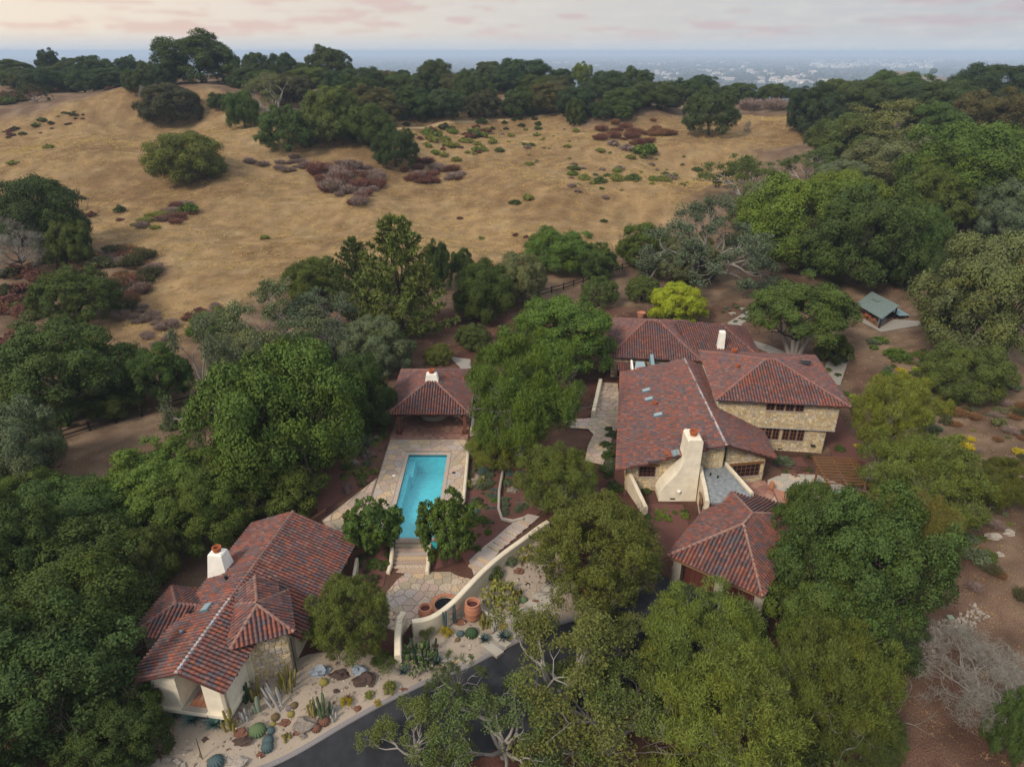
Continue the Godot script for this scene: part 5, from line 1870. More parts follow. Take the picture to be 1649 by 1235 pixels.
# ---------------------------------------------------------------- the gatehouse
func gatehouse() -> void:
	rng.seed = 6
	var O := Vector3(-22.75, 0, -32.9)
	var a := Vector3(0.149, 0, -0.989).normalized()      # back along the ridge
	var r := Vector3(-a.z, 0, a.x)                        # to the right
	var at := func(s: float, q: float, y: float) -> Vector3: return O + a * s + r * q + Vector3(0, y, 0)
	var ridge := 4.15
	var slope := 0.42
	var roof_y := func(q: float) -> float: return ridge - absf(q) * slope
	var g := thing("gatehouse", "small tile-roofed guest house with stone turret at lower left", "house", Vector3(O.x, 0, O.z - 8.0))
	# walls
	var bw := 2.75
	var st := MB.new()
	# back part, a long body with gable ends
	var body := [[0.75, -3.2, 17.6, 3.0]]
	st.box(at.call(4.0, -3.3, -0.6), r * 6.2, Vector3(0, 3.2, 0), -a * 0.3)
	st.box(at.call(4.0, -3.3, -0.6), a * 13.6, Vector3(0, 3.2, 0), r * 0.3)
	st.box(at.call(17.3, -3.3, -0.6), r * 8.4, Vector3(0, 2.6, 0), -a * 0.3)
	st.box(at.call(6.3, 5.0, -0.9), a * 11.0, Vector3(0, 2.9, 0), -r * 0.3)
	st.box(at.call(6.3, 3.0, -0.9), r * 2.0, Vector3(0, 2.9, 0), a * 0.3)
	put("wall", st, M.wall_cream, g)
	var gab := []
	for s in [17.6]:
		var mb := MB.new()
		mb.slab([at.call(s, 5.0, -0.6), at.call(s, -3.3, -0.6), at.call(s, -3.3, roof_y.call(3.3) - 0.15), at.call(s, 0, ridge - 0.15), at.call(s, 5.0, roof_y.call(5.0) - 0.15)], a, 0.28)
		put("gable_wall", mb, M.wall_cream, g)
	# front: two piers, a recessed loggia and its floor
	var fr := MB.new()
	fr.box(at.call(0.75, -3.3, -0.35), r * 2.3, Vector3(0, 2.9, 0), a * 0.28)
	fr.box(at.call(0.75, 0.95, -0.35), r * 1.6, Vector3(0, 2.9, 0), a * 0.28)
	fr.box(at.call(0.75, 2.25, -0.35), r * 0.3, Vector3(0, 2.95, 0), a * 5.6)
	fr.box(at.call(0.75, -3.3, -0.35), r * 0.3, Vector3(0, 2.95, 0), a * 3.3)
	fr.box(at.call(1.03, -1.28, -0.35), r * 0.28, Vector3(0, 3.2, 0), a * 1.9)
	fr.box(at.call(1.03, 0.95, -0.35), r * 0.28, Vector3(0, 3.2, 0), a * 1.9)
	fr.box(at.call(2.9, -1.3, -0.35), r * 2.6, Vector3(0, 3.6, 0), a * 0.3)
	put("front_wall", fr, M.stucco, g)
	var pl := MB.new()
	pl.box(at.call(0.5, -3.55, -0.65), r * 6.25, Vector3(0, 0.3, 0), a * 3.0)
	put("plinth", pl, M.stucco, g)
	var fl := put("loggia_floor", func_box(at.call(0.55, -1.0, -0.34), r * 1.9, Vector3(0, 0.05, 0), a * 2.3), M.pale_stone, g)
	for i in 3:
		for j in 3:
			put("floor_tile", func_box(at.call(0.95 + j * 0.6, -0.6 + i * 0.42, -0.288), r * 0.39, Vector3(0, 0.03, 0), a * 0.56), M.floor_tiles[(i + j) % 4] if j > 0 else M.terracotta, fl)
	window(g, at.call(2.88, -0.85, -0.2), r, 1.7, 2.3, 3, 4, M.frame_red, 0.0, "french_door")
	# roof
	var deck := MB.new()
	var fq := 3.2
	var lq := 4.15
	var bq := 5.9
	var rf: Vector3 = at.call(0, 0, ridge)
	var rb: Vector3 = at.call(18.2, 0, ridge)
	roof_plane([at.call(0, fq, roof_y.call(fq)), at.call(6.3, fq, roof_y.call(fq)), at.call(6.3, bq, roof_y.call(bq)), at.call(18.0, bq, roof_y.call(bq)), rb, rf], deck)
	roof_plane([at.call(18.2, -lq, roof_y.call(lq)), at.call(0, -lq, roof_y.call(lq)), rf, rb], deck, 1.0, 50.0)
	caps(rf, at.call(7.2, 0, ridge), Color(0.50, 0.46, 0.46))
	caps(at.call(7.2, 0, ridge), rb, Color(0.27, 0.16, 0.13))
	# the small hipped bay on the left
	var ba: Vector3 = at.call(4.4, -7.0, 2.05)
	var bb: Vector3 = at.call(4.4, -3.2, 2.05)
	var bc: Vector3 = at.call(9.6, -3.2, 2.05)
	var bd: Vector3 = at.call(9.6, -7.0, 2.05)
	var b1: Vector3 = at.call(7.0, -4.7, 3.05)
	var b2: Vector3 = at.call(7.0, -2.4, 3.10)
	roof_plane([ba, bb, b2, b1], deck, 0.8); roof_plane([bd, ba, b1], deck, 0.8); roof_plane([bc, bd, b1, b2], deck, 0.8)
	caps(ba, b1, Color(0.22, 0.12, 0.10)); caps(bd, b1, Color(0.22, 0.12, 0.10)); caps(b1, b2, Color(0.22, 0.12, 0.10))
	var bay := MB.new()
	bay.box(at.call(4.9, -6.5, -1.0), a * 4.2, Vector3(0, 3.1, 0), r * 3.2)
	put("bay_wall", bay, M.wall_cream, g)
	# the turret
	var T := Vector3(-18.55, 0, -38.55)
	var tu := Vector3(0.93, 0, -0.37).normalized()         # along its front, to the right
	var tb := Vector3(-0.37, 0, -0.93).normalized()        # back
	var tp := func(u: float, b: float, y: float) -> Vector3: return T + tu * u + tb * b + Vector3(0, y, 0)
	var ey := 3.55
	hip(tp.call(-2.6, -2.2, ey), tp.call(1.75, -2.2, ey), tp.call(1.75, 2.3, ey), tp.call(-2.6, 2.3, ey), tp.call(-0.45, -0.05, 5.0), tp.call(-0.45, 0.2, 5.0), false, deck, Color(0.33, 0.19, 0.15))
	roof_plane([tp.call(1.0, 0.3, 4.0), tp.call(1.0, 2.9, 4.0), tp.call(-0.45, 3.2, 4.98), tp.call(-0.45, 0.3, 4.98)], deck)
	roof_plane([tp.call(-1.9, 3.0, 4.05), tp.call(-1.9, 0.3, 4.05), tp.call(-0.45, 0.3, 4.98), tp.call(-0.45, 3.2, 4.98)], deck)
	caps(tp.call(-0.45, 0.3, 5.0), tp.call(-0.45, 3.2, 4.98), Color(0.30, 0.17, 0.13))
	var tw := stone_wall("turret_wall", g, tp.call(-2.05, -1.6, -1.2), tu, poly([0, 0, 3.3, 0, 3.3, 4.7, 0, 4.7]), [], 0.3)
	stone_wall("turret_wall", g, tp.call(1.25, -1.62, -1.2), tb, poly([0.31, 0, 3.6, 0, 3.6, 4.7, 0.31, 4.7]), [], 0.3)
	stone_wall("turret_wall", g, tp.call(-2.03, 2.0, -1.2), -tb, poly([0, 0, 3.28, 0, 3.28, 4.7, 0, 4.7]), [], 0.3)
	for i in 5:
		var k := -1.9 + i * 0.8
		put("rafter_tail", func_box(tp.call(k, -2.1, ey - 0.3), tu * 0.16, Vector3(0, 0.18, 0), tb * 0.6), M.dark_timber, g)
	for i in 3:
		put("rafter_tail", func_box(at.call(1.6 + i * 1.6, 2.5, roof_y.call(3.5) - 0.1), a * 0.16, Vector3(0, 0.16, 0), r * 0.75), M.dark_timber, g)
	put("drain_pipe", func_box(tp.call(1.4, -1.75, -0.9), tu * 0.09, Vector3(0, 3.4, 0), tb * 0.09), M.iron, g)
	var roof := put("roof", deck, M.deck, g)
	roof_done(roof, 300, Vector3(-14, 18, -28))
	# chimney on the left slope
	var ch := MB.new()
	var cc: Vector3 = at.call(11.4, -3.4, 0)
	var lo := [Vector3(-0.95, 2.0, 0.85), Vector3(0.95, 2.0, 0.85), Vector3(0.95, 2.0, -0.85), Vector3(-0.95, 2.0, -0.85)]
	var hi := [Vector3(-0.6, 4.7, 0.5), Vector3(0.6, 4.7, 0.5), Vector3(0.6, 4.7, -0.5), Vector3(-0.6, 4.7, -0.5)]
	frustum(ch, cc, lo, hi, r, a)
	var cp := put("chimney", ch, M.white_stucco, g)
	pot(cp, cc + Vector3(0, 4.66, 0), 0.34, 0.55, M.clay_bright)
	# vents and a skylight
	for q in [[9.7, -1.9], [3.9, -2.2], [6.2, -3.0]]:
		var v := MB.new()
		v.tube([at.call(q[0], q[1], roof_y.call(q[1]) - 0.1), at.call(q[0], q[1], roof_y.call(q[1]) + 0.4)], [0.09, 0.09], 8)
		v.tube([at.call(q[0], q[1], roof_y.call(q[1]) + 0.34), at.call(q[0], q[1], roof_y.call(q[1]) + 0.5)], [0.17, 0.12], 8)
		put("vent_pipe", v, M.iron if q[0] > 5 else M.blue_frame, roof)
	skylight(roof, at.call(6.4, -1.6, roof_y.call(1.6) + 0.1), r, 0.75, a, 0.85, slope)

func func_box(o: Vector3, x: Vector3, y: Vector3, z: Vector3) -> MB:
	var mb := MB.new()
	if x.cross(y).dot(z) < 0: mb.box(o + x, -x, y, z)
	else: mb.box(o, x, y, z)
	return mb

func frustum(mb: MB, c: Vector3, lo: Array, hi: Array, u: Vector3, back: Vector3) -> void:
	var f := func(p: Vector3) -> Vector3: return c + u * p.x + Vector3(0, p.y, 0) - back * p.z
	for i in 4:
		var j := (i + 1) % 4
		mb.quad(f.call(lo[i]), f.call(lo[j]), f.call(hi[j]), f.call(hi[i]))
	# rounded shoulder
	var top := []
	for p in hi: top.append(Vector3(p.x * 0.82, p.y + 0.1, p.z * 0.82))
	for i in 4:
		var j := (i + 1) % 4
		mb.quad(f.call(hi[i]), f.call(hi[j]), f.call(top[j]), f.call(top[i]))
	mb.quad(f.call(top[0]), f.call(top[1]), f.call(top[2]), f.call(top[3]))

# c lies on a roof that falls away from the ridge along x by slope
func skylight(parent: Node, c: Vector3, x: Vector3, w: float, z: Vector3, l: float, slope: float) -> void:
	var up := (x + Vector3(0, slope, 0)).normalized()
	var n := up.cross(z)
	if n.y < 0: n = -n
	var mb := MB.new()
	mb.cube(c + n * 0.1, Vector3(w, 0.22, l), Basis(up, n, up.cross(n)))
	var f := put("skylight", mb, M.blue_frame, parent)
	var g := MB.new()
	g.cube(c + n * 0.225, Vector3(w * 0.8, 0.03, l * 0.82), Basis(up, n, up.cross(n)))
	put("skylight_pane", g, M.skylight_glass, parent)

# ---------------------------------------------------------------- the pool house
func pool_house() -> void:
	rng.seed = 7
	var g := thing("pool_house", "open tile-roofed pavilion with fireplace at the pool's far end", "pavilion", Vector3(-10, 0.03, -77))
	var fl := MB.new()
	fl.prism(poly([-14.7, -84.5, -5.3, -84.5, -5.3, -70.9, -14.7, -70.9]), -0.4, 0.0)
	var floor := put("floor", fl, M.joint, g)
	for i in 19:
		for j in 12:
			var mb := MB.new()
			var x := -14.65 + i * 0.492
			var z := -71.45 - j * 0.54
			mb.prism(poly([x + 0.02, z + 0.02, x + 0.472, z + 0.02, x + 0.472, z + 0.52, x + 0.02, z + 0.52]), -0.03, 0.03 + rng.randf_range(-0.004, 0.004))
			put("floor_tile", mb, M.floor_tiles[rng.randi() % 4], floor)
	for p in [-13.75, -5.75]:
		var mb := MB.new()
		mb.box(Vector3(p - 0.17, 0.03, -72.5), Vector3(0.38, 0, 0), Vector3(0, 2.5, 0), Vector3(0, 0, 0.38))
		mb.beam(Vector3(p, 1.75, -72.33), Vector3(p + (0.8 if p < -10 else -0.8), 2.5, -72.33), 0.16, 0.18)
		put("post", mb, M.frame_brown, g)
		mb = MB.new()
		mb.box(Vector3(p - 0.35, 0.0, -72.68), Vector3(0.7, 0, 0), Vector3(0, 0.28, 0), Vector3(0, 0, 0.7))
		put("post_base", mb, M.frame_red, g)
	put("front_beam", func_box(Vector3(-14.2, 2.5, -72.52), Vector3(8.9, 0, 0), Vector3(0, 0.3, 0), Vector3(0, 0, 0.36)), M.dark_timber, g)
	put("rear_wall", func_box(Vector3(-14.2, 0, -84.2), Vector3(8.7, 0, 0), Vector3(0, 2.7, 0), Vector3(0, 0, 0.3)), M.wall_cream, g)
	stone_wall("stone_pier", g, Vector3(-14.1, 0, -76.5), Vector3.RIGHT, poly([0, 0, 1.3, 0, 1.3, 2.6, 0, 2.6]), [], 1.0)
	stone_wall("stone_pier", g, Vector3(-6.6, 0, -76.5), Vector3.RIGHT, poly([0, 0, 1.2, 0, 1.2, 2.6, 0, 2.6]), [], 1.0)
	# fireplace and its round hearth
	var fp := put("fireplace", func_box(Vector3(-11.6, 0, -78.2), Vector3(3.2, 0, 0), Vector3(0, 2.75, 0), Vector3(0, 0, 1.1)), M.pale_stone, g)
	put("firebox", func_box(Vector3(-10.7, 0.75, -77.12), Vector3(1.4, 0, 0), Vector3(0, 1.0, 0), Vector3(0, 0, 0.03)), M.iron, fp)
	var h := MB.new()
	h.lathe(Vector3(-10, 0, -76.9), [Vector2(1.7, 0), Vector2(1.7, 0.5), Vector2(1.62, 0.58), Vector2(1.25, 0.58), Vector2(1.2, 0.4), Vector2(0, 0.4)], 24)
	put("hearth", h, M.pale_stone, fp)
	var mt := MB.new()
	mt.box(Vector3(-11.8, 1.95, -77.1), Vector3(3.6, 0, 0), Vector3(0, 0.2, 0), Vector3(0, 0, 0.25))
	put("mantel", mt, M.timber, fp)
	var deck := MB.new()
	hip(Vector3(-15.05, 2.75, -72.05), Vector3(-5.05, 2.75, -72.05), Vector3(-5.05, 2.75, -84.7), Vector3(-15.05, 2.75, -84.7), Vector3(-10.05, 5.05, -77.2), Vector3(-10.05, 5.05, -79.6), false, deck, Color(0.32, 0.16, 0.13), 0.95)
	var roof := put("roof", deck, M.deck, g)
	roof_done(roof)
	put("fascia", func_box(Vector3(-15.0, 2.52, -72.03), Vector3(9.9, 0, 0), Vector3(0, 0.12, 0), Vector3(0, 0, -0.06)), M.dark_timber, roof)
	var ch := MB.new()
	frustum(ch, Vector3(-10.05, 0, -77.2), [Vector3(-0.95, 4.2, 0.6), Vector3(0.95, 4.2, 0.6), Vector3(0.95, 4.2, -0.6), Vector3(-0.95, 4.2, -0.6)], [Vector3(-0.66, 5.75, 0.42), Vector3(0.66, 5.75, 0.42), Vector3(0.66, 5.75, -0.42), Vector3(-0.66, 5.75, -0.42)], Vector3.RIGHT, Vector3.FORWARD)
	var c := put("chimney", ch, M.white_stucco, g)
	pot(c, Vector3(-10.05, 5.8, -77.2), 0.36, 0.5, M.clay_bright)

# ---------------------------------------------------------------- the main house
func on_plane(p: Vector3, a: Vector3, b: Vector3, c: Vector3) -> Vector3:
	var n := (b - a).cross(c - a)
	return Vector3(p.x, a.y - (n.x * (p.x - a.x) + n.z * (p.z - a.z)) / n.y, p.z)

func main_house() -> void:
	rng.seed = 8
	var g := thing("main_house", "large stone house with red tile roofs and a two-storey tower", "house", Vector3(24, 0.4, -70))
	var u := Vector3(0.9936, 0, 0.113)
	var b := Vector3(0.113, 0, -0.9936)
	var deck := MB.new()
	var white_cap := Color(0.52, 0.46, 0.44)
	var red_cap := Color(0.31, 0.15, 0.12)
	# ---- long gabled wing
	var RF := Vector3(21.65, 6.2, -59.2)
	var RB := Vector3(22.3, 6.2, -80.6)
	var LF := Vector3(10.75, 3.2, -59.1)
	var LB := on_plane(Vector3(14.3, 0, -81.3), RF, RB, LF)
	var XF := Vector3(27.95, 3.2, -61.35)
	var right := func(x: float, z: float) -> Vector3: return on_plane(Vector3(x, 0, z), RF, RB, XF)
	roof_plane([LB, LF, RF, RB], deck)
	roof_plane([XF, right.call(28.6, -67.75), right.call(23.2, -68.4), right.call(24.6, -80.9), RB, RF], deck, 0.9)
	caps(RF, RB.lerp(RF, 0.45), white_cap)
	caps(RB.lerp(RF, 0.45), RB, Color(0.44, 0.33, 0.31))
	var gw := 11.9
	var wall_top := func(x: float) -> float: return lerpf(RF.y, LF.y, (RF.x - x) / (RF.x - LF.x)) - 0.2
	var w1 := Vector3(12.0, 0.2, -60.0)
	stone_wall("gable_wall", g, w1, Vector3(1, 0, 0), poly([0, 0, 9.9, 0, 9.9, wall_top.call(21.9) - 0.25, 9.65, wall_top.call(21.65) - 0.2, 0, wall_top.call(12.0) - 0.2]), [Rect2(1.15, 1.75, 1.9, 1.5)])
	window(g, w1 + Vector3(1.25, 1.75, 0), Vector3(1, 0, 0), 1.7, 1.25, 4, 3, M.frame_red, 0.24)
	stone_wall("side_wall", g, Vector3(15.1, 0.2, -81.0), Vector3(12.0 - 15.1, 0, 21.0), poly([0, 0, 21.2, 0, 21.2, 3.1, 0, 3.6]), [])
	put("rafter_beam", func_box(Vector3(11.0, 3.05, -59.35), Vector3(10.4, 2.86, 0), Vector3(0, 0.16, 0), Vector3(0, 0, -0.14)), M.timber, g)
	# low wall with a white cap that runs out from the gable's left corner
	var lw := put("wing_wall", ribbon([Vector3(12.35, 2.4, -60.1), Vector3(12.7, 2.0, -58.6), Vector3(13.1, 1.5, -57.0), Vector3(13.35, 1.3, -55.6)], 0.4, 0.3), M.wall_cream, g)
	# ---- the flared white chimney
	var prof := [Vector2(15.15, 0.2), Vector2(15.1, 0.9), Vector2(15.3, 1.5), Vector2(15.7, 2.2), Vector2(16.25, 2.9), Vector2(16.75, 3.6), Vector2(17.1, 4.4), Vector2(17.32, 5.2), Vector2(17.4, 6.0), Vector2(17.44, 7.3), Vector2(17.6, 7.48), Vector2(18.75, 7.48), Vector2(18.93, 7.3), Vector2(18.93, 3.4), Vector2(18.98, 0.2)]
	var p3 := []
	for i in prof.size(): p3.append(Vector3(prof[prof.size() - 1 - i].x, prof[prof.size() - 1 - i].y, -58.0))
	p3.reverse()
	var cm := MB.new()
	cm.slab(p3, Vector3.BACK, 2.3)
	var ch := put("chimney", cm, M.stucco, g)
	pot(ch, Vector3(18.18, 7.42, -59.1), 0.40, 0.55, M.clay_bright)
	var lp := MB.new()
	lp.lathe(Vector3(17.1, 1.35, -57.9), [Vector2(0.16, 0), Vector2(0.2, 0.2), Vector2(0.0, 0.32)], 10)
	put("wall_light", lp, M.white_stucco, ch)
	put("ash_door", func_box(Vector3(16.3, 0.45, -57.99), Vector3(0.5, 0, 0), Vector3(0, 0.16, 0), Vector3(0, 0, 0.03)), M.iron, ch)
	put("chimney_flashing", func_box(Vector3(16.4, 4.85, -60.2), Vector3(0.75, 0.2, 0), Vector3(0, 0.1, 0), Vector3(0, 0, 1.0)), M.lead, ch)
	# ---- flat grey roof between house and garage
	var fr := poly([19.75, -60.0, 22.3, -60.7, 23.55, -55.2, 22.0, -53.6, 19.0, -54.0])
	var fm := MB.new()
	fm.prism(fr, 2.75, 3.0)
	put("flat_roof", fm, M.grey_roof, g)
	put("parapet", ribbon([Vector3(19.35, 3.75, -59.2), Vector3(19.3, 3.4, -58.0), Vector3(19.1, 3.3, -56.0), Vector3(18.75, 3.3, -53.8)], 0.42, 0.3, 0.2), M.wall_cream, g)
	put("parapet", ribbon([Vector3(22.35, 3.35, -60.7), Vector3(22.9, 3.3, -58.2), Vector3(23.5, 3.3, -55.2)], 0.34, 0.3, 0.2), M.wall_cream, g)
	window(g, Vector3(18.72, 1.3, -55.9), Vector3(-0.16, 0, 1.0), 1.3, 1.2, 2, 3, M.frame_brown, 0.15)
	for q in [Vector3(20.3, 3.0, -58.6), Vector3(20.9, 3.0, -58.1)]:
		var vm := MB.new()
		vm.tube([q, q + Vector3(0, 0.3, 0)], [0.1, 0.08], 8)
		put("roof_vent", vm, M.iron, g)
	# ---- the lounge under the right slope
	var lu := Vector3(26.9 - 22.4, 0, -61.55 + 60.85)
	var ll := lu.length()
	stone_wall("lounge_wall", g, Vector3(22.4, 0.2, -60.85), lu, poly([0, 0, ll, 0, ll, 2.95, 0, 5.1]), [Rect2(0.85, 0.95, 3.3, 1.75)])
	window(g, Vector3(22.4, 1.15, -60.85) + lu.normalized() * 0.95, lu, 3.1, 1.5, 6, 3, M.frame_brown, 0.25)
	stone_wall("lounge_side", g, Vector3(26.9, 0.2, -61.55), b, poly([0, 0, 6.0, 0, 6.0, 2.9, 0, 2.9]), [])
	# ---- the tower
	var T := Vector3(23.4, 0.2, -68.3)
	var tp := func(x: float, z: float, y: float) -> Vector3: return T + u * x + b * z + Vector3(0, y, 0)
	var W := 13.1
	var op := []
	for i in 4: op.append(Rect2(5.7 + i * 1.05, 5.05, 0.95, 1.0))
	stone_wall("upper_wall", g, tp.call(0, 0, 0), u, poly([0, 3.35, W, 3.35, W, 6.7, 0, 6.7]), [Rect2(4.6, 5.4, 5.15, 1.4)], 0.4)
	for i in 4: window(g, tp.call(5.2 + i * 1.05, 0, 5.5), u, 0.92, 0.95, 2, 2, M.frame_brown)
	put("lintel", func_box(tp.call(4.65, 0.0, 6.46), u * 5.0, Vector3(0, 0.28, 0), -b * 0.2), M.timber, g)
	stone_wall("lower_wall", g, tp.call(0, 0.28, 0), u, poly([0, 0, W - 0.75, 0, W - 0.75, 3.34, 0, 3.34]), [Rect2(4.8, 1.5, 2.5, 1.75), Rect2(7.52, 1.5, 2.6, 1.75)], 0.4)
	for q in [4.85, 7.6]:
		for i in 3: window(g, tp.call(q + i * 0.82, 0.28, 1.6), u, 0.74, 1.55, 2, 3, M.frame_brown)
	put("string_course", func_box(tp.call(-0.02, 0.02, 3.24), u * (W + 0.04), Vector3(0, 0.12, 0), -b * 0.14), M.pale_stone, g)
	stone_wall("tower_side", g, tp.call(W - 0.01, 0.41, 0), b, poly([0, 3.35, 12.2, 3.35, 12.2, 6.7, 0, 6.7]), [], 0.4)
	stone_wall("tower_side", g, tp.call(W - 0.76, 0.7, 0), b, poly([0, 0, 12.2, 0, 12.2, 3.34, 0, 3.34]), [], 0.4)
	plain_wall("tower_side", g, tp.call(0.01, 12.6, 0), -b, poly([0, 0, 12.2, 0, 12.2, 6.7, 0, 6.7]), M.stucco, 0.4)
	plain_wall("tower_rear", g, tp.call(W, 12.6, 0), -u, poly([0.4, 0, W - 0.4, 0, W - 0.4, 6.7, 0.4, 6.7]), M.wall_cream, 0.4)
	put("door_lamp", func_box(tp.call(10.9, 0.2, 1.15), u * 0.5, Vector3(0, 0.1, 0), -b * 0.3), M.iron, g)
	put("air_brick", func_box(tp.call(7.4, 0.26, 0.35), u * 0.5, Vector3(0, 0.12, 0), -b * 0.1), M.iron, g)
	var ey := 6.75
	hip(tp.call(-0.55, -0.75, ey), tp.call(W + 0.75, -0.75, ey), tp.call(W + 0.75, 13.2, ey), tp.call(-0.55, 13.2, ey), tp.call(6.0, 6.3, 8.95), tp.call(7.1, 6.3, 8.95), true, deck, red_cap)
	# ---- rear wing: hipped block and a lower range to its right
	var E := Vector3(13.3, 4.0, -86.2)
	var ep := func(x: float, z: float, y: float) -> Vector3: return E + u * x + b * z + Vector3(0, y, 0)
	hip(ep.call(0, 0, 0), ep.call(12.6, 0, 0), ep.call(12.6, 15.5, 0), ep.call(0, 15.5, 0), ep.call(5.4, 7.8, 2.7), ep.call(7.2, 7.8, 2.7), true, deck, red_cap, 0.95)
	stone_wall("rear_wing_wall", g, ep.call(0.5, 0.6, -3.8), u, poly([0, 0, 11.6, 0, 11.6, 3.65, 0, 3.65]), [Rect2(0.9, 0.7, 1.1, 2.3)])
	window(g, ep.call(1.4, 0.6, -3.1), u, 1.1, 2.1, 2, 3, M.frame_red, 0.0, "shutter")
	plain_wall("rear_wing_side", g, ep.call(0.5, 14.9, -3.8), -b, poly([0, 0, 14.0, 0, 14.0, 3.65, 0, 3.65]), M.wall_cream)
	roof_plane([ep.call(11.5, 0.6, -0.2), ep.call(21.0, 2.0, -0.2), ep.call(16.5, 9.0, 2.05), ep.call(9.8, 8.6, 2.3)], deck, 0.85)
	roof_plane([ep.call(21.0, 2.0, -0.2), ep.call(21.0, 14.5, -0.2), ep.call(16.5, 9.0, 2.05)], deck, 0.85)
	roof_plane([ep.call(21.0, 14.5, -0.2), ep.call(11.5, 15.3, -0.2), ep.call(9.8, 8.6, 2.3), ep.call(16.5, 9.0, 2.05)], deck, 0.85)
	caps(ep.call(21.0, 2.0, -0.2), ep.call(16.5, 9.0, 2.05), red_cap)
	plain_wall("rear_range_wall", g, ep.call(12.3, 1.2, -3.8), u, poly([0, 0, 8.2, 0, 8.2, 3.5, 0, 3.5]), M.wall_cream)
	var rc := MB.new()
	frustum(rc, ep.call(15.6, 3.8, 0), [Vector3(-0.5, 0.0, 0.45), Vector3(0.5, 0.0, 0.45), Vector3(0.5, 0.0, -0.45), Vector3(-0.5, 0.0, -0.45)], [Vector3(-0.4, 3.0, 0.36), Vector3(0.4, 3.0, 0.36), Vector3(0.4, 3.0, -0.36), Vector3(-0.4, 3.0, -0.36)], u, b)
	put("rear_chimney", rc, M.white_stucco, g)
	# porch roof, awning glass and shutters in the inner court
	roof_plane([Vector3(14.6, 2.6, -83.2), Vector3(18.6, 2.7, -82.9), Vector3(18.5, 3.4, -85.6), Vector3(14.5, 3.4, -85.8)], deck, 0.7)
	put("porch_post", func_box(Vector3(14.7, 0.2, -83.4), Vector3(0.2, 0, 0), Vector3(0, 2.4, 0), Vector3(0, 0, 0.2)), M.dark_timber, g)
	var aw := MB.new()
	aw.slab([Vector3(16.3, 3.25, -82.6), Vector3(18.2, 3.25, -82.4), Vector3(18.0, 4.0, -84.8), Vector3(16.9, 4.0, -84.9)], Vector3(0, 0.95, 0.3).normalized(), 0.06)
	put("glass_awning", aw, M.skylight_glass, g)
	put("awning_frame", ribbon([Vector3(16.2, 3.4, -82.5), Vector3(16.3, 4.2, -84.9)], 0.28, 0.0, 3.0), M.white_stucco, g)
	put("steel_canopy", ribbon([Vector3(18.9, 3.9, -82.6), Vector3(19.0, 5.0, -85.0)], 0.5, 0.0, 3.0), M.lead, g)
	var roof := put("roof", deck, M.deck, g)
	roof_done(roof)
	# skylights and clay vents on the long slope
	var left := func(x: float, z: float) -> Vector3: return on_plane(Vector3(x, 0, z), RF, RB, LF)
	for q in [[16.4, -74.3], [16.3, -72.0], [16.6, -67.9]]:
		skylight(roof, left.call(q[0], q[1]) + Vector3(0, 0.12, 0), Vector3(0.96, 0, 0), 1.05, Vector3(0, 0, 1), 0.7, 0.275)
	clay_vent(roof, left.call(16.7, -70.5), 0.3, 0.55)
	clay_vent(roof, left.call(15.9, -59.9), 0.3, 0.3)
	clay_vent(roof, tp.call(2.7, 5.6, 7.72), 0.26, 0.75)
	clay_vent(roof, tp.call(3.4, 11.2, 7.35), 0.42, 0.8)
	for i in 2:
		put("roof_rail", func_box(tp.call(10.0 + i * 0.35, 8.0 + i * 0.8, 7.95 - i * 0.1), u * 1.6, Vector3(0, 0.14, 0), -b * 0.4), M.iron, roof)
	# wall and posts of the entrance court
	var ew := put("court_wall", ribbon([Vector3(10.2, 1.5, -75.3), Vector3(10.9, 1.5, -78.5), Vector3(12.2, 1.5, -84.6)], 0.5, 0.3), M.wall_cream, g)

func clay_vent(parent: Node, at: Vector3, r: float, h: float) -> void:
	pot(parent, at - Vector3(0, 0.1, 0), r * 0.8, h + 0.1, M.clay_bright, "clay_vent")

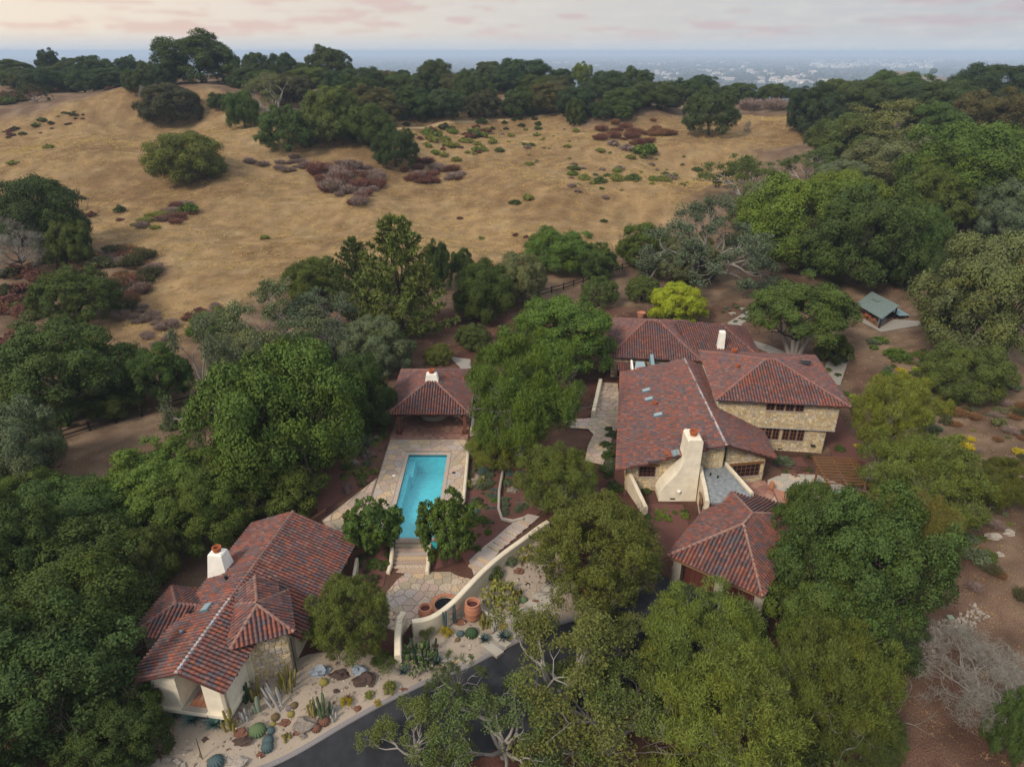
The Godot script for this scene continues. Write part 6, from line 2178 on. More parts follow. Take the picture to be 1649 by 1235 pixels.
# ---------------------------------------------------------------- the garage
func garage() -> void:
	rng.seed = 9
	var A := Vector3(0.6, 0, -0.8)       # back
	var B := Vector3(0.8, 0, 0.6)        # along the front, to the right
	var O := Vector3(14.05, 0, -47.35)
	var at := func(s: float, q: float, y: float) -> Vector3: return O + A * s + B * q + Vector3(0, y, 0)
	var g := thing("garage", "square tile-roofed garage with pale posts at the driveway's end", "garage", at.call(6.0, 4.0, -1.3))
	var ey := 2.15
	var deck := MB.new()
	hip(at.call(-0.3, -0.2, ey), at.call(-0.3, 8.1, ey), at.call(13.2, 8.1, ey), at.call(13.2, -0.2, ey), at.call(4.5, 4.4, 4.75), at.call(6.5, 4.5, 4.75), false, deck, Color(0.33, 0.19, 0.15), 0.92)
	var roof := put("roof", deck, M.deck, g)
	roof_done(roof)
	put("fascia", func_box(at.call(-0.12, -0.1, ey - 0.42), B * 8.1, Vector3(0, 0.36, 0), A * 0.2), M.fascia, g)
	put("fascia", func_box(at.call(0.1, -0.05, ey - 0.42), A * 12.3, Vector3(0, 0.34, 0), B * 0.16), M.fascia, g)
	for q in [[0.3, 0.15], [0.3, 4.0], [0.3, 7.4]]:
		put("post", func_box(at.call(q[0], q[1], -1.8), B * 0.75, Vector3(0, 3.5, 0), A * 0.75), M.pale_stone, g)
	put("lantern_wall", func_box(at.call(0.35, -0.02, -1.8), B * 0.15, Vector3(0, 2.2, 0), A * 0.6), M.fascia, g)
	put("wall", func_box(at.call(1.1, 0.2, -1.8), A * 11.0, Vector3(0, 3.7, 0), B * 0.3), M.wall_cream, g)
	put("wall", func_box(at.call(11.9, 0.2, -1.8), B * 7.6, Vector3(0, 3.7, 0), A * 0.3), M.wall_cream, g)
	put("wall", func_box(at.call(1.1, 7.5, -1.8), A * 11.0, Vector3(0, 3.7, 0), B * 0.3), M.wall_cream, g)
	for q in [0.9, 4.75]:
		var d := put("garage_door", func_box(at.call(1.25, q, -1.5), B * 3.1, Vector3(0, 2.9, 0), A * 0.1), M.frame_red, g)
		for i in 6:
			put("plank", func_box(at.call(1.2, q + 0.03 + i * 0.515, -1.5), B * 0.48, Vector3(0, 2.85, 0), A * 0.05), M.frame_red, d)

# ---------------------------------------------------------------- shed, pergola, fences
func shed() -> void:
	var y := land(60.5, -106.0)
	var g := thing("garden_shed", "small open shed with a grey-green metal roof on the dry slope", "shed", Vector3(60.5, y, -106))
	var a := Vector3(57.6, 4.0, -108.4)
	var b := Vector3(58.4, 4.0, -101.2)
	var c := Vector3(62.9, 4.9, -105.0)
	var d := Vector3(61.8, 4.9, -112.2)
	var nn := (b - a).cross(d - a).normalized()
	var mb := MB.new()
	mb.slab([a, b, c, d], nn, 0.1)
	var roof := put("roof", mb, M.metal_green, g)
	for i in 12:
		var t := (i + 0.5) / 12.0
		var seam := MB.new()
		seam.beam(a.lerp(b, t) + nn * 0.03, d.lerp(c, t) + nn * 0.03, 0.07, 0.06)
		put("roof_seam", seam, M.metal_green, roof)
	mb = MB.new()
	mb.cube((d.lerp(c, 0.38)).lerp(a.lerp(b, 0.38), 0.3) + nn * 0.12, Vector3(0.9, 0.16, 1.6), Basis(Vector3.UP, 0.1))
	put("roof_hatch", mb, M.metal_green, roof)
	for p in [[a, 0.93], [b, 0.93], [c, 0.93], [d, 0.93], [a.lerp(b, 0.5), 0.97]]:
		var q: Vector3 = p[0].lerp(Vector3(60, p[0].y, -107), 0.08)
		mb = MB.new()
		mb.box(Vector3(q.x - 0.09, y - 0.3, q.z - 0.09), Vector3(0.18, 0, 0), Vector3(0, q.y - y + 0.25, 0), Vector3(0, 0, 0.18))
		put("post", mb, M.dark_timber, g)
	var e := a.lerp(Vector3(60, 4.7, -107), 0.1)
	var f := b.lerp(Vector3(60, 4.7, -107), 0.1)
	var h := c.lerp(Vector3(60, 5.7, -107), 0.1)
	for k in [[e, f], [f, h]]:
		for j in 2:
			mb = MB.new()
			var yy: float = y + 0.1 + j * 0.22
			mb.beam(Vector3(k[0].x, yy, k[0].z), Vector3(k[1].x, yy, k[1].z), 0.06, 0.24)
			put("plank", mb, M.timber, g)
	mb = MB.new()
	mb.box(Vector3(f.x - 0.1, y, f.z - 0.3), Vector3(1.3, 0, -0.7), Vector3(0, 1.4, 0), Vector3(0.08, 0, 0.1))
	put("door", mb, M.blue_frame, g)
	mb = MB.new()
	mb.box(Vector3(60.6, y - 0.3, -109.8), Vector3(1.2, 0, 0), Vector3(0, 1.7, 0), Vector3(0, 0, 4.0))
	put("store_shelf", mb, M.dark_timber, g)
	for i in 6:
		var cc := rng.randf_range(0.1, 0.9)
		mb = MB.new()
		mb.lathe(Vector3(lerpf(e.x, f.x, cc) - 0.35, y + 0.75, lerpf(e.z, f.z, cc)), [Vector2(0.16, 0), Vector2(0.22, 0.35), Vector2(0.16, 0.35)], 8)
		put("flower_pot", mb, M.clay_bright, g)
	# lean-to and gate on its right
	var lt := MB.new()
	lt.slab([Vector3(63.1, 3.3, -104.6), Vector3(65.4, 3.0, -105.6), Vector3(64.6, 3.2, -111.0), Vector3(62.4, 3.5, -110.4)], Vector3.UP, 0.06)
	put("lean_to_roof", lt, M.lead, g)
	for q in [Vector3(65.2, 3.05, -105.8), Vector3(64.5, 3.2, -110.6)]:
		mb = MB.new()
		mb.box(Vector3(q.x - 0.07, y - 0.2, q.z - 0.07), Vector3(0.14, 0, 0), Vector3(0, q.y - y, 0), Vector3(0, 0, 0.14))
		put("post", mb, M.dark_timber, g)

func pergola() -> void:
	var g := thing("pergola", "brown timber pergola with slatted roof at the patio edge", "pergola", Vector3(34, 0.4, -59.5))
	var P0 := Vector3(32.3, 0, -62.2)
	var ux := Vector3(3.9, 0, 0.25)
	var uz := Vector3(-0.5, 0, 4.9)
	for q in [[0.03, 0.3], [0.03, 0.97], [0.97, 0.3], [0.97, 0.97], [0.5, 0.97]]:
		var p: Vector3 = P0 + ux * q[0] + uz * q[1]
		put("post", func_box(p + Vector3(-0.09, 0.2, -0.09), Vector3(0.18, 0, 0), Vector3(0, 2.6, 0), Vector3(0, 0, 0.18)), M.timber, g)
	for t in [0.03, 0.5, 0.97]:
		var mb := MB.new()
		mb.beam(P0 + ux * t + Vector3(0, 2.75, 0), P0 + ux * t + uz + Vector3(0, 2.75, 0), 0.12, 0.2)
		put("beam", mb, M.timber, g)
	for i in 10:
		var t := i / 9.0
		var mb := MB.new()
		mb.beam(P0 + uz * t - ux * 0.06 + Vector3(0, 2.93, 0), P0 + uz * t + ux * 1.12 + Vector3(0, 2.93, 0), 0.065, 0.13)
		put("slat", mb, M.timber, g)
	put("rail", func_box(Vector3(28.4, 1.3, -63.2), Vector3(4.2, 0, 0.6), Vector3(0, 0.07, 0), Vector3(0, 0, 0.07)), M.iron, g)
	# table under it
	var t := thing("patio_table", "round table with pale top under the pergola", "table", Vector3(33.5, 0.5, -57.9))
	var m := MB.new()
	m.lathe(Vector3(33.5, 1.2, -57.9), [Vector2(0.62, 0), Vector2(0.62, 0.05), Vector2(0, 0.06)], 20)
	put("tabletop", m, M.skylight_glass, t)
	m = MB.new()
	m.lathe(Vector3(33.5, 0.5, -57.9), [Vector2(0.3, 0), Vector2(0.06, 0.08), Vector2(0.06, 0.69)], 10)
	put("leg", m, M.iron, t)
	for q in [[27.3, -59.7, "tall clay urn on the brick steps of the lounge terrace"], [33.0, -59.4, "clay pot beside the left pergola post"]]:
		var ur := MB.new()
		ur.lathe(Vector3(q[0], land(q[0], q[1]) + 0.1, q[1]), [Vector2(0.16, 0), Vector2(0.3, 0.4), Vector2(0.26, 0.8), Vector2(0.2, 0.9), Vector2(0.25, 1.0), Vector2(0.18, 1.0), Vector2(0, 0.9)], 14)
		solo("clay_urn", ur, M.terracotta, q[2], "urn")

func fence(pts: Array, label: String, rails := 2) -> void:
	var mid: Vector2 = pts[pts.size() / 2]
	var g := thing("rail_fence", label, "fence", Vector3(mid.x, land(mid.x, mid.y), mid.y))
	var cv := Curve2D.new()
	for p in pts: cv.add_point(p)
	var n := int(cv.get_baked_length() / 2.6)
	var last := Vector2.ZERO
	for i in n + 1:
		var p := cv.sample_baked(cv.get_baked_length() * i / n)
		var y := land(p.x, p.y)
		put("post", func_box(Vector3(p.x - 0.1, y - 0.3, p.y - 0.1), Vector3(0.2, 0, 0), Vector3(0, 1.65, 0), Vector3(0, 0, 0.2)), M.fence_wood, g)
		if i > 0:
			for k in rails:
				var mb := MB.new()
				mb.beam(Vector3(last.x, land(last.x, last.y) + 0.45 + k * 0.6, last.y), Vector3(p.x, y + 0.45 + k * 0.6, p.y), 0.09, 0.15)
				put("rail", mb, M.fence_wood, g)
		last = p

func fences() -> void:
	fence([Vector2(-53.9, -66.4), Vector2(-52.8, -68.7), Vector2(-48.3, -73.1), Vector2(-41.9, -77.8), Vector2(-36.7, -81.2)], "dark rail fence between the oaks on the left", 2)
	fence([Vector2(-21.9, -99.5), Vector2(-16.8, -101.4), Vector2(-12.6, -103.5), Vector2(-6.6, -106.2), Vector2(-1, -110.1)], "dark rail fence behind the central tree and pool house", 2)
	fence([Vector2(4.9, -117.5), Vector2(9.2, -120.3), Vector2(16.2, -127.1), Vector2(23, -132.6), Vector2(29.6, -134.8)], "dark rail fence at the foot of the meadow", 2)
	patch("dirt_track", poly([-37.9, -239.8, -27.3, -257, -10.3, -271, 10.7, -277, 18.7, -273.7, 18.6, -271.8, 10.6, -275, -10.2, -269, -27, -253.6, -37.5, -237]), M.track, 0.08, 1.6).set_meta("label", "pale worn track across the top of the meadow")
	pass

# ---------------------------------------------------------------- walls, jars and cacti of the garden
func garden() -> void:
	rng.seed = 12
	var pts := []
	var cv := Curve3D.new()
	var line := [Vector3(-8.2, 0.05, -41.75), Vector3(-6.7, -0.05, -42.3), Vector3(-5.2, 0.05, -43.7), Vector3(-3.9, 0.25, -45.5), Vector3(-2.6, 0.4, -47.4), Vector3(-1.0, 0.5, -49.4), Vector3(0.9, 0.6, -51.4), Vector3(2.6, 0.7, -53.2), Vector3(3.5, 0.7, -54.1)]
	for i in line.size():
		var t: Vector3 = (line[mini(i + 1, line.size() - 1)] - line[maxi(i - 1, 0)]) * 0.17
		cv.add_point(line[i], -t, t)
	for p in cv.tessellate_even_length(5, 0.4): pts.append(p)
	solo("garden_wall", ribbon(pts, 0.5, 0.4), M.wall_cream, "long curved cream stucco wall below the flagstone court", "wall")
	solo("gate_wall", ribbon([Vector3(-9.0, 0.5, -42.3), Vector3(-9.15, 0.75, -41.4), Vector3(-9.15, 0.4, -40.3), Vector3(-9.0, 0.25, -39.2), Vector3(-8.9, -0.2, -38.4)], 0.52, 0.4), M.wall_cream, "short upright cream wall beside the dark garden gate", "wall")
	var gt := thing("garden_gate", "dark wooden gate between the two cream walls", "gate", Vector3(-8.5, -1.3, -40.8))
	for i in 5: put("plank", func_box(Vector3(-8.75 + i * 0.1, -1.5, -40.2 - i * 0.26), Vector3(0.1, 0, -0.24), Vector3(0, 1.5, 0), Vector3(0.05, 0, 0.02)), M.dark_timber, gt)
	# terrace walls
	solo("terrace_wall", ribbon([Vector3(-5.0, 0.5, -52.0), Vector3(-5.02, 0.5, -58.0), Vector3(-5.05, 0.5, -64.0), Vector3(-5.1, 0.55, -69.2), Vector3(-4.6, 0.55, -70.0), Vector3(-3.2, 0.6, -70.5)], 0.36, 0.4), M.wall_cream, "low cream wall along the right edge of the pool terrace", "wall")
	solo("terrace_wall", ribbon([Vector3(-4.9, 0.65, -78.0), Vector3(-4.95, 0.65, -71.8), Vector3(-3.6, 0.65, -72.4), Vector3(-2.2, 0.65, -72.9)], 0.36, 0.4), M.wall_cream, "short cream wall by the right post of the pool house", "wall")
	solo("edging_wall", ribbon([Vector3(-0.8, 0.35, -67.0), Vector3(-1.0, 0.3, -64.0), Vector3(-1.35, 0.25, -60.0), Vector3(-1.35, 0.15, -57.0), Vector3(-1.0, 0.1, -55.4), Vector3(0.1, 0.15, -55.0), Vector3(1.1, 0.25, -55.3)], 0.28, 0.3), M.pale_stone, "thin curved stone edging between the two mulch beds", "wall")
	solo("edging_wall", ribbon([Vector3(-2.7, -1.1, -44.3), Vector3(-1.9, -1.15, -43.7), Vector3(-0.6, -1.2, -43.2), Vector3(0.6, -1.25, -42.9), Vector3(1.3, -1.3, -42.6)], 0.22, 0.3), M.pale_stone, "small curved stone edging below the prickly pears", "wall")
	solo("edging_wall", ribbon([Vector3(-18.9, 0.45, -56.4), Vector3(-21.0, 0.45, -53.2)], 0.3, 0.3), M.rust, "dark red retaining wall behind the gatehouse", "wall")
	solo("walk_wall", ribbon([Vector3(-14.2, 0.45, -49.0), Vector3(-14.0, 0.3, -46.6), Vector3(-13.9, 0.1, -44.6)], 0.3, 0.3), M.wall_cream, "cream wall beside the gatehouse's right eave", "wall")
	# jars, fountain
	for q in [[-3.35, -43.75, 0.72, 1.75, -1.65, "huge terracotta jar standing in gravel before the curved wall"], [-7.3, -43.3, 0.62, 1.2, -1.2, "terracotta jar on the court just behind the curved wall"]]:
		var j := thing("terracotta_jar", q[5], "jar", Vector3(q[0], q[4], q[1]))
		var mb := MB.new()
		var r: float = q[2]
		var h: float = q[3]
		mb.lathe(Vector3(q[0], q[4], q[1]), [Vector2(r * 0.72, 0), Vector2(r * 0.9, h * 0.18), Vector2(r * 0.91, h * 0.2), Vector2(r * 0.88, h * 0.22), Vector2(r * 1.0, h * 0.5), Vector2(r * 1.02, h * 0.53), Vector2(r * 0.99, h * 0.56), Vector2(r * 0.92, h * 0.8), Vector2(r * 0.8, h * 0.9), Vector2(r * 0.9, h * 0.96), Vector2(r * 0.88, h), Vector2(r * 0.7, h), Vector2(r * 0.66, h * 0.8)], 28)
		put("body", mb, M.terracotta, j)
		mb = MB.new()
		mb.lathe(Vector3(q[0], q[4], q[1]), [Vector2(r * 0.67, h * 0.8), Vector2(0.0, h * 0.81)], 20)
		put("soil", mb, M.soil, j)
	var f := thing("fountain", "round terracotta-rimmed fountain basin beside the curved wall", "fountain", Vector3(-5.75, -1.2, -44.4))
	var mb := MB.new()
	mb.lathe(Vector3(-5.75, -1.2, -44.4), [Vector2(1.25, 0), Vector2(1.25, 0.45), Vector2(0.95, 0.45), Vector2(0.95, 0.05), Vector2(0, 0.05)], 28)
	put("basin", mb, M.wall_cream, f)
	for i in 16:
		mb = MB.new()
		var pg := PackedVector2Array()
		for k in [[0, 0.9], [1, 0.9], [1, 1.3], [0, 1.3]]:
			var a: float = TAU * (i + 0.03 + 0.94 * k[0]) / 16
			pg.append(Vector2(-5.75 + cos(a) * k[1], -44.4 + sin(a) * k[1]))
		mb.prism(pg, -0.75, -0.67)
		put("rim_tile", mb, M.terracotta, f)
	mb = MB.new()
	mb.lathe(Vector3(-5.75, -0.92, -44.4), [Vector2(0.95, 0), Vector2(0, 0.001)], 20)
	put("water", mb, M.glass, f)
	# stone-edged planter at the bottom left
	var pl := thing("stone_planter", "small square planter edged with pale stones, bottom left", "planter", Vector3(-23.5, land(-23.5, -29.6), -29.6))
	for i in 12:
		var t := TAU * i / 12
		var q := Vector2(-23.5 + cos(t) * 1.5, -29.6 + sin(t) * 0.9)
		mb = MB.new()
		mb.cube(Vector3(q.x, land(q.x, q.y) + 0.12, q.y), Vector3(0.6, 0.3, 0.28), Basis(Vector3.UP, -t + PI / 2))
		put("stone", mb, M.rock_pale, pl)
	solo("loose_wall", ribbon([Vector3(-26.8, -0.9, -33.6), Vector3(-26.4, -1.2, -32.0), Vector3(-26.6, -1.5, -30.8)], 0.6, 0.3), M.rock_pale, "low stone wall left of the three agaves", "wall")
	# stone-pile edging on the dry slope, lower right
	var sw := thing("rubble_edging", "long low row of loose pale stones across the brown slope", "stone row", Vector3(33.1, -2.7, -41.0))
	var sline := [Vector2(28.4, -38.2), Vector2(33.1, -41.0), Vector2(38.0, -43.4), Vector2(41.0, -45.2)]
	for i in 290:
		var t := rng.randf() * 2.999
		var q: Vector2 = sline[int(t)].lerp(sline[int(t) + 1], fmod(t, 1.0)) + Vector2(rng.randf_range(-0.9, 0.9), rng.randf_range(-0.9, 0.9)) * 0.8
		var o := MeshInstance3D.new()
		o.name = "stone"
		o.mesh = stone_mesh
		o.material_override = M.rock_pale if i % 3 else M.rock_grey
		o.transform = Transform3D(Basis.from_euler(Vector3(rng.randf() * TAU, rng.randf() * TAU, 0)) * Basis.from_scale(Vector3.ONE * rng.randf_range(0.1, 0.3)), Vector3(q.x, land(q.x, q.y) + rng.randf_range(0.0, 0.25), q.y) - gpos(sw))
		sw.add_child(o, true)
	# sprinkler box and pipe on the slope
	solo("utility_box", func_box(Vector3(37.7, land(38, -44.2) - 0.05, -44.4), Vector3(0.5, 0, 0), Vector3(0, 0.3, 0), Vector3(0, 0, 0.5)), M.cactus_pale, "pale green utility box on the bare slope at right", "box")
	var jar := MB.new()
	var jy := land(21.6, -107.5)
	jar.lathe(Vector3(21.6, jy, -107.5), [Vector2(0.4, 0), Vector2(0.62, 0.6), Vector2(0.66, 1.0), Vector2(0.78, 1.15), Vector2(0.7, 1.2), Vector2(0.5, 1.0), Vector2(0, 0.9)], 16)
	solo("clay_pot", jar, M.terracotta, "lone terracotta pot beside the path above the rear wing", "pot")
	agave(-24.55, -33.78, 0.95, M.agave_blue, "left of the three blue agaves under the loggia")
	agave(-22.94, -33.52, 0.95, M.agave_blue, "middle of the three blue agaves under the loggia")
	agave(-21.17, -33.06, 0.95, M.agave_blue, "right of the three blue agaves under the loggia")
	columns(-19.97, -32.81, 7, 1.9, 0.13, 0.5, M.cactus_yellow, "yellow columnar cactus at the gatehouse front corner")
	barrel(-18.08, -32.72, 0.62, M.cactus_mid, "large pale green mound cactus at the gatehouse corner", "mound_cactus", 0.75, 18)
	barrel(-17.24, -32.87, 0.34, M.cactus_blue, "smallest blue barrel cactus of the row of three")
	barrel(-17.21, -32.19, 0.42, M.cactus_blue, "middle blue barrel cactus of the row of three")
	barrel(-17.14, -31.76, 0.45, M.cactus_blue, "lowest blue barrel cactus of the row of three")
	rock(-19.17, -32.41, 0.45, 0.4, M.rust, "rust-red rock beside the green mound cactus")
	rock(-18.88, -31.93, 0.5, 0.22, M.rock_dark, "low dark lava rocks in front of the rust-red rock")
	columns(-19.18, -33.54, 6, 1.2, 0.11, 0.3, M.cactus_white, "small silvery column cactus by the gatehouse wall")
	columns(-18.48, -34.24, 2, 1.8, 0.24, 0.3, M.cactus_pale, "single thick pale green column cactus")
	columns(-19.56, -35.05, 4, 2.0, 0.15, 0.4, M.cactus_dark, "dark green column cactus against the gatehouse wall")
	columns(-18.96, -35.46, 7, 1.9, 0.14, 0.5, M.cactus_yellow, "yellow-green column cactus left of the white one")
	columns(-17.22, -34.71, 7, 2.2, 0.12, 0.6, M.cactus_white, "white leaning column cactus before the turret", Vector3(-0.3, 0, -0.1))
	columns(-16.97, -36.14, 11, 2.1, 0.13, 0.7, M.cactus_yellow, "tall yellow-green column cactus at the turret wall")
	rock(-14.74, -37.49, 0.6, 0.5, M.rock_blue, "blue-grey boulder near the turret")
	rock(-11.9, -37.73, 0.55, 0.5, M.rock_blue, "blue-white boulder below the round dense tree")
	rock(-11.21, -36.87, 0.8, 0.55, M.rock_dark, "dark brown boulder below the blue-white one")
	rock(-13.31, -37.24, 0.6, 0.3, M.rock_dark, "low dark rock beside the blue-grey boulder")
	barrel(-14.27, -36.54, 0.36, M.cactus_yellow, "golden barrel cactus below the blue-grey boulder")
	barrel(-16.11, -34.1, 0.28, M.cactus_yellow, "golden barrel cactus in the middle of the gravel")
	barrel(-17.2, -33.37, 0.22, M.cactus_yellow, "tiny golden barrel cactus near the blue row")
	barrel(-17.17, -33.86, 0.33, M.cactus_brown, "brown barrel cactus above the tiny golden one")
	barrel(-16.34, -34.51, 0.27, M.cactus_mauve, "greyish-mauve barrel cactus in the gravel")
	barrel(-16.02, -34.68, 0.30, M.cactus_brown, "dark brown barrel cactus beside the mauve one")
	rock(-14.98, -33.48, 0.7, 0.6, M.rock_grey, "largest grey-brown boulder in the gravel garden")
	rock(-16.47, -33.56, 0.4, 0.2, M.rust, "flat reddish rocks left of the largest boulder")
	barrel(-14.12, -33.32, 0.36, M.rust, "rust-coloured barrel cactus right of the largest boulder")
	barrel(-13.64, -33.79, 0.42, M.rust, "larger rust-coloured barrel cactus under the column group")
	columns(-13.78, -34.3, 12, 1.9, 0.13, 0.6, M.cactus_mid, "group of green column cacti near the kerb")
	columns(-14.52, -34.03, 4, 1.8, 0.12, 0.25, M.cactus_yellow, "yellowish column cactus left of the green group")
	columns(-13.14, -34.23, 7, 1.0, 0.13, 0.45, M.cactus_white, "short silvery cactus right of the green group")
	columns(-16.12, -32.54, 5, 0.6, 0.16, 0.35, M.cactus_yellow, "low yellow cactus cluster nearest the kerb")
	rock(-14.97, -32.79, 0.28, 0.3, M.rock_grey, "small upright grey stone near the kerb")
	rock(-17.53, -31.24, 0.3, 0.2, M.rust, "rust-red stone below the blue barrel row")
	barrel(-20.11, -30.33, 0.58, M.cactus_blue, "big blue barrel cactus at the bottom edge")
	rock(-19, -30.55, 0.65, 0.25, M.rock_pale, "flat white rock at the bottom edge")
	columns(-21.13, -30.59, 1, 2.3, 0.05, 0.0, M.cactus_brown, "dry brown flower stalk near the bottom edge", Vector3.ZERO, "flower_stalk")
	agave(-25.25, -31.02, 0.6, M.agave_blue, "blue-green agave in the stone-edged planter")
	shrub("shrub", "succulent", -24.44, -30.84, 0.55, 0.4, "red", "reddish succulent in the stone-edged planter", "succulent")
	agave(-12.22, -35.31, 0.55, M.rust, "orange-red aloe in the open gravel", "aloe", 30, 1.1)
	shrub("spiky", "succulent", -12.3, -35.01, 0.6, 0.8, "yellow", "yellow-green succulent under the orange-red aloe", "succulent")
	shrub("shrub", "succulent", -9.28, -36.46, 0.65, 0.9, "brush", "taller yellow-green succulent right of the dark boulder", "succulent")
	shrub("shrub", "succulent", -10.67, -35.86, 0.5, 0.5, "brush", "yellow-green succulent left of the taller one", "succulent")
	shrub("spiky", "succulent", -10.09, -35.35, 0.4, 0.4, "yellow", "small yellow succulent nearest the kerb", "succulent")
	shrub("shrub", "agave_bush", -8.57, -36.05, 0.3, 0.25, "deep", "small dark succulent right of the taller yellow-green one", "succulent")
	shrub("spiky", "dark_bush", -9.86, -38.39, 1.3, 1.5, "olive", "dark spiky bush left of the gate wall", "shrub")
	prickly(-7.52, -39.02, 1.5, 1.9, M.leaf_cactus_green, "dense dark organ-pipe and pad cactus below the gate wall", 170)
	columns(-6.97, -39.41, 14, 2.0, 0.14, 1.1, M.cactus_dark, "dark column cacti rising from the dense pad cactus")
	agave(-5.96, -39.09, 0.7, M.cactus_blue, "blue agave right of the dense pad cactus")
	agave(-8.45, -37.98, 0.6, M.cactus_blue, "blue agave left of the dense pad cactus")
	shrub("spiky", "golden_shrub", -7.08, -41.69, 0.8, 1.3, "khaki", "golden spiky shrub against the inner wall", "shrub")
	shrub("spiky", "golden_shrub", -5.56, -41.9, 0.7, 0.9, "yellow", "yellow spiky shrub right of the golden one", "shrub")
	columns(-5.55, -42.49, 2, 2.3, 0.13, 0.15, M.cactus_blue, "left blue column cactus before the curved wall")
	columns(-4.82, -43.19, 2, 2.4, 0.13, 0.15, M.cactus_blue, "right blue column cactus before the curved wall")
	barrel(-3.39, -42.04, 0.58, M.cactus_dark, "big dark green barrel cactus below the huge jar")
	barrel(-4.32, -42.01, 0.35, M.cactus_blue, "blue-green barrel cactus left of the big dark one")
	barrel(-4.49, -41.44, 0.24, M.cactus_brown, "small brown barrel cactus below the blue-green one")
	rock(-4.3, -43.27, 0.5, 0.25, M.rust, "flat pinkish rocks left of the huge jar")
	columns(-2.34, -42.92, 10, 1.6, 0.12, 0.5, M.cactus_yellow, "yellow column cactus right of the huge jar")
	columns(-1.49, -42.46, 6, 1.6, 0.11, 0.3, M.cactus_white, "silver column cactus at the small stone edging")
	agave(-2.23, -41.42, 0.7, M.cactus_blue, "blue agave below the yellow column cactus")
	agave(-0.59, -41.62, 0.9, M.cactus_blue, "broad blue agave beside the slab path")
	shrub("spiky", "golden_shrub", -0.71, -42.65, 0.5, 0.6, "yellow", "small golden shrub between the agaves and edging", "shrub")
	prickly(-1.01, -45.8, 1.7, 1.7, M.leaf_prickly, "big yellow-green prickly pear above the huge jar", 230)
	prickly(1.02, -50.71, 1.3, 1.4, M.leaf_prickly, "prickly pear at the upper end of the curved wall", 110)
	shrub("shrub", "wall_shrub", -1.67, -48.26, 1.0, 1.3, "olive", "green shrub leaning on the curved wall", "shrub")
	shrub("shrub", "wall_shrub", -0.14, -49.89, 0.8, 0.9, "grey", "grey shrub by the upper curved wall", "shrub")
	barrel(1.01, -45.64, 0.4, M.cactus_mid, "round green barrel cactus right of the prickly pear")
	barrel(0.25, -46.38, 0.4, M.cactus_brown, "dark barrel cactus between prickly pear and olive tree")
	columns(0.69, -46.38, 4, 1.0, 0.12, 0.25, M.cactus_yellow, "short yellow column cactus beside the dark barrel")
	shrub("spiky", "succulent", 0.4, -43.9, 0.5, 0.4, "brush", "small yellow-green succulent below the prickly pear", "succulent")
	rock(0.6, -48.96, 0.45, 0.35, M.rust, "reddish stone in the gravel near the upper wall")
	rock(2.05, -45.56, 0.3, 0.2, M.rust, "small reddish stones near the olive tree")
	rock(-18.01, -34.03, 0.2, 0.15, M.rock_grey, "small loose stone in the cactus gravel", "rock", "rock", "loose stones in the gravel")
	rock(-15.4, -32.96, 0.28, 0.2, M.rust, "small loose stone in the cactus gravel", "rock", "rock", "loose stones in the gravel")
	rock(-15.09, -35.92, 0.16, 0.12, M.rock_pale, "small loose stone in the cactus gravel", "rock", "rock", "loose stones in the gravel")
	rock(-13.25, -35.94, 0.24, 0.18, M.rock_dark, "small loose stone in the cactus gravel", "rock", "rock", "loose stones in the gravel")
	rock(-10.63, -36.76, 0.2, 0.15, M.rock_grey, "small loose stone in the cactus gravel", "rock", "rock", "loose stones in the gravel")
	rock(-8.27, -36.59, 0.28, 0.2, M.rust, "small loose stone in the cactus gravel", "rock", "rock", "loose stones in the gravel")
	rock(-16.35, -35.42, 0.16, 0.12, M.rock_pale, "small loose stone in the cactus gravel", "rock", "rock", "loose stones in the gravel")
	rock(-21.45, -31.97, 0.24, 0.18, M.rock_dark, "small loose stone in the cactus gravel", "rock", "rock", "loose stones in the gravel")
	rock(-22.44, -31.16, 0.2, 0.15, M.rock_grey, "small loose stone in the cactus gravel", "rock", "rock", "loose stones in the gravel")
	rock(-6.31, -40.7, 0.28, 0.2, M.rust, "small loose stone in the cactus gravel", "rock", "rock", "loose stones in the gravel")
	rock(-3.03, -40.89, 0.16, 0.12, M.rock_pale, "small loose stone in the cactus gravel", "rock", "rock", "loose stones in the gravel")
	rock(1.43, -47.57, 0.24, 0.18, M.rock_dark, "small loose stone in the cactus gravel", "rock", "rock", "loose stones in the gravel")
	rock(-4.05, -40.87, 0.2, 0.15, M.rock_grey, "small loose stone in the cactus gravel", "rock", "rock", "loose stones in the gravel")
	rock(-11.47, -34.91, 0.28, 0.2, M.rust, "small loose stone in the cactus gravel", "rock", "rock", "loose stones in the gravel")
	rock(-17.28, -69.64, 0.6, 0.45, M.rock_grey, "grey boulder in the bed left of the terrace")
	rock(-16.29, -71.12, 0.45, 0.3375, M.rock_grey, "small grey boulder close to the terrace's left edge")
	rock(-17.9, -65.54, 0.5, 0.375, M.rock_grey, "mossy boulder low in the bed left of the terrace")
	rock(-3.7, -62.37, 0.7, 0.525, M.rock_grey, "grey boulder in the bed right of the terrace")
	rock(-4.13, -61.56, 0.4, 0.3, M.rock_grey, "small grey boulder beside its larger neighbour")
	rock(0.1, -60.32, 0.6, 0.45, M.rock_grey, "grey boulder behind the stone edging")
	rock(30.83, -62.5, 0.4, 0.3, M.rust, "reddish boulder in the bed below the tower")
	rock(32.28, -62.75, 0.35, 0.2625, M.rust, "reddish boulder near the pergola")
	rock(29.1, -62.39, 0.3, 0.225, M.rust, "small reddish stone below the grey mounded bush")
	rock(47.09, -53.41, 0.6, 0.45, M.rock_pale, "pale boulder on the right slope")
	rock(49.06, -54.09, 0.5, 0.375, M.rock_pale, "pale boulder at the right edge")
	rock(46.18, -50.98, 0.4, 0.3, M.rock_pale, "small boulder under the pale pair")
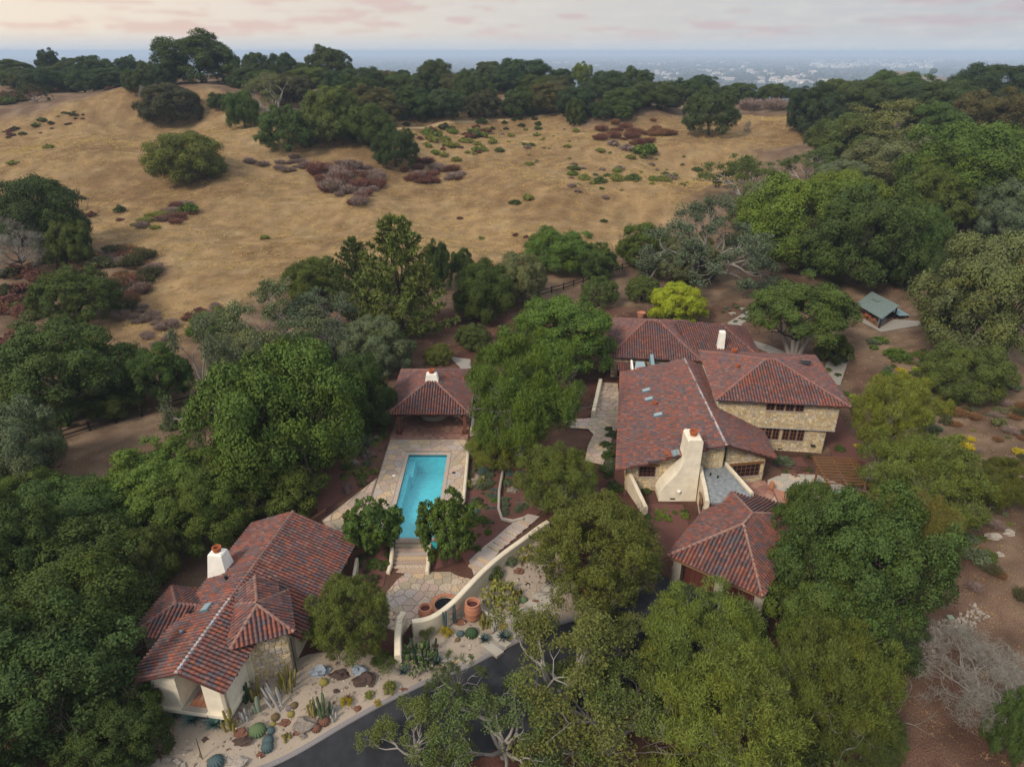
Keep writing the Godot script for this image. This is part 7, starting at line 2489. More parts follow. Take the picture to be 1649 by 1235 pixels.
	rock(37.34, -108.94, 0.5, 0.375, M.rock_pale, "white boulder in the dry garden")
	rock(39.17, -110.03, 0.4, 0.3, M.rock_pale, "smaller white boulder in the dry garden")

func planted_trees() -> void:
	tree("oak", -33.0, -34.0, 6.8, 4.7, 0.95, "deep", "wide dark oak filling the bottom left corner")
	tree("oak", -26.5, -30.5, 3.1, 2.5, 0.95, "deep", "dark oak below the gatehouse, left of the agaves")
	tree("oak", -35.2, -42.0, 6.1, 3.8, 0.95, "deep", "bushy oak left of the gatehouse chimney")
	tree("oak", -41.7, -44.5, 4.1, 5.3, 0.95, "oak", "oak at the left edge above the corner oak")
	tree("oak", -31.8, -46.5, 2.8, 2.8, 0.95, "deep", "small dark oak touching the gatehouse roof at its left bay")
	tree("oak", -40.8, -51.5, 5.7, 3.3, 0.95, "oak", "mid green oak below the left rail fence")
	tree("oak", -35.8, -56.5, 6.1, 3.3, 0.95, "bright", "bright oak between rail fence and big left oak")
	tree("oak", -29.1, -53.0, 4.2, 3.3, 0.95, "oak", "dark oak behind the gatehouse chimney")
	tree("oak", -23.7, -62.5, 7.3, 7.7, 0.95, "bright", "largest bright green oak left of the pool")
	tree("oak", -25.4, -57.5, 5.6, 3.1, 0.95, "oak", "dark lower oak in front of the largest left oak")
	tree("oak", -18.7, -73.5, 3.9, 4.8, 0.95, "deep", "dark oak left of the pool house")
	tree("oak", -51.2, -60.5, 3.9, 4.7, 0.95, "grey", "pale green oak at the left edge beside the fence end")
	tree("oak", -48.4, -56.0, 3.5, 2.6, 0.95, "oak", "oak at the left edge under the pale green one")
	tree("oak", -55.7, -76.0, 7.9, 5.5, 0.95, "oak", "broad olive-green oak behind the left rail fence")
	tree("oak", -50.5, -75.5, 3.3, 1.7, 0.95, "deep", "low dark oak right beside the rail fence")
	tree("oak", -44.9, -78.5, 4.0, 3.6, 1.15, "oak", "upright oak standing at the rail fence")
	tree("sparse", -34.9, -71.0, 4.4, 7.1, 1.15, "sage", "pale grey-green lichen oak in the left grove")
	tree("sparse", -33.4, -89.5, 6.1, 5.7, 1.10, "grey", "grey-green oak with bare limbs at the meadow's lower edge")
	tree("sparse", -27.4, -92.5, 6.3, 4.9, 1.10, "grey", "gnarled oak with pale twisted limbs below the pine")
	tree("oak", -34.6, -81.5, 4.6, 4.1, 0.95, "grey", "dull green oak behind the largest left oak")
	tree("oak", -28.7, -80.5, 4.9, 4.0, 0.95, "oak", "mid-green oak between gnarled oak and largest oak")
	tree("oak", -45.9, -98.5, 3.6, 2.3, 0.90, "bright", "small bright oak at the bottom of the dry gully")
	tree("round", -69.0, -103.0, 6.5, 4.6, 0.95, "deep", "round dark evergreen on the left scrub slope")
	tree("oak", -89.7, -130.5, 8.3, 6.9, 0.95, "deep", "dark oak at the left edge of the meadow")
	tree("oak", -82.0, -124.5, 3.8, 4.3, 0.95, "oak", "small oak below the dark oak at the meadow's left edge")
	tree("bare", -89.5, -121.5, 5.8, 5.8, 1.10, "grey", "leafless grey tree at the left picture edge")
	tree("bare", -68.2, -85.5, 2.4, 2.4, 1.00, "grey", "leafless dark-twigged tree low at the left edge")
	tree("pine", -17.4, -101.5, 8.3, 8.8, 1.08, "pine", "tall open-branched pine between meadow and pool house")
	tree("pine", -25.9, -109.0, 5.1, 6.1, 1.08, "pine", "slim yellowish pine left of the tall pine")
	tree("oak", -34.5, -115.5, 4.6, 3.5, 0.95, "oak", "bright green oak left of the two pines")
	tree("oak", -13.6, -121.5, 2.4, 4.7, 0.95, "deep", "narrow dark oak right of the tall pine")
	tree("oak", -19.8, -89.5, 5.0, 4.0, 0.95, "grey", "dull green oak behind the pool house roof's left end")
	tree("oak", -5.1, -109.0, 5.1, 4.6, 0.95, "deep", "dark oak behind the rail fence, above the central tree")
	tree("oak", -9.5, -127.5, 2.2, 2.8, 0.95, "oak", "small oak on the meadow edge above the dark oak")
	tree("oak", 1.1, -116.0, 4.6, 4.3, 0.95, "grey", "greyish oak at the meadow edge above the central tree")
	tree("oak", 8.5, -130.5, 5.7, 4.1, 0.95, "bright", "bright oak at the meadow's lower edge, centre")
	tree("oak", 16.1, -127.5, 4.2, 3.3, 0.95, "oak", "dark green oak just right of the bright meadow-edge oak")
	tree("oak", 26.0, -133.5, 4.9, 4.3, 0.95, "oak", "round oak at the meadow's lower edge, right of centre")
	tree("sparse", 35.1, -123.0, 9.0, 7.3, 1.10, "grey", "big open-branched blue-grey oak right of the meadow foot")
	tree("oak", 33.5, -126.0, 6.1, 4.2, 0.95, "grey", "lower greyish oak in front of the open-branched oak")
	tree("oak", 6.5, -87.5, 7.1, 4.9, 1.15, "bright", "rear of the two big leafy trees left of the house")
	tree("fine", 1.4, -66.5, 6.1, 6.5, 1.10, "bright", "large bright feathery tree right of the pool house")
	tree("fine", -1.7, -65.5, 3.3, 2.3, 1.00, "fine", "low spreading bough tree over the mulch bed")
	tree("fine", 4.5, -56.5, 3.9, 3.5, 1.00, "fine", "feathery light green tree left of the house gable")
	tree("olive", 7.7, -47.0, 5.7, 4.1, 1.05, "olive", "dense olive tree between curved wall and garage")
	tree("magnolia", -12.9, -51.0, 2.7, 2.4, 1.20, "glossy", "glossy magnolia left of the pool's near end")
	tree("magnolia", -6.1, -50.5, 2.7, 3.3, 1.05, "glossy", "glossy magnolia right of the pool's near end")
	tree("olive", -12.7, -40.0, 3.3, 3.1, 1.10, "olive", "round dense tree beside the gatehouse turret")
	tree("round", -6.0, -97.5, 2.8, 2.0, 0.90, "olive", "clipped round shrub-tree behind the pool house")
	tree("round", -10.8, -92.0, 2.2, 1.5, 0.85, "olive", "low round shrub-tree behind the pool house ridge")
	tree("round", 15.2, -113.0, 3.3, 2.7, 0.90, "olive", "rounded khaki shrub-tree left of the yellow-green maple")
	tree("round", 22.9, -115.0, 3.0, 2.4, 0.90, "olive", "rounded green shrub-tree next to the yellow-green maple")
	tree("oak", 27.1, -106.5, 4.4, 3.0, 1.15, "maple", "vivid yellow-green maple above the rear wing")
	tree("oak", 41.4, -92.0, 7.5, 4.8, 1.35, "multi", "broad oak with several pale stems behind the tower")
	tree("oak", 46.9, -91.0, 2.5, 2.0, 0.90, "deep", "dark low oak at the tower's rear corner")
	tree("oak", 65.1, -90.0, 7.5, 8.9, 0.95, "khaki", "great olive-brown oak on the right edge of the slope")
	tree("oak", 58.1, -79.5, 4.5, 3.6, 0.95, "olive", "olive green oak below the great olive-brown oak")
	tree("fine", 42.6, -66.5, 4.1, 4.7, 1.10, "fine", "light feathery tree right of the tower")
	tree("fine", 40.4, -56.0, 5.8, 4.2, 1.00, "fine", "light feathery tree right of the pergola")
	tree("fine", 50.6, -58.0, 2.7, 2.7, 1.00, "olive", "feathery shrub-tree at the right edge beside yellow broom")
	tree("oak", 29.0, -44.0, 6.0, 5.8, 0.95, "oak", "big bright-topped oak right of the garage")
	tree("oak", 27.0, -49.5, 3.4, 4.3, 0.95, "oak", "oak overhanging the garage roof's right corner")
	tree("oak", 24.9, -42.0, 4.1, 3.1, 0.95, "oak", "dark oak below the garage corner")
	tree("oak", 28.9, -41.0, 4.0, 2.6, 0.95, "deep", "deep green oak under the big bright-topped oak")
	tree("fine", 34.7, -46.0, 2.7, 5.0, 1.00, "khaki", "thin feathery tree at the right of the big oak")
	tree("fine", 14.9, -38.0, 4.9, 3.3, 1.05, "fine", "feathery tree in front of the garage")
	tree("fine", 14.4, -31.5, 5.4, 4.0, 1.00, "fine", "lime-green feathery tree at the bottom right of centre")
	tree("fine", 23.3, -34.5, 4.4, 4.4, 1.05, "olive", "dark feathery tree at the bottom right")
	tree("fine", 24.8, -32.0, 2.4, 2.4, 1.00, "olive", "thin feathery tree beside the brown slope at the bottom")
	tree("sparse", 3.7, -35.5, 5.4, 3.8, 1.15, "moss", "gnarled oak with pale limbs leaning over the driveway")
	tree("sparse", -0.6, -32.0, 4.1, 3.0, 1.05, "moss", "lower gnarled oak on the near side of the driveway")
	tree("sparse", 7.0, -32.5, 4.3, 3.2, 1.05, "olive", "gnarled oak between driveway and lime-green tree")
	tree("sparse", -6.6, -31.5, 2.8, 2.1, 1.00, "moss", "low gnarled oak at the bottom centre edge")
	tree("sparse", -4.2, -36.5, 1.7, 1.9, 1.20, "moss", "slender gnarled oak at the kerb below the garden gate")
	tree("sparse", 8.6, -39.5, 3.0, 2.0, 1.10, "moss", "gnarled oak reaching toward the feathery garage tree")
	tree("oak", 35.3, -32.5, 1.6, 3.1, 0.95, "oak", "oak at the bottom right corner")
	tree("bare", 35.5, -36.5, 4.9, 3.5, 1.15, "grey", "large leafless silver tree on the brown slope")
	tree("oak", 55.9, -132.0, 10.7, 8.6, 0.95, "bright", "bright broad oak at the left end of the right-hand woods")
	tree("oak", 63.1, -119.5, 9.8, 8.7, 0.95, "oak", "broad oak in the middle of the right-hand woods")
	tree("oak", 70.0, -147.0, 9.3, 6.0, 0.95, "bright", "high bright oak behind the woods' left end")
	tree("oak", 70.0, -116.5, 5.6, 6.6, 0.95, "oak", "oak directly above the shed")
	tree("sparse", 57.0, -169.5, 8.4, 5.9, 1.10, "olive", "open oak at the meadow's right corner")
	tree("oak", 55.9, -151.5, 7.0, 5.7, 0.95, "grey", "grey-green oak below the open oak at the meadow corner")
	tree("oak", 97.3, -148.5, 11.7, 9.1, 0.86, "bright", "large bright oak on the right slope")
	tree("oak", 86.1, -142.5, 7.8, 6.5, 0.95, "oak", "dark oak left below the large bright slope oak")
	tree("oak", 98.7, -136.5, 6.4, 5.8, 0.95, "grey", "grey-green oak at the right edge above the olive-brown oak")
	tree("oak", 121.8, -171.0, 5.6, 6.3, 0.86, "grey", "grey oak at the right edge, halfway up the woods")
	tree("sparse", 104.7, -205.5, 12.4, 7.4, 1.10, "khaki", "pale khaki open oak high in the right woods")
	tree("oak", 96.3, -204.0, 10.8, 7.4, 0.86, "olive", "olive oak beside the meadow's right end")
	tree("oak", 103.3, -192.0, 11.0, 6.2, 0.86, "grey", "grey-green oak beneath the pale khaki one")
	tree("sparse", 77.3, -181.5, 8.2, 5.2, 1.10, "olive", "open-crowned oak at the lower right end of the meadow")
	tree("oak", 80.2, -169.5, 7.0, 4.1, 0.86, "grey", "low grey oak above the high bright oak")
	tree("round", 66.5, -244.5, 9.3, 8.0, 0.86, "far", "solitary dark dome-shaped oak on the meadow's right side")
	tree("oak", 100.4, -243.0, 8.5, 7.9, 0.86, "far", "dark oak with see-through base at the meadow's right end")
	tree("oak", 129.8, -270.0, 11.8, 6.4, 0.86, "far", "dark treetop behind the pale khaki oak")
	tree("oak", 155.5, -304.5, 12.0, 6.6, 0.86, "oak", "green crown before the golden valley knoll")
	tree("oak", 142.8, -256.5, 9.1, 6.1, 0.86, "far", "brownish-dark oak on the right skyline")
	tree("oak", 141.3, -238.5, 10.4, 7.6, 0.86, "far", "dark oak on the right skyline, second from the edge")
	tree("oak", 178.1, -274.5, 13.5, 8.1, 0.86, "far", "highest dark oak on the right skyline")
	tree("oak", 141.0, -216.0, 11.3, 7.8, 0.86, "brown", "brown-green oak under the highest right skyline oak")
	tree("oak", 117.5, -202.5, 9.0, 7.3, 0.86, "oak", "mid-green oak in the upper right woods")
	tree("oak", 153.9, -220.5, 5.3, 6.2, 0.86, "olive", "olive oak at the right edge below the skyline")
	tree("oak", 124.9, -202.5, 7.4, 4.9, 0.86, "brown", "brown-tinged oak in the upper right woods")
	tree("oak", -117.7, -252.0, 9.6, 6.4, 0.86, "brown", "brown-leaved oak alone on the left hillside")
	tree("oak", -83.8, -183.0, 9.9, 6.1, 0.86, "olive", "leaning green oak alone on the left hillside")
	tree("round", -63.9, -205.5, 7.9, 6.4, 0.86, "oak", "round dark oak in the hillside clump")
	tree("oak", -52.5, -213.0, 8.9, 7.7, 0.86, "olive", "taller olive oak in the hillside clump")
	tree("oak", -42.4, -211.5, 7.7, 5.9, 0.86, "deep", "dark oak in the right half of the hillside clump")
	tree("round", -33.0, -201.0, 6.7, 6.1, 0.86, "deep", "dark leaning oak at the right end of the hillside clump")
	tree("sparse", -79.4, -246.0, 9.2, 7.3, 1.10, "grey", "lichen-grey oak above the hillside clump")
	tree("oak", -84.0, -228.0, 4.5, 5.5, 0.86, "oak", "small oak at the left side of the lichen-grey oak")
	tree("oak", -102.2, -256.5, 4.3, 2.5, 0.86, "deep", "small dark oak right of the brown-leaved oak")
	tree("bare", -128.2, -258.0, 2.2, 3.5, 1.20, "grey", "dead white snag on the left hillside")
	tree("bare", 82.8, -253.5, 1.6, 2.2, 1.20, "grey", "burnt stump-like snag at the meadow's right side")
	tree("oak", 22.7, -261.0, 3.5, 4.4, 0.86, "deep", "small upright oak at the meadow's far edge")
	tree("round", 32.1, -264.0, 3.8, 3.4, 0.86, "deep", "small round oak at the far edge, left of the dome oak")
	tree("round", 40.2, -267.0, 4.3, 3.0, 0.86, "oak", "small oak between the round oak and the dome oak")
	tree("oak", -121.2, -291.0, 16.0, 9.4, 0.86, "far", "massive dark oak crowning the left hilltop")
	tree("oak", -129.5, -277.5, 4.3, 3.9, 0.86, "far", "dark oak against the left flank of the massive hilltop oak")
	tree("oak", -159.7, -327.0, 3.8, 4.6, 0.86, "deep", "narrow dark oak left of the massive hilltop oak")
	tree("oak", -180.3, -352.5, 6.3, 4.6, 1.28, "far", "skyline oak left of the massive hilltop oak")
	tree("oak", -185.7, -333.0, 7.8, 5.2, 0.86, "far", "dark oak group member on the left skyline")
	tree("oak", -205.6, -352.5, 6.0, 3.8, 1.06, "far", "oak on the left skyline above the red scrub")
	tree("oak", -216.9, -352.5, 4.9, 5.1, 1.30, "far", "lone rounded oak on the far left skyline")
	tree("oak", -210.1, -313.5, 8.5, 4.1, 0.86, "far", "dark oak at the far left end of the skyline")
	tree("oak", -194.6, -300.0, 7.0, 3.5, 0.86, "brown", "brown-dark oak on the left skyline")
	tree("sparse", -170.0, -262.5, 3.7, 3.3, 1.00, "brown", "small oak on the left hill slope")
	tree("oak", -110.3, -324.0, 5.8, 5.0, 0.86, "far", "skyline oak right of the massive hilltop oak")
	tree("oak", -97.9, -321.0, 6.5, 5.2, 0.86, "far", "broad skyline oak between two taller oaks")
	tree("oak", -78.7, -321.0, 9.7, 6.5, 0.86, "far", "tall dark skyline oak left of the valley view")
	tree("oak", -87.1, -312.0, 4.4, 4.4, 0.86, "deep", "dark oak under the tall skyline oak's left side")
	tree("oak", -56.0, -280.5, 7.7, 4.8, 0.86, "far", "oak on the skyline where the valley view begins")
	tree("oak", -46.6, -246.0, 9.3, 5.8, 0.86, "brown", "brownish oak below the skyline at centre left")
	tree("oak", -46.6, -318.0, 4.0, 2.7, 0.86, "far", "small treetop before the blue valley")
	tree("oak", -31.8, -307.5, 7.7, 6.0, 0.86, "far", "rounded skyline oak before the blue valley")
	tree("oak", -35.2, -261.0, 8.3, 5.4, 0.86, "deep", "dark oak at the top of the meadow, centre left")
	tree("oak", -25.1, -264.0, 7.3, 4.8, 0.86, "far", "dark oak right above the meadow path")
	tree("oak", -16.7, -286.5, 6.8, 6.8, 0.86, "far", "shadowed oak in the crest row, centre")
	tree("oak", -10.3, -273.0, 6.5, 5.0, 0.86, "brown", "brown-grey oak in the crest row, centre")
	tree("oak", -10.1, -352.5, 8.7, 4.4, 1.02, "far", "flat-topped skyline oak at centre")
	tree("oak", 3.6, -318.0, 10.9, 6.4, 0.86, "far", "broad flat-topped skyline oak right of centre")
	tree("oak", 2.5, -277.5, 6.6, 5.1, 0.86, "deep", "dark oak where the meadow ends, right of centre")
	tree("oak", 14.1, -277.5, 8.8, 5.5, 0.86, "brown", "dull brown-green oak in the crest row")
	tree("oak", 24.0, -270.0, 7.5, 4.9, 0.86, "far", "oak behind the small upright oak")
	tree("oak", 32.9, -352.5, 4.9, 5.1, 1.30, "bright", "yellow-green treetop on the skyline")
	tree("oak", 23.6, -352.5, 6.3, 4.1, 1.25, "far", "dark treetop left of the yellow-green one")
	tree("oak", 41.3, -318.0, 10.0, 5.7, 0.86, "far", "crest oak right of the yellow-green treetop")
	tree("oak", 54.2, -330.0, 8.5, 5.2, 0.86, "far", "dark crest oak before the first pale buildings")
	tree("oak", 41.7, -274.5, 7.6, 4.3, 0.86, "oak", "green crest oak above the small round oaks")
	tree("oak", 55.8, -282.0, 8.9, 5.1, 0.86, "far", "crest oak left of the dome oak")
	tree("oak", 75.1, -319.5, 7.5, 4.5, 0.86, "deep", "crest oak right behind the dome oak")
	tree("oak", 103.5, -337.5, 9.3, 4.2, 0.86, "deep", "low crest oak right of the dome oak")
	tree("oak", 117.4, -333.0, 6.6, 3.7, 0.86, "deep", "low crest oak above the two grey shrubs")
	tree("oak", 125.3, -313.5, 7.4, 3.7, 0.86, "far", "crest oak above the see-through oak")
	tree("oak", 142.0, -325.5, 7.7, 5.1, 0.86, "oak", "crest oak left of the green crown")
	tree("oak", 89.8, -352.5, 6.9, 3.6, 1.41, "far", "small crest oak below the pale valley buildings")
	tree("oak", -210.4, -310.5, 5.6, 3.1, 0.86, "far", "wide dark oak in the low row below the left skyline", "low row of oaks on the left ridge")
	tree("oak", -200.1, -303.0, 6.4, 3.8, 0.86, "far", "middling dark oak in the low row below the left skyline", "low row of oaks on the left ridge")
	tree("oak", -182.9, -286.5, 7.0, 4.3, 0.86, "far", "small dark oak in the low row below the left skyline", "low row of oaks on the left ridge")
	tree("oak", -191.5, -315.0, 8.6, 3.9, 0.86, "far", "wide dark oak in the low row below the left skyline", "low row of oaks on the left ridge")
	tree("oak", -186.7, -313.5, 5.6, 3.9, 0.86, "far", "middling dark oak in the low row below the left skyline", "low row of oaks on the left ridge")
	tree("oak", -167.8, -291.0, 6.2, 4.3, 0.86, "far", "small dark oak in the low row below the left skyline", "low row of oaks on the left ridge")
	tree("oak", -180.6, -330.0, 8.0, 3.6, 0.86, "far", "wide dark oak in the low row below the left skyline", "low row of oaks on the left ridge")
	tree("oak", -151.4, -283.5, 7.8, 3.5, 0.86, "far", "middling dark oak in the low row below the left skyline", "low row of oaks on the left ridge")
	tree("oak", -132.9, -264.0, 4.8, 3.9, 0.86, "far", "small dark oak in the low row below the left skyline", "low row of oaks on the left ridge")
	tree("oak", -158.6, -327.0, 6.9, 3.3, 0.86, "far", "wide dark oak in the low row below the left skyline", "low row of oaks on the left ridge")
	tree("oak", -99.1, -277.5, 5.9, 3.7, 0.86, "far", "dark oak filling the crest row left", "oaks filling the crest row")
	tree("oak", -87.4, -267.0, 6.5, 4.2, 0.86, "deep", "deep green oak filling the crest row left", "oaks filling the crest row")
	tree("oak", -77.4, -261.0, 7.2, 4.7, 0.86, "brown", "brownish oak filling the crest row left", "oaks filling the crest row")
	tree("oak", -81.8, -303.0, 9.2, 4.2, 0.86, "oak", "green oak filling the crest row left", "oaks filling the crest row")
	tree("oak", -61.7, -271.5, 5.7, 4.3, 0.86, "far", "dark oak filling the crest row middle", "oaks filling the crest row")
	tree("oak", -55.5, -265.5, 6.5, 4.8, 0.86, "deep", "deep green oak filling the crest row middle", "oaks filling the crest row")
	tree("oak", -51.6, -295.5, 8.1, 3.9, 0.86, "brown", "brownish oak filling the crest row middle", "oaks filling the crest row")
	tree("oak", -45.6, -289.5, 8.9, 4.5, 0.86, "oak", "green oak filling the crest row middle", "oaks filling the crest row")
	tree("oak", -38.9, -282.0, 6.0, 5.1, 0.86, "far", "dark oak filling the crest row middle", "oaks filling the crest row")
	tree("oak", -34.3, -306.0, 7.4, 4.1, 0.86, "deep", "deep green oak filling the crest row middle", "oaks filling the crest row")
	tree("oak", -22.3, -298.5, 8.2, 4.7, 0.86, "brown", "brownish oak filling the crest row right", "oaks filling the crest row")
	tree("oak", -14.5, -291.0, 8.9, 5.3, 0.86, "oak", "green oak filling the crest row right", "oaks filling the crest row")
	tree("oak", -4.3, -313.5, 6.6, 4.2, 0.86, "far", "dark oak filling the crest row right", "oaks filling the crest row")
	tree("oak", 9.7, -309.0, 7.5, 4.8, 0.86, "deep", "deep green oak filling the crest row right", "oaks filling the crest row")
	tree("oak", 18.1, -306.0, 8.4, 5.5, 0.86, "brown", "brownish oak filling the crest row right", "oaks filling the crest row")
	pass

const COLOUR := {"yellow": "yellow", "mauve": "mauve", "red": "dark red", "rust": "rusty", "brush": "yellow-green", "olive": "olive", "brown": "brownish", "khaki": "khaki", "far": "dark green", "deep": "dark green", "oak": "green", "grey": "grey-green", "bright": "bright green", "lime": "lime-green", "blue": "blue-green"}

func scatter(kind: String, called: String, pg: PackedVector2Array, n: int, r0: float, r1: float, hk: float, tints: Array, label: String, group: String, category := "shrub") -> void:
	var b := Rect2(pg[0], Vector2.ZERO)
	for p in pg: b = b.expand(p)
	var k := 0
	var tries := 0
	while k < n and tries < n * 60:
		tries += 1
		var p := b.position + Vector2(rng.randf(), rng.randf()) * b.size
		if not Geometry2D.is_point_in_polygon(p, pg): continue
		var r := lerpf(r0, r1, pow(rng.randf(), 1.6))
		var tint: String = tints[rng.randi() % tints.size()]
		var size: String = "small" if r < lerpf(r0, r1, 0.2) else "large" if r > lerpf(r0, r1, 0.62) else "middling"
		shrub(kind, called, p.x, p.y, r, r * hk * rng.randf_range(0.8, 1.25), tint, size + " " + COLOUR[tint] + " " + label, category, group)
		k += 1

func planted_shrubs() -> void:
	rng.seed = 14
	shrub("shrub", "evergreen_bush", -91.4, -160.5, 1.63, 1.79, "deep", "single round green bush on the left meadow slope", "shrub")
	shrub("shrub", "red_bush", -96.4, -157.5, 1.47, 1.31, "red", "dark red bush on the left meadow slope", "shrub")
	shrub("shrub", "red_bush", -88.5, -154.5, 1.18, 0.60, "red", "low red bush beside the round green one", "shrub")
	shrub("shrub", "evergreen_bush", -74.8, -159.0, 2.69, 2.81, "bright", "bright green bush at the mauve thicket's right end", "shrub")
	shrub("shrub", "brush_bush", -134.0, -207.0, 2.02, 1.28, "brush", "yellow-green bush on the far left meadow", "shrub")
	shrub("shrub", "brush_bush", -134.0, -190.5, 2.04, 1.18, "brush", "yellow-green bush at the left edge of the meadow", "shrub")
	shrub("shrub", "brush_bush", -105.9, -171.0, 1.15, 0.94, "brown", "small olive bush above the dark red one", "shrub")
	shrub("shrub", "brush_bush", -53.3, -145.5, 1.38, 1.07, "brush", "small green bush alone at the lower middle meadow", "shrub")
	shrub("shrub", "evergreen_bush", 0.7, -171.0, 1.87, 1.06, "deep", "flat dark bush in the middle of the meadow", "shrub")
	shrub("shrub", "brush_bush", 4.1, -172.5, 1.88, 1.57, "brush", "olive bush beside the flat dark one", "shrub")
	shrub("shrub", "red_bush", -12.7, -166.5, 0.99, 0.68, "red", "small brown bush low on the meadow", "shrub")
	shrub("shrub", "evergreen_bush", 42.1, -225.0, 5.69, 3.99, "bright", "big bright bush in the red scrub on the meadow's right", "shrub")
	shrub("shrub", "evergreen_bush", -20.6, -249.0, 1.81, 2.21, "deep", "small upright dark bush in the central brush patch", "shrub")
	shrub("shrub", "evergreen_bush", -13.1, -244.5, 3.35, 2.81, "oak", "larger green bush in the central brush patch", "shrub")
	shrub("shrub", "evergreen_bush", 21.9, -163.5, 1.12, 0.74, "oak", "tiny green bush at the meadow's lower right", "shrub")
	shrub("shrub", "red_bush", 0.8, -150.0, 0.90, 0.84, "red", "left of two dark red bushes near the meadow foot", "shrub")
	shrub("shrub", "red_bush", 3.1, -148.5, 0.77, 0.69, "red", "right of two dark red bushes near the meadow foot", "shrub")
	shrub("shrub", "brush_bush", -6.9, -150.0, 1.03, 0.83, "brush", "green bush left of the two dark red ones", "shrub")
	shrub("twiggy", "grey_bush", 100.0, -309.0, 5.39, 4.58, "mauve", "left of two rounded grey bushes on the far crest", "shrub")
	shrub("twiggy", "grey_bush", 111.0, -310.5, 5.67, 4.60, "mauve", "right of two rounded grey bushes on the far crest", "shrub")
	scatter("twiggy", "mauve_brush", poly([-58.3, -199, -39.8, -203, -34.9, -185, -34.5, -163, -41.9, -167, -52.7, -183]), 56, 1.25, 3.24, 0.95, ["mauve", "mauve", "red"], "twiggy brush in the thicket below the hillside clump", "mauve thicket below the hillside clump", "shrub")
	scatter("twiggy", "mauve_brush", poly([-73.4, -197.7, -61, -203.5, -55.8, -195.8, -67, -193]), 22, 0.9, 2, 0.8, ["mauve"], "brush left of the mauve thicket", "low mauve brush on the slope", "shrub")
	scatter("twiggy", "red_brush", poly([-30.1, -209, -17.9, -217.3, -13, -197.5, -22.6, -189, -31.2, -191]), 27, 1.12, 2.7, 0.75, ["red", "red", "mauve"], "brush right of the leaning clump oak", "dark red brush on the slope", "shrub")
	scatter("twiggy", "red_brush", poly([26.5, -257, 56.2, -269, 56.9, -249.7, 43.5, -233, 26.8, -229]), 35, 1.25, 2.97, 0.8, ["red", "red", "rust"], "scrub on the meadow's right side", "dark red scrub patch", "shrub")
	scatter("shrub", "coyote_brush", poly([-33.8, -239.8, -7.8, -265.2, -4.9, -229.8, -15.5, -209, -25.3, -216]), 56, 1.1, 2.9, 0.75, ["brush", "brush", "lime", "red"], "brush in the central meadow patch", "yellow-green brush patch", "shrub")
	scatter("shrub", "coyote_brush", poly([-7.8, -265.2, 23.4, -259, 19.7, -203.2, -4.6, -213]), 34, 0.7, 2.1, 0.7, ["brush", "brush", "olive", "mauve"], "scattered brush right of the central meadow patch", "scattered meadow brush", "shrub")
	scatter("shrub", "coyote_brush", poly([21.1, -231.4, 59.8, -225, 49, -187, 34.1, -177.7, 14.8, -173, 15.5, -207.3]), 56, 0.7, 2.5, 0.7, ["brush", "brush", "lime", "olive", "mauve"], "brush on the meadow's right slope", "brush on the meadow's right slope", "shrub")
	scatter("shrub", "coyote_brush", poly([-170, -241, -142.6, -253.6, -143.2, -245.4, -163.1, -229]), 24, 0.7, 2, 0.6, ["olive", "brown", "red"], "brush on the far left slope", "brush on the far left slope", "shrub")
	scatter("shrub", "red_brush", poly([-197.3, -285.4, -152.8, -300, -166.5, -327.5, -179.1, -257]), 44, 1.6, 3.4, 0.8, ["red", "brown", "rust", "olive"], "brush below the left skyline oaks", "reddish brush on the left hilltop", "shrub")
	scatter("twiggy", "mauve_brush", poly([-83.2, -148.7, -80.2, -167.6, -72.2, -159, -74.6, -139.2]), 34, 0.9, 2.2, 0.75, ["mauve", "red", "brush"], "brush in the small left thicket", "small left thicket", "shrub")
	scatter("twiggy", "red_brush", poly([-84, -132.9, -72, -132.1, -65.2, -122.1, -64.6, -110.6, -63.4, -102.9, -76.1, -124.4]), 60, 1, 2.5, 0.8, ["mauve", "red", "rust", "brown"], "brush along the left gully", "left gully brush", "shrub")
	scatter("shrub", "rust_brush", poly([-92.9, -120.1, -84, -132.9, -73.9, -124.6, -83.1, -114.4, -72.8, -92.8, -69.8, -84.3]), 62, 1.25, 2.97, 0.7, ["rust", "red", "brown", "khaki"], "brush on the slope left of the round evergreen", "rusty slope brush", "shrub")
	scatter("twiggy", "grey_brush", poly([-65.5, -108.2, -60.8, -110.5, -51.9, -99.1, -54, -91.5]), 16, 0.9, 1.8, 0.8, ["mauve"], "twiggy brush at the bottom of the dry gully", "grey gully brush", "shrub")
	scatter("twiggy", "mauve_brush", poly([-54.8, -108.7, -50.7, -111.6, -47.7, -103.5, -52, -101.7]), 10, 0.8, 1.6, 0.8, ["mauve", "red"], "brush by the small bright gully oak", "mauve brush by the gully oak", "shrub")
	scatter("shrub", "crest_brush", poly([-95.9, -269.6, -62.6, -283, -40.7, -259, -66, -255.6]), 30, 1.6, 3.6, 0.8, ["far", "brown", "mauve"], "brush on the crest behind the hillside clump", "crest brush", "shrub")
	scatter("shrub", "crest_brush", poly([-40.2, -255.6, 19.3, -302, 71.5, -307, 99.6, -313.7, 91.5, -295.2, 21.9, -269.4, -36.7, -245.8]), 46, 1.2, 3, 0.8, ["far", "brown", "deep"], "understory brush along the meadow's top edge", "understory along the crest", "shrub")
	scatter("shrub", "understory", poly([54.2, -169.9, 78.3, -185.5, 122.3, -169, 96.1, -126.6, 73.9, -120.1, 51.1, -128]), 60, 1.5, 3.5, 0.8, ["oak", "deep", "olive"], "understory bush in the right-hand woods", "understory of the right-hand woods", "shrub")
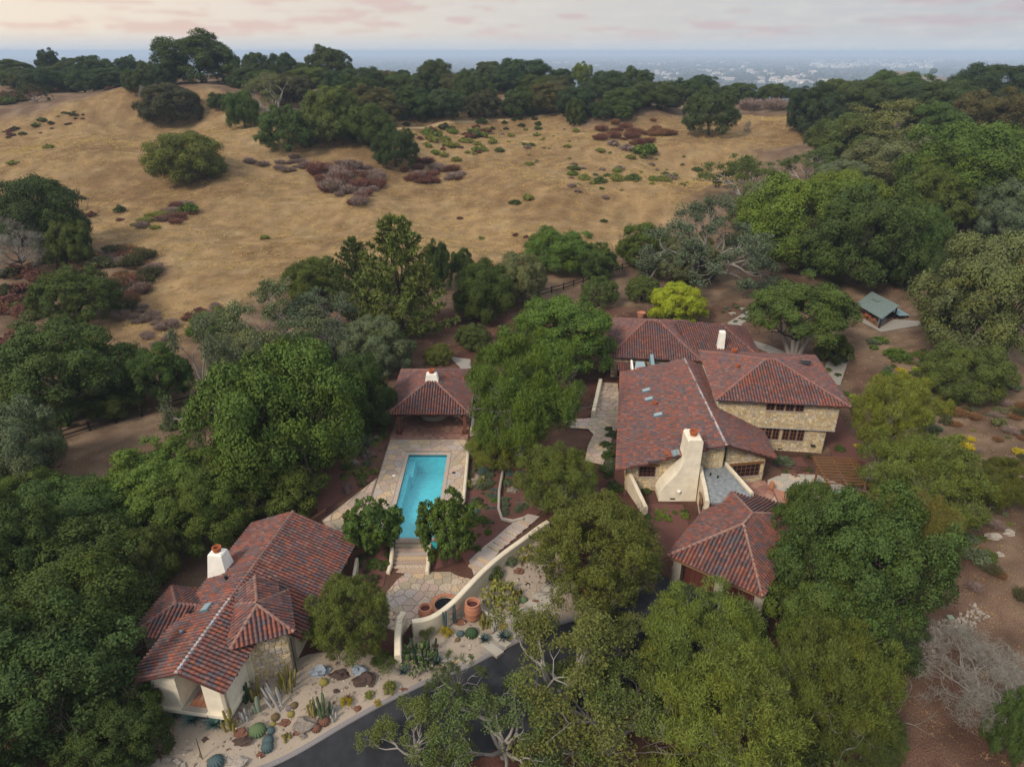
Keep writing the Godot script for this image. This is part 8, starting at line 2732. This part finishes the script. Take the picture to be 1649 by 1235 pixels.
	scatter("shrub", "understory", poly([-61.5, -71.3, -38.7, -79.8, -27.9, -63.7, -29.7, -53, -36, -49.8, -47.6, -49.9]), 34, 1.2, 2.6, 0.7, ["deep", "oak"], "understory bush between the left oaks", "understory of the left grove", "shrub")
	scatter("shrub", "understory", poly([-32.3, -94.9, -18.6, -91.1, -16, -75.1, -18.2, -63.8, -25.2, -66.3]), 27, 1.12, 2.7, 0.8, ["deep", "oak", "grey"], "bush in the grove left of the pool house", "bushes left of the pool house", "shrub")
	scatter("shrub", "slope_shrub", poly([50.3, -87.1, 62.6, -93.9, 68.3, -81.8, 48.2, -50.6, 41, -46.7, 49.5, -64, 48.4, -76.3]), 46, 0.5, 1.5, 0.7, ["olive", "grey", "brown", "khaki"], "shrub on the dry right-hand slope", "dry slope shrubs", "shrub")
	scatter("twiggy", "dry_shrub", poly([54.9, -79.5, 66.4, -78.8, 45.2, -45.4, 40.1, -44.2, 48.4, -62]), 40, 0.5, 1.3, 0.6, ["mauve", "rust", "brown"], "dry shrub on the right-hand slope", "dry brown slope shrubs", "shrub")
	scatter("shrub", "garden_shrub", poly([54.3, -97.9, 59.9, -97.7, 59.5, -88, 51.9, -83.2, 52, -90.7]), 18, 0.5, 1.5, 0.8, ["bright", "olive", "grey"], "leafy shrub in the garden below the shed", "garden shrubs below the shed", "shrub")
	scatter("spiky", "garden_plant", poly([35.7, -115.1, 40.1, -111.5, 39.3, -103.4, 35.7, -106.4]), 18, 0.3, 0.8, 0.8, ["grey", "olive", "rust", "blue"], "plant in the dry garden behind the rear wing", "dry garden plants", "shrub")
	shrub("shrub", "broom_bush", 52.3, -67.5, 1.14, 0.94, "yellow", "large yellow-flowering bush on the right slope", "bush")
	shrub("shrub", "broom_bush", 51.7, -65.5, 0.92, 0.57, "yellow", "yellow bush just below the large flowering one", "bush")
	shrub("shrub", "broom_bush", 53.9, -69.0, 0.68, 0.42, "yellow", "small yellow bush above the large flowering one", "bush")
	shrub("shrub", "broom_bush", 54.8, -87.0, 0.98, 0.62, "yellow", "yellow-leaved bush left of its twin below the shed", "bush")
	shrub("shrub", "broom_bush", 57.0, -87.0, 1.07, 0.58, "maple", "yellow-green bush right of its twin below the shed", "bush")
	shrub("shrub", "broom_bush", 40.6, -68.5, 0.68, 0.40, "yellow", "yellow-leaved bush beside the pergola", "bush")
	shrub("shrub", "evergreen_bush", 59.1, -89.0, 1.08, 0.73, "deep", "dark round bush above the yellow pair", "bush")
	shrub("shrub", "evergreen_bush", 56.0, -91.0, 2.12, 1.52, "bright", "tall bright green bush below the shed", "bush")
	shrub("shrub", "evergreen_bush", 56.4, -96.5, 1.43, 0.84, "lime", "lime bush in front of the shed", "bush")
	shrub("shrub", "lavender_bush", 30.5, -65.0, 1.38, 0.81, "grey", "grey-green mounded bush below the tower wall", "bush")
	shrub("shrub", "evergreen_bush", 38.1, -68.0, 0.88, 0.64, "oak", "green bush at the tower's right corner", "bush")
	shrub("spiky", "climbing_plant", 33.7, -66.0, 0.53, 0.78, "brown", "thin twiggy shrub against the tower wall", "shrub")
	shrub("shrub", "evergreen_bush", 44.7, -79.5, 0.61, 0.67, "maple", "yellow-green sprig bush by the tower's eave corner", "bush")
	scatter("shrub", "bed_plant", poly([29, -63.9, 33.6, -64.3, 32.9, -62.3, 28.6, -61.8]), 12, 0.25, 0.5, 0.8, ["red", "rust", "olive"], "plant in the bed below the tower", "bed plants below the tower", "shrub")
	scatter("shrub", "bed_plant", poly([11.5, -72.9, 12.6, -72.9, 11, -60, 9.7, -62.3]), 26, 0.4, 1, 0.9, ["deep", "grey", "oak"], "plant in the bed along the long eave", "bed plants along the eave", "shrub")
	scatter("shrub", "bed_plant", poly([14.2, -59.9, 15.1, -57.3, 18, -56.7, 17.4, -54.1, 14.3, -54, 13.1, -55.8]), 12, 0.3, 0.7, 0.9, ["lime", "olive", "bright"], "leafy plant in the mulch court under the white chimney", "court plants", "shrub")
	shrub("shrub", "court_shrub", 14.1, -59.5, 0.61, 0.67, "olive", "round shrub under the gable window", "bush")
	shrub("spiky", "court_shrub", 16.2, -59.0, 0.67, 0.52, "brown", "small feathery tree-shrub against the white chimney", "bush")
	scatter("shrub", "bed_plant", poly([-4.7, -67.9, -2.1, -68.4, -1.6, -59.4, -2.1, -53.6, -4.3, -54.4, -4.7, -59.4]), 70, 0.3, 0.8, 0.8, ["grey", "olive", "brush", "brown", "blue", "bright"], "plant in the bed right of the pool", "bed plants right of the pool", "shrub")
	scatter("shrub", "bed_plant", poly([-0.7, -65, 1.8, -66.2, 1, -56.1, -0.8, -56.1]), 30, 0.25, 0.7, 0.8, ["blue", "grey", "olive"], "plant in the mulch behind the stone edging", "bed plants behind the edging", "shrub")
	scatter("shrub", "bed_plant", poly([-18.9, -71.9, -15.3, -73.6, -15.3, -62.7, -17.2, -59.2, -18.5, -60.3]), 54, 0.3, 0.95, 0.8, ["grey", "brown", "olive", "brush", "mauve"], "plant in the bed left of the pool terrace", "bed plants left of the terrace", "shrub")
	scatter("shrub", "bed_plant", poly([-14.5, -50.5, -11.4, -51.6, -10.9, -47.7, -12.9, -46.3]), 22, 0.3, 0.8, 0.8, ["olive", "brown", "bright"], "plant in the bed left of the garden stair", "bed plants left of the stair", "shrub")
	scatter("shrub", "bed_plant", poly([-8.1, -53.3, -4, -55.3, -2.1, -52, -6.1, -50.1]), 12, 0.3, 0.7, 0.8, ["olive", "deep", "rust"], "plant in the bed right of the garden stair", "bed plants right of the stair", "shrub")
	scatter("shrub", "bed_plant", poly([35.8, -64.6, 40.6, -65.9, 37.9, -60, 34.4, -59.8]), 14, 0.3, 0.8, 0.7, ["rust", "red", "olive"], "plant in the mulch beside the pergola", "bed plants beside the pergola", "shrub")
	scatter("shrub", "understory", poly([8.2, -35.3, 16.4, -31.4, 25.3, -31.5, 31, -38.5, 22.3, -43.1, 14.8, -39.9]), 30, 0.8, 2, 0.8, ["deep", "olive", "oak"], "bush under the trees at the lower right", "understory at the lower right", "shrub")
	scatter("shrub", "garden_shrub", poly([45, -91.3, 46.9, -87.2, 44.5, -78, 42.1, -79.8]), 10, 0.4, 1, 0.8, ["deep", "olive"], "shrub in the bed behind the tower", "shrubs behind the tower", "shrub")
	scatter("shrub", "slope_shrub", poly([50.2, -83.2, 58.6, -86.4, 65.8, -78.9, 51.3, -56, 43.1, -50.6]), 30, 0.4, 1.2, 0.7, ["brush", "yellow", "lime", "olive", "grey"], "flowering shrub on the upper right slope", "flowering slope shrubs", "shrub")
	pass

func grass() -> void:
	rng.seed = 15
	var lx := []
	var lc := []
	for i in 26000:
		var p := Vector2(rng.randf_range(-75.0, 90.0), rng.randf_range(-118.0, -24.0))
		if absf(p.x - 4.0) < 27.0 and p.y > -95.0: continue
		if p.x < 0.0 and rng.randf() < 0.5: continue
		if p.x > 24.0 and p.x < 40.0 and p.y > -86.0 and p.y < -52.0: continue
		var s := rng.randf_range(0.2, 0.6)
		lx.append(Transform3D(Basis(Vector3.UP, rng.randf() * TAU) * Basis.from_scale(Vector3(s * 1.3, s * rng.randf_range(0.4, 0.9), s * 1.3)), Vector3(p.x, land(p.x, p.y) - 0.03, p.y)))
		lc.append(tone([Color(0.62, 0.55, 0.5), Color(0.42, 0.36, 0.34), Color(0.9, 0.85, 0.75), Color(0.34, 0.4, 0.3)][rng.randi() % 4], 0.25))
	many("dry_weeds", P.tuft[0], M.leaf_grass, lx, lc)
	get_child(get_child_count() - 1).set_meta("label", "dry weeds and litter on the bare ground between the trees")
	var xf := []
	var cl := []
	var b := Rect2(meadow[0], Vector2.ZERO)
	for p in meadow: b = b.expand(p)
	for i in 110000:
		var p := b.position + Vector2(rng.randf(), rng.randf()) * b.size
		if not Geometry2D.is_point_in_polygon(p, meadow): continue
		var s := rng.randf_range(0.35, 0.9)
		if wild.get_noise_2d(p.x * 5.0, p.y * 5.0) < -0.12 and rng.randf() < 0.6: continue
		xf.append(Transform3D(Basis(Vector3.UP, rng.randf() * TAU) * Basis.from_scale(Vector3(s * 1.4, s * rng.randf_range(0.6, 1.1), s * 1.4)), Vector3(p.x, land(p.x, p.y) - 0.03, p.y)))
		var c: Color = ground_colour(p.x, p.y)
		cl.append(tone(Color(1.0, c.g / c.r * 1.56, c.b / c.r * 2.3) * rng.randf_range(0.45, 1.2), 0.18))
	many("dry_grass", P.tuft[0], M.leaf_grass, xf, cl)
	get_child(get_child_count() - 1).set_meta("label", "dry golden grass over the hillside meadow")
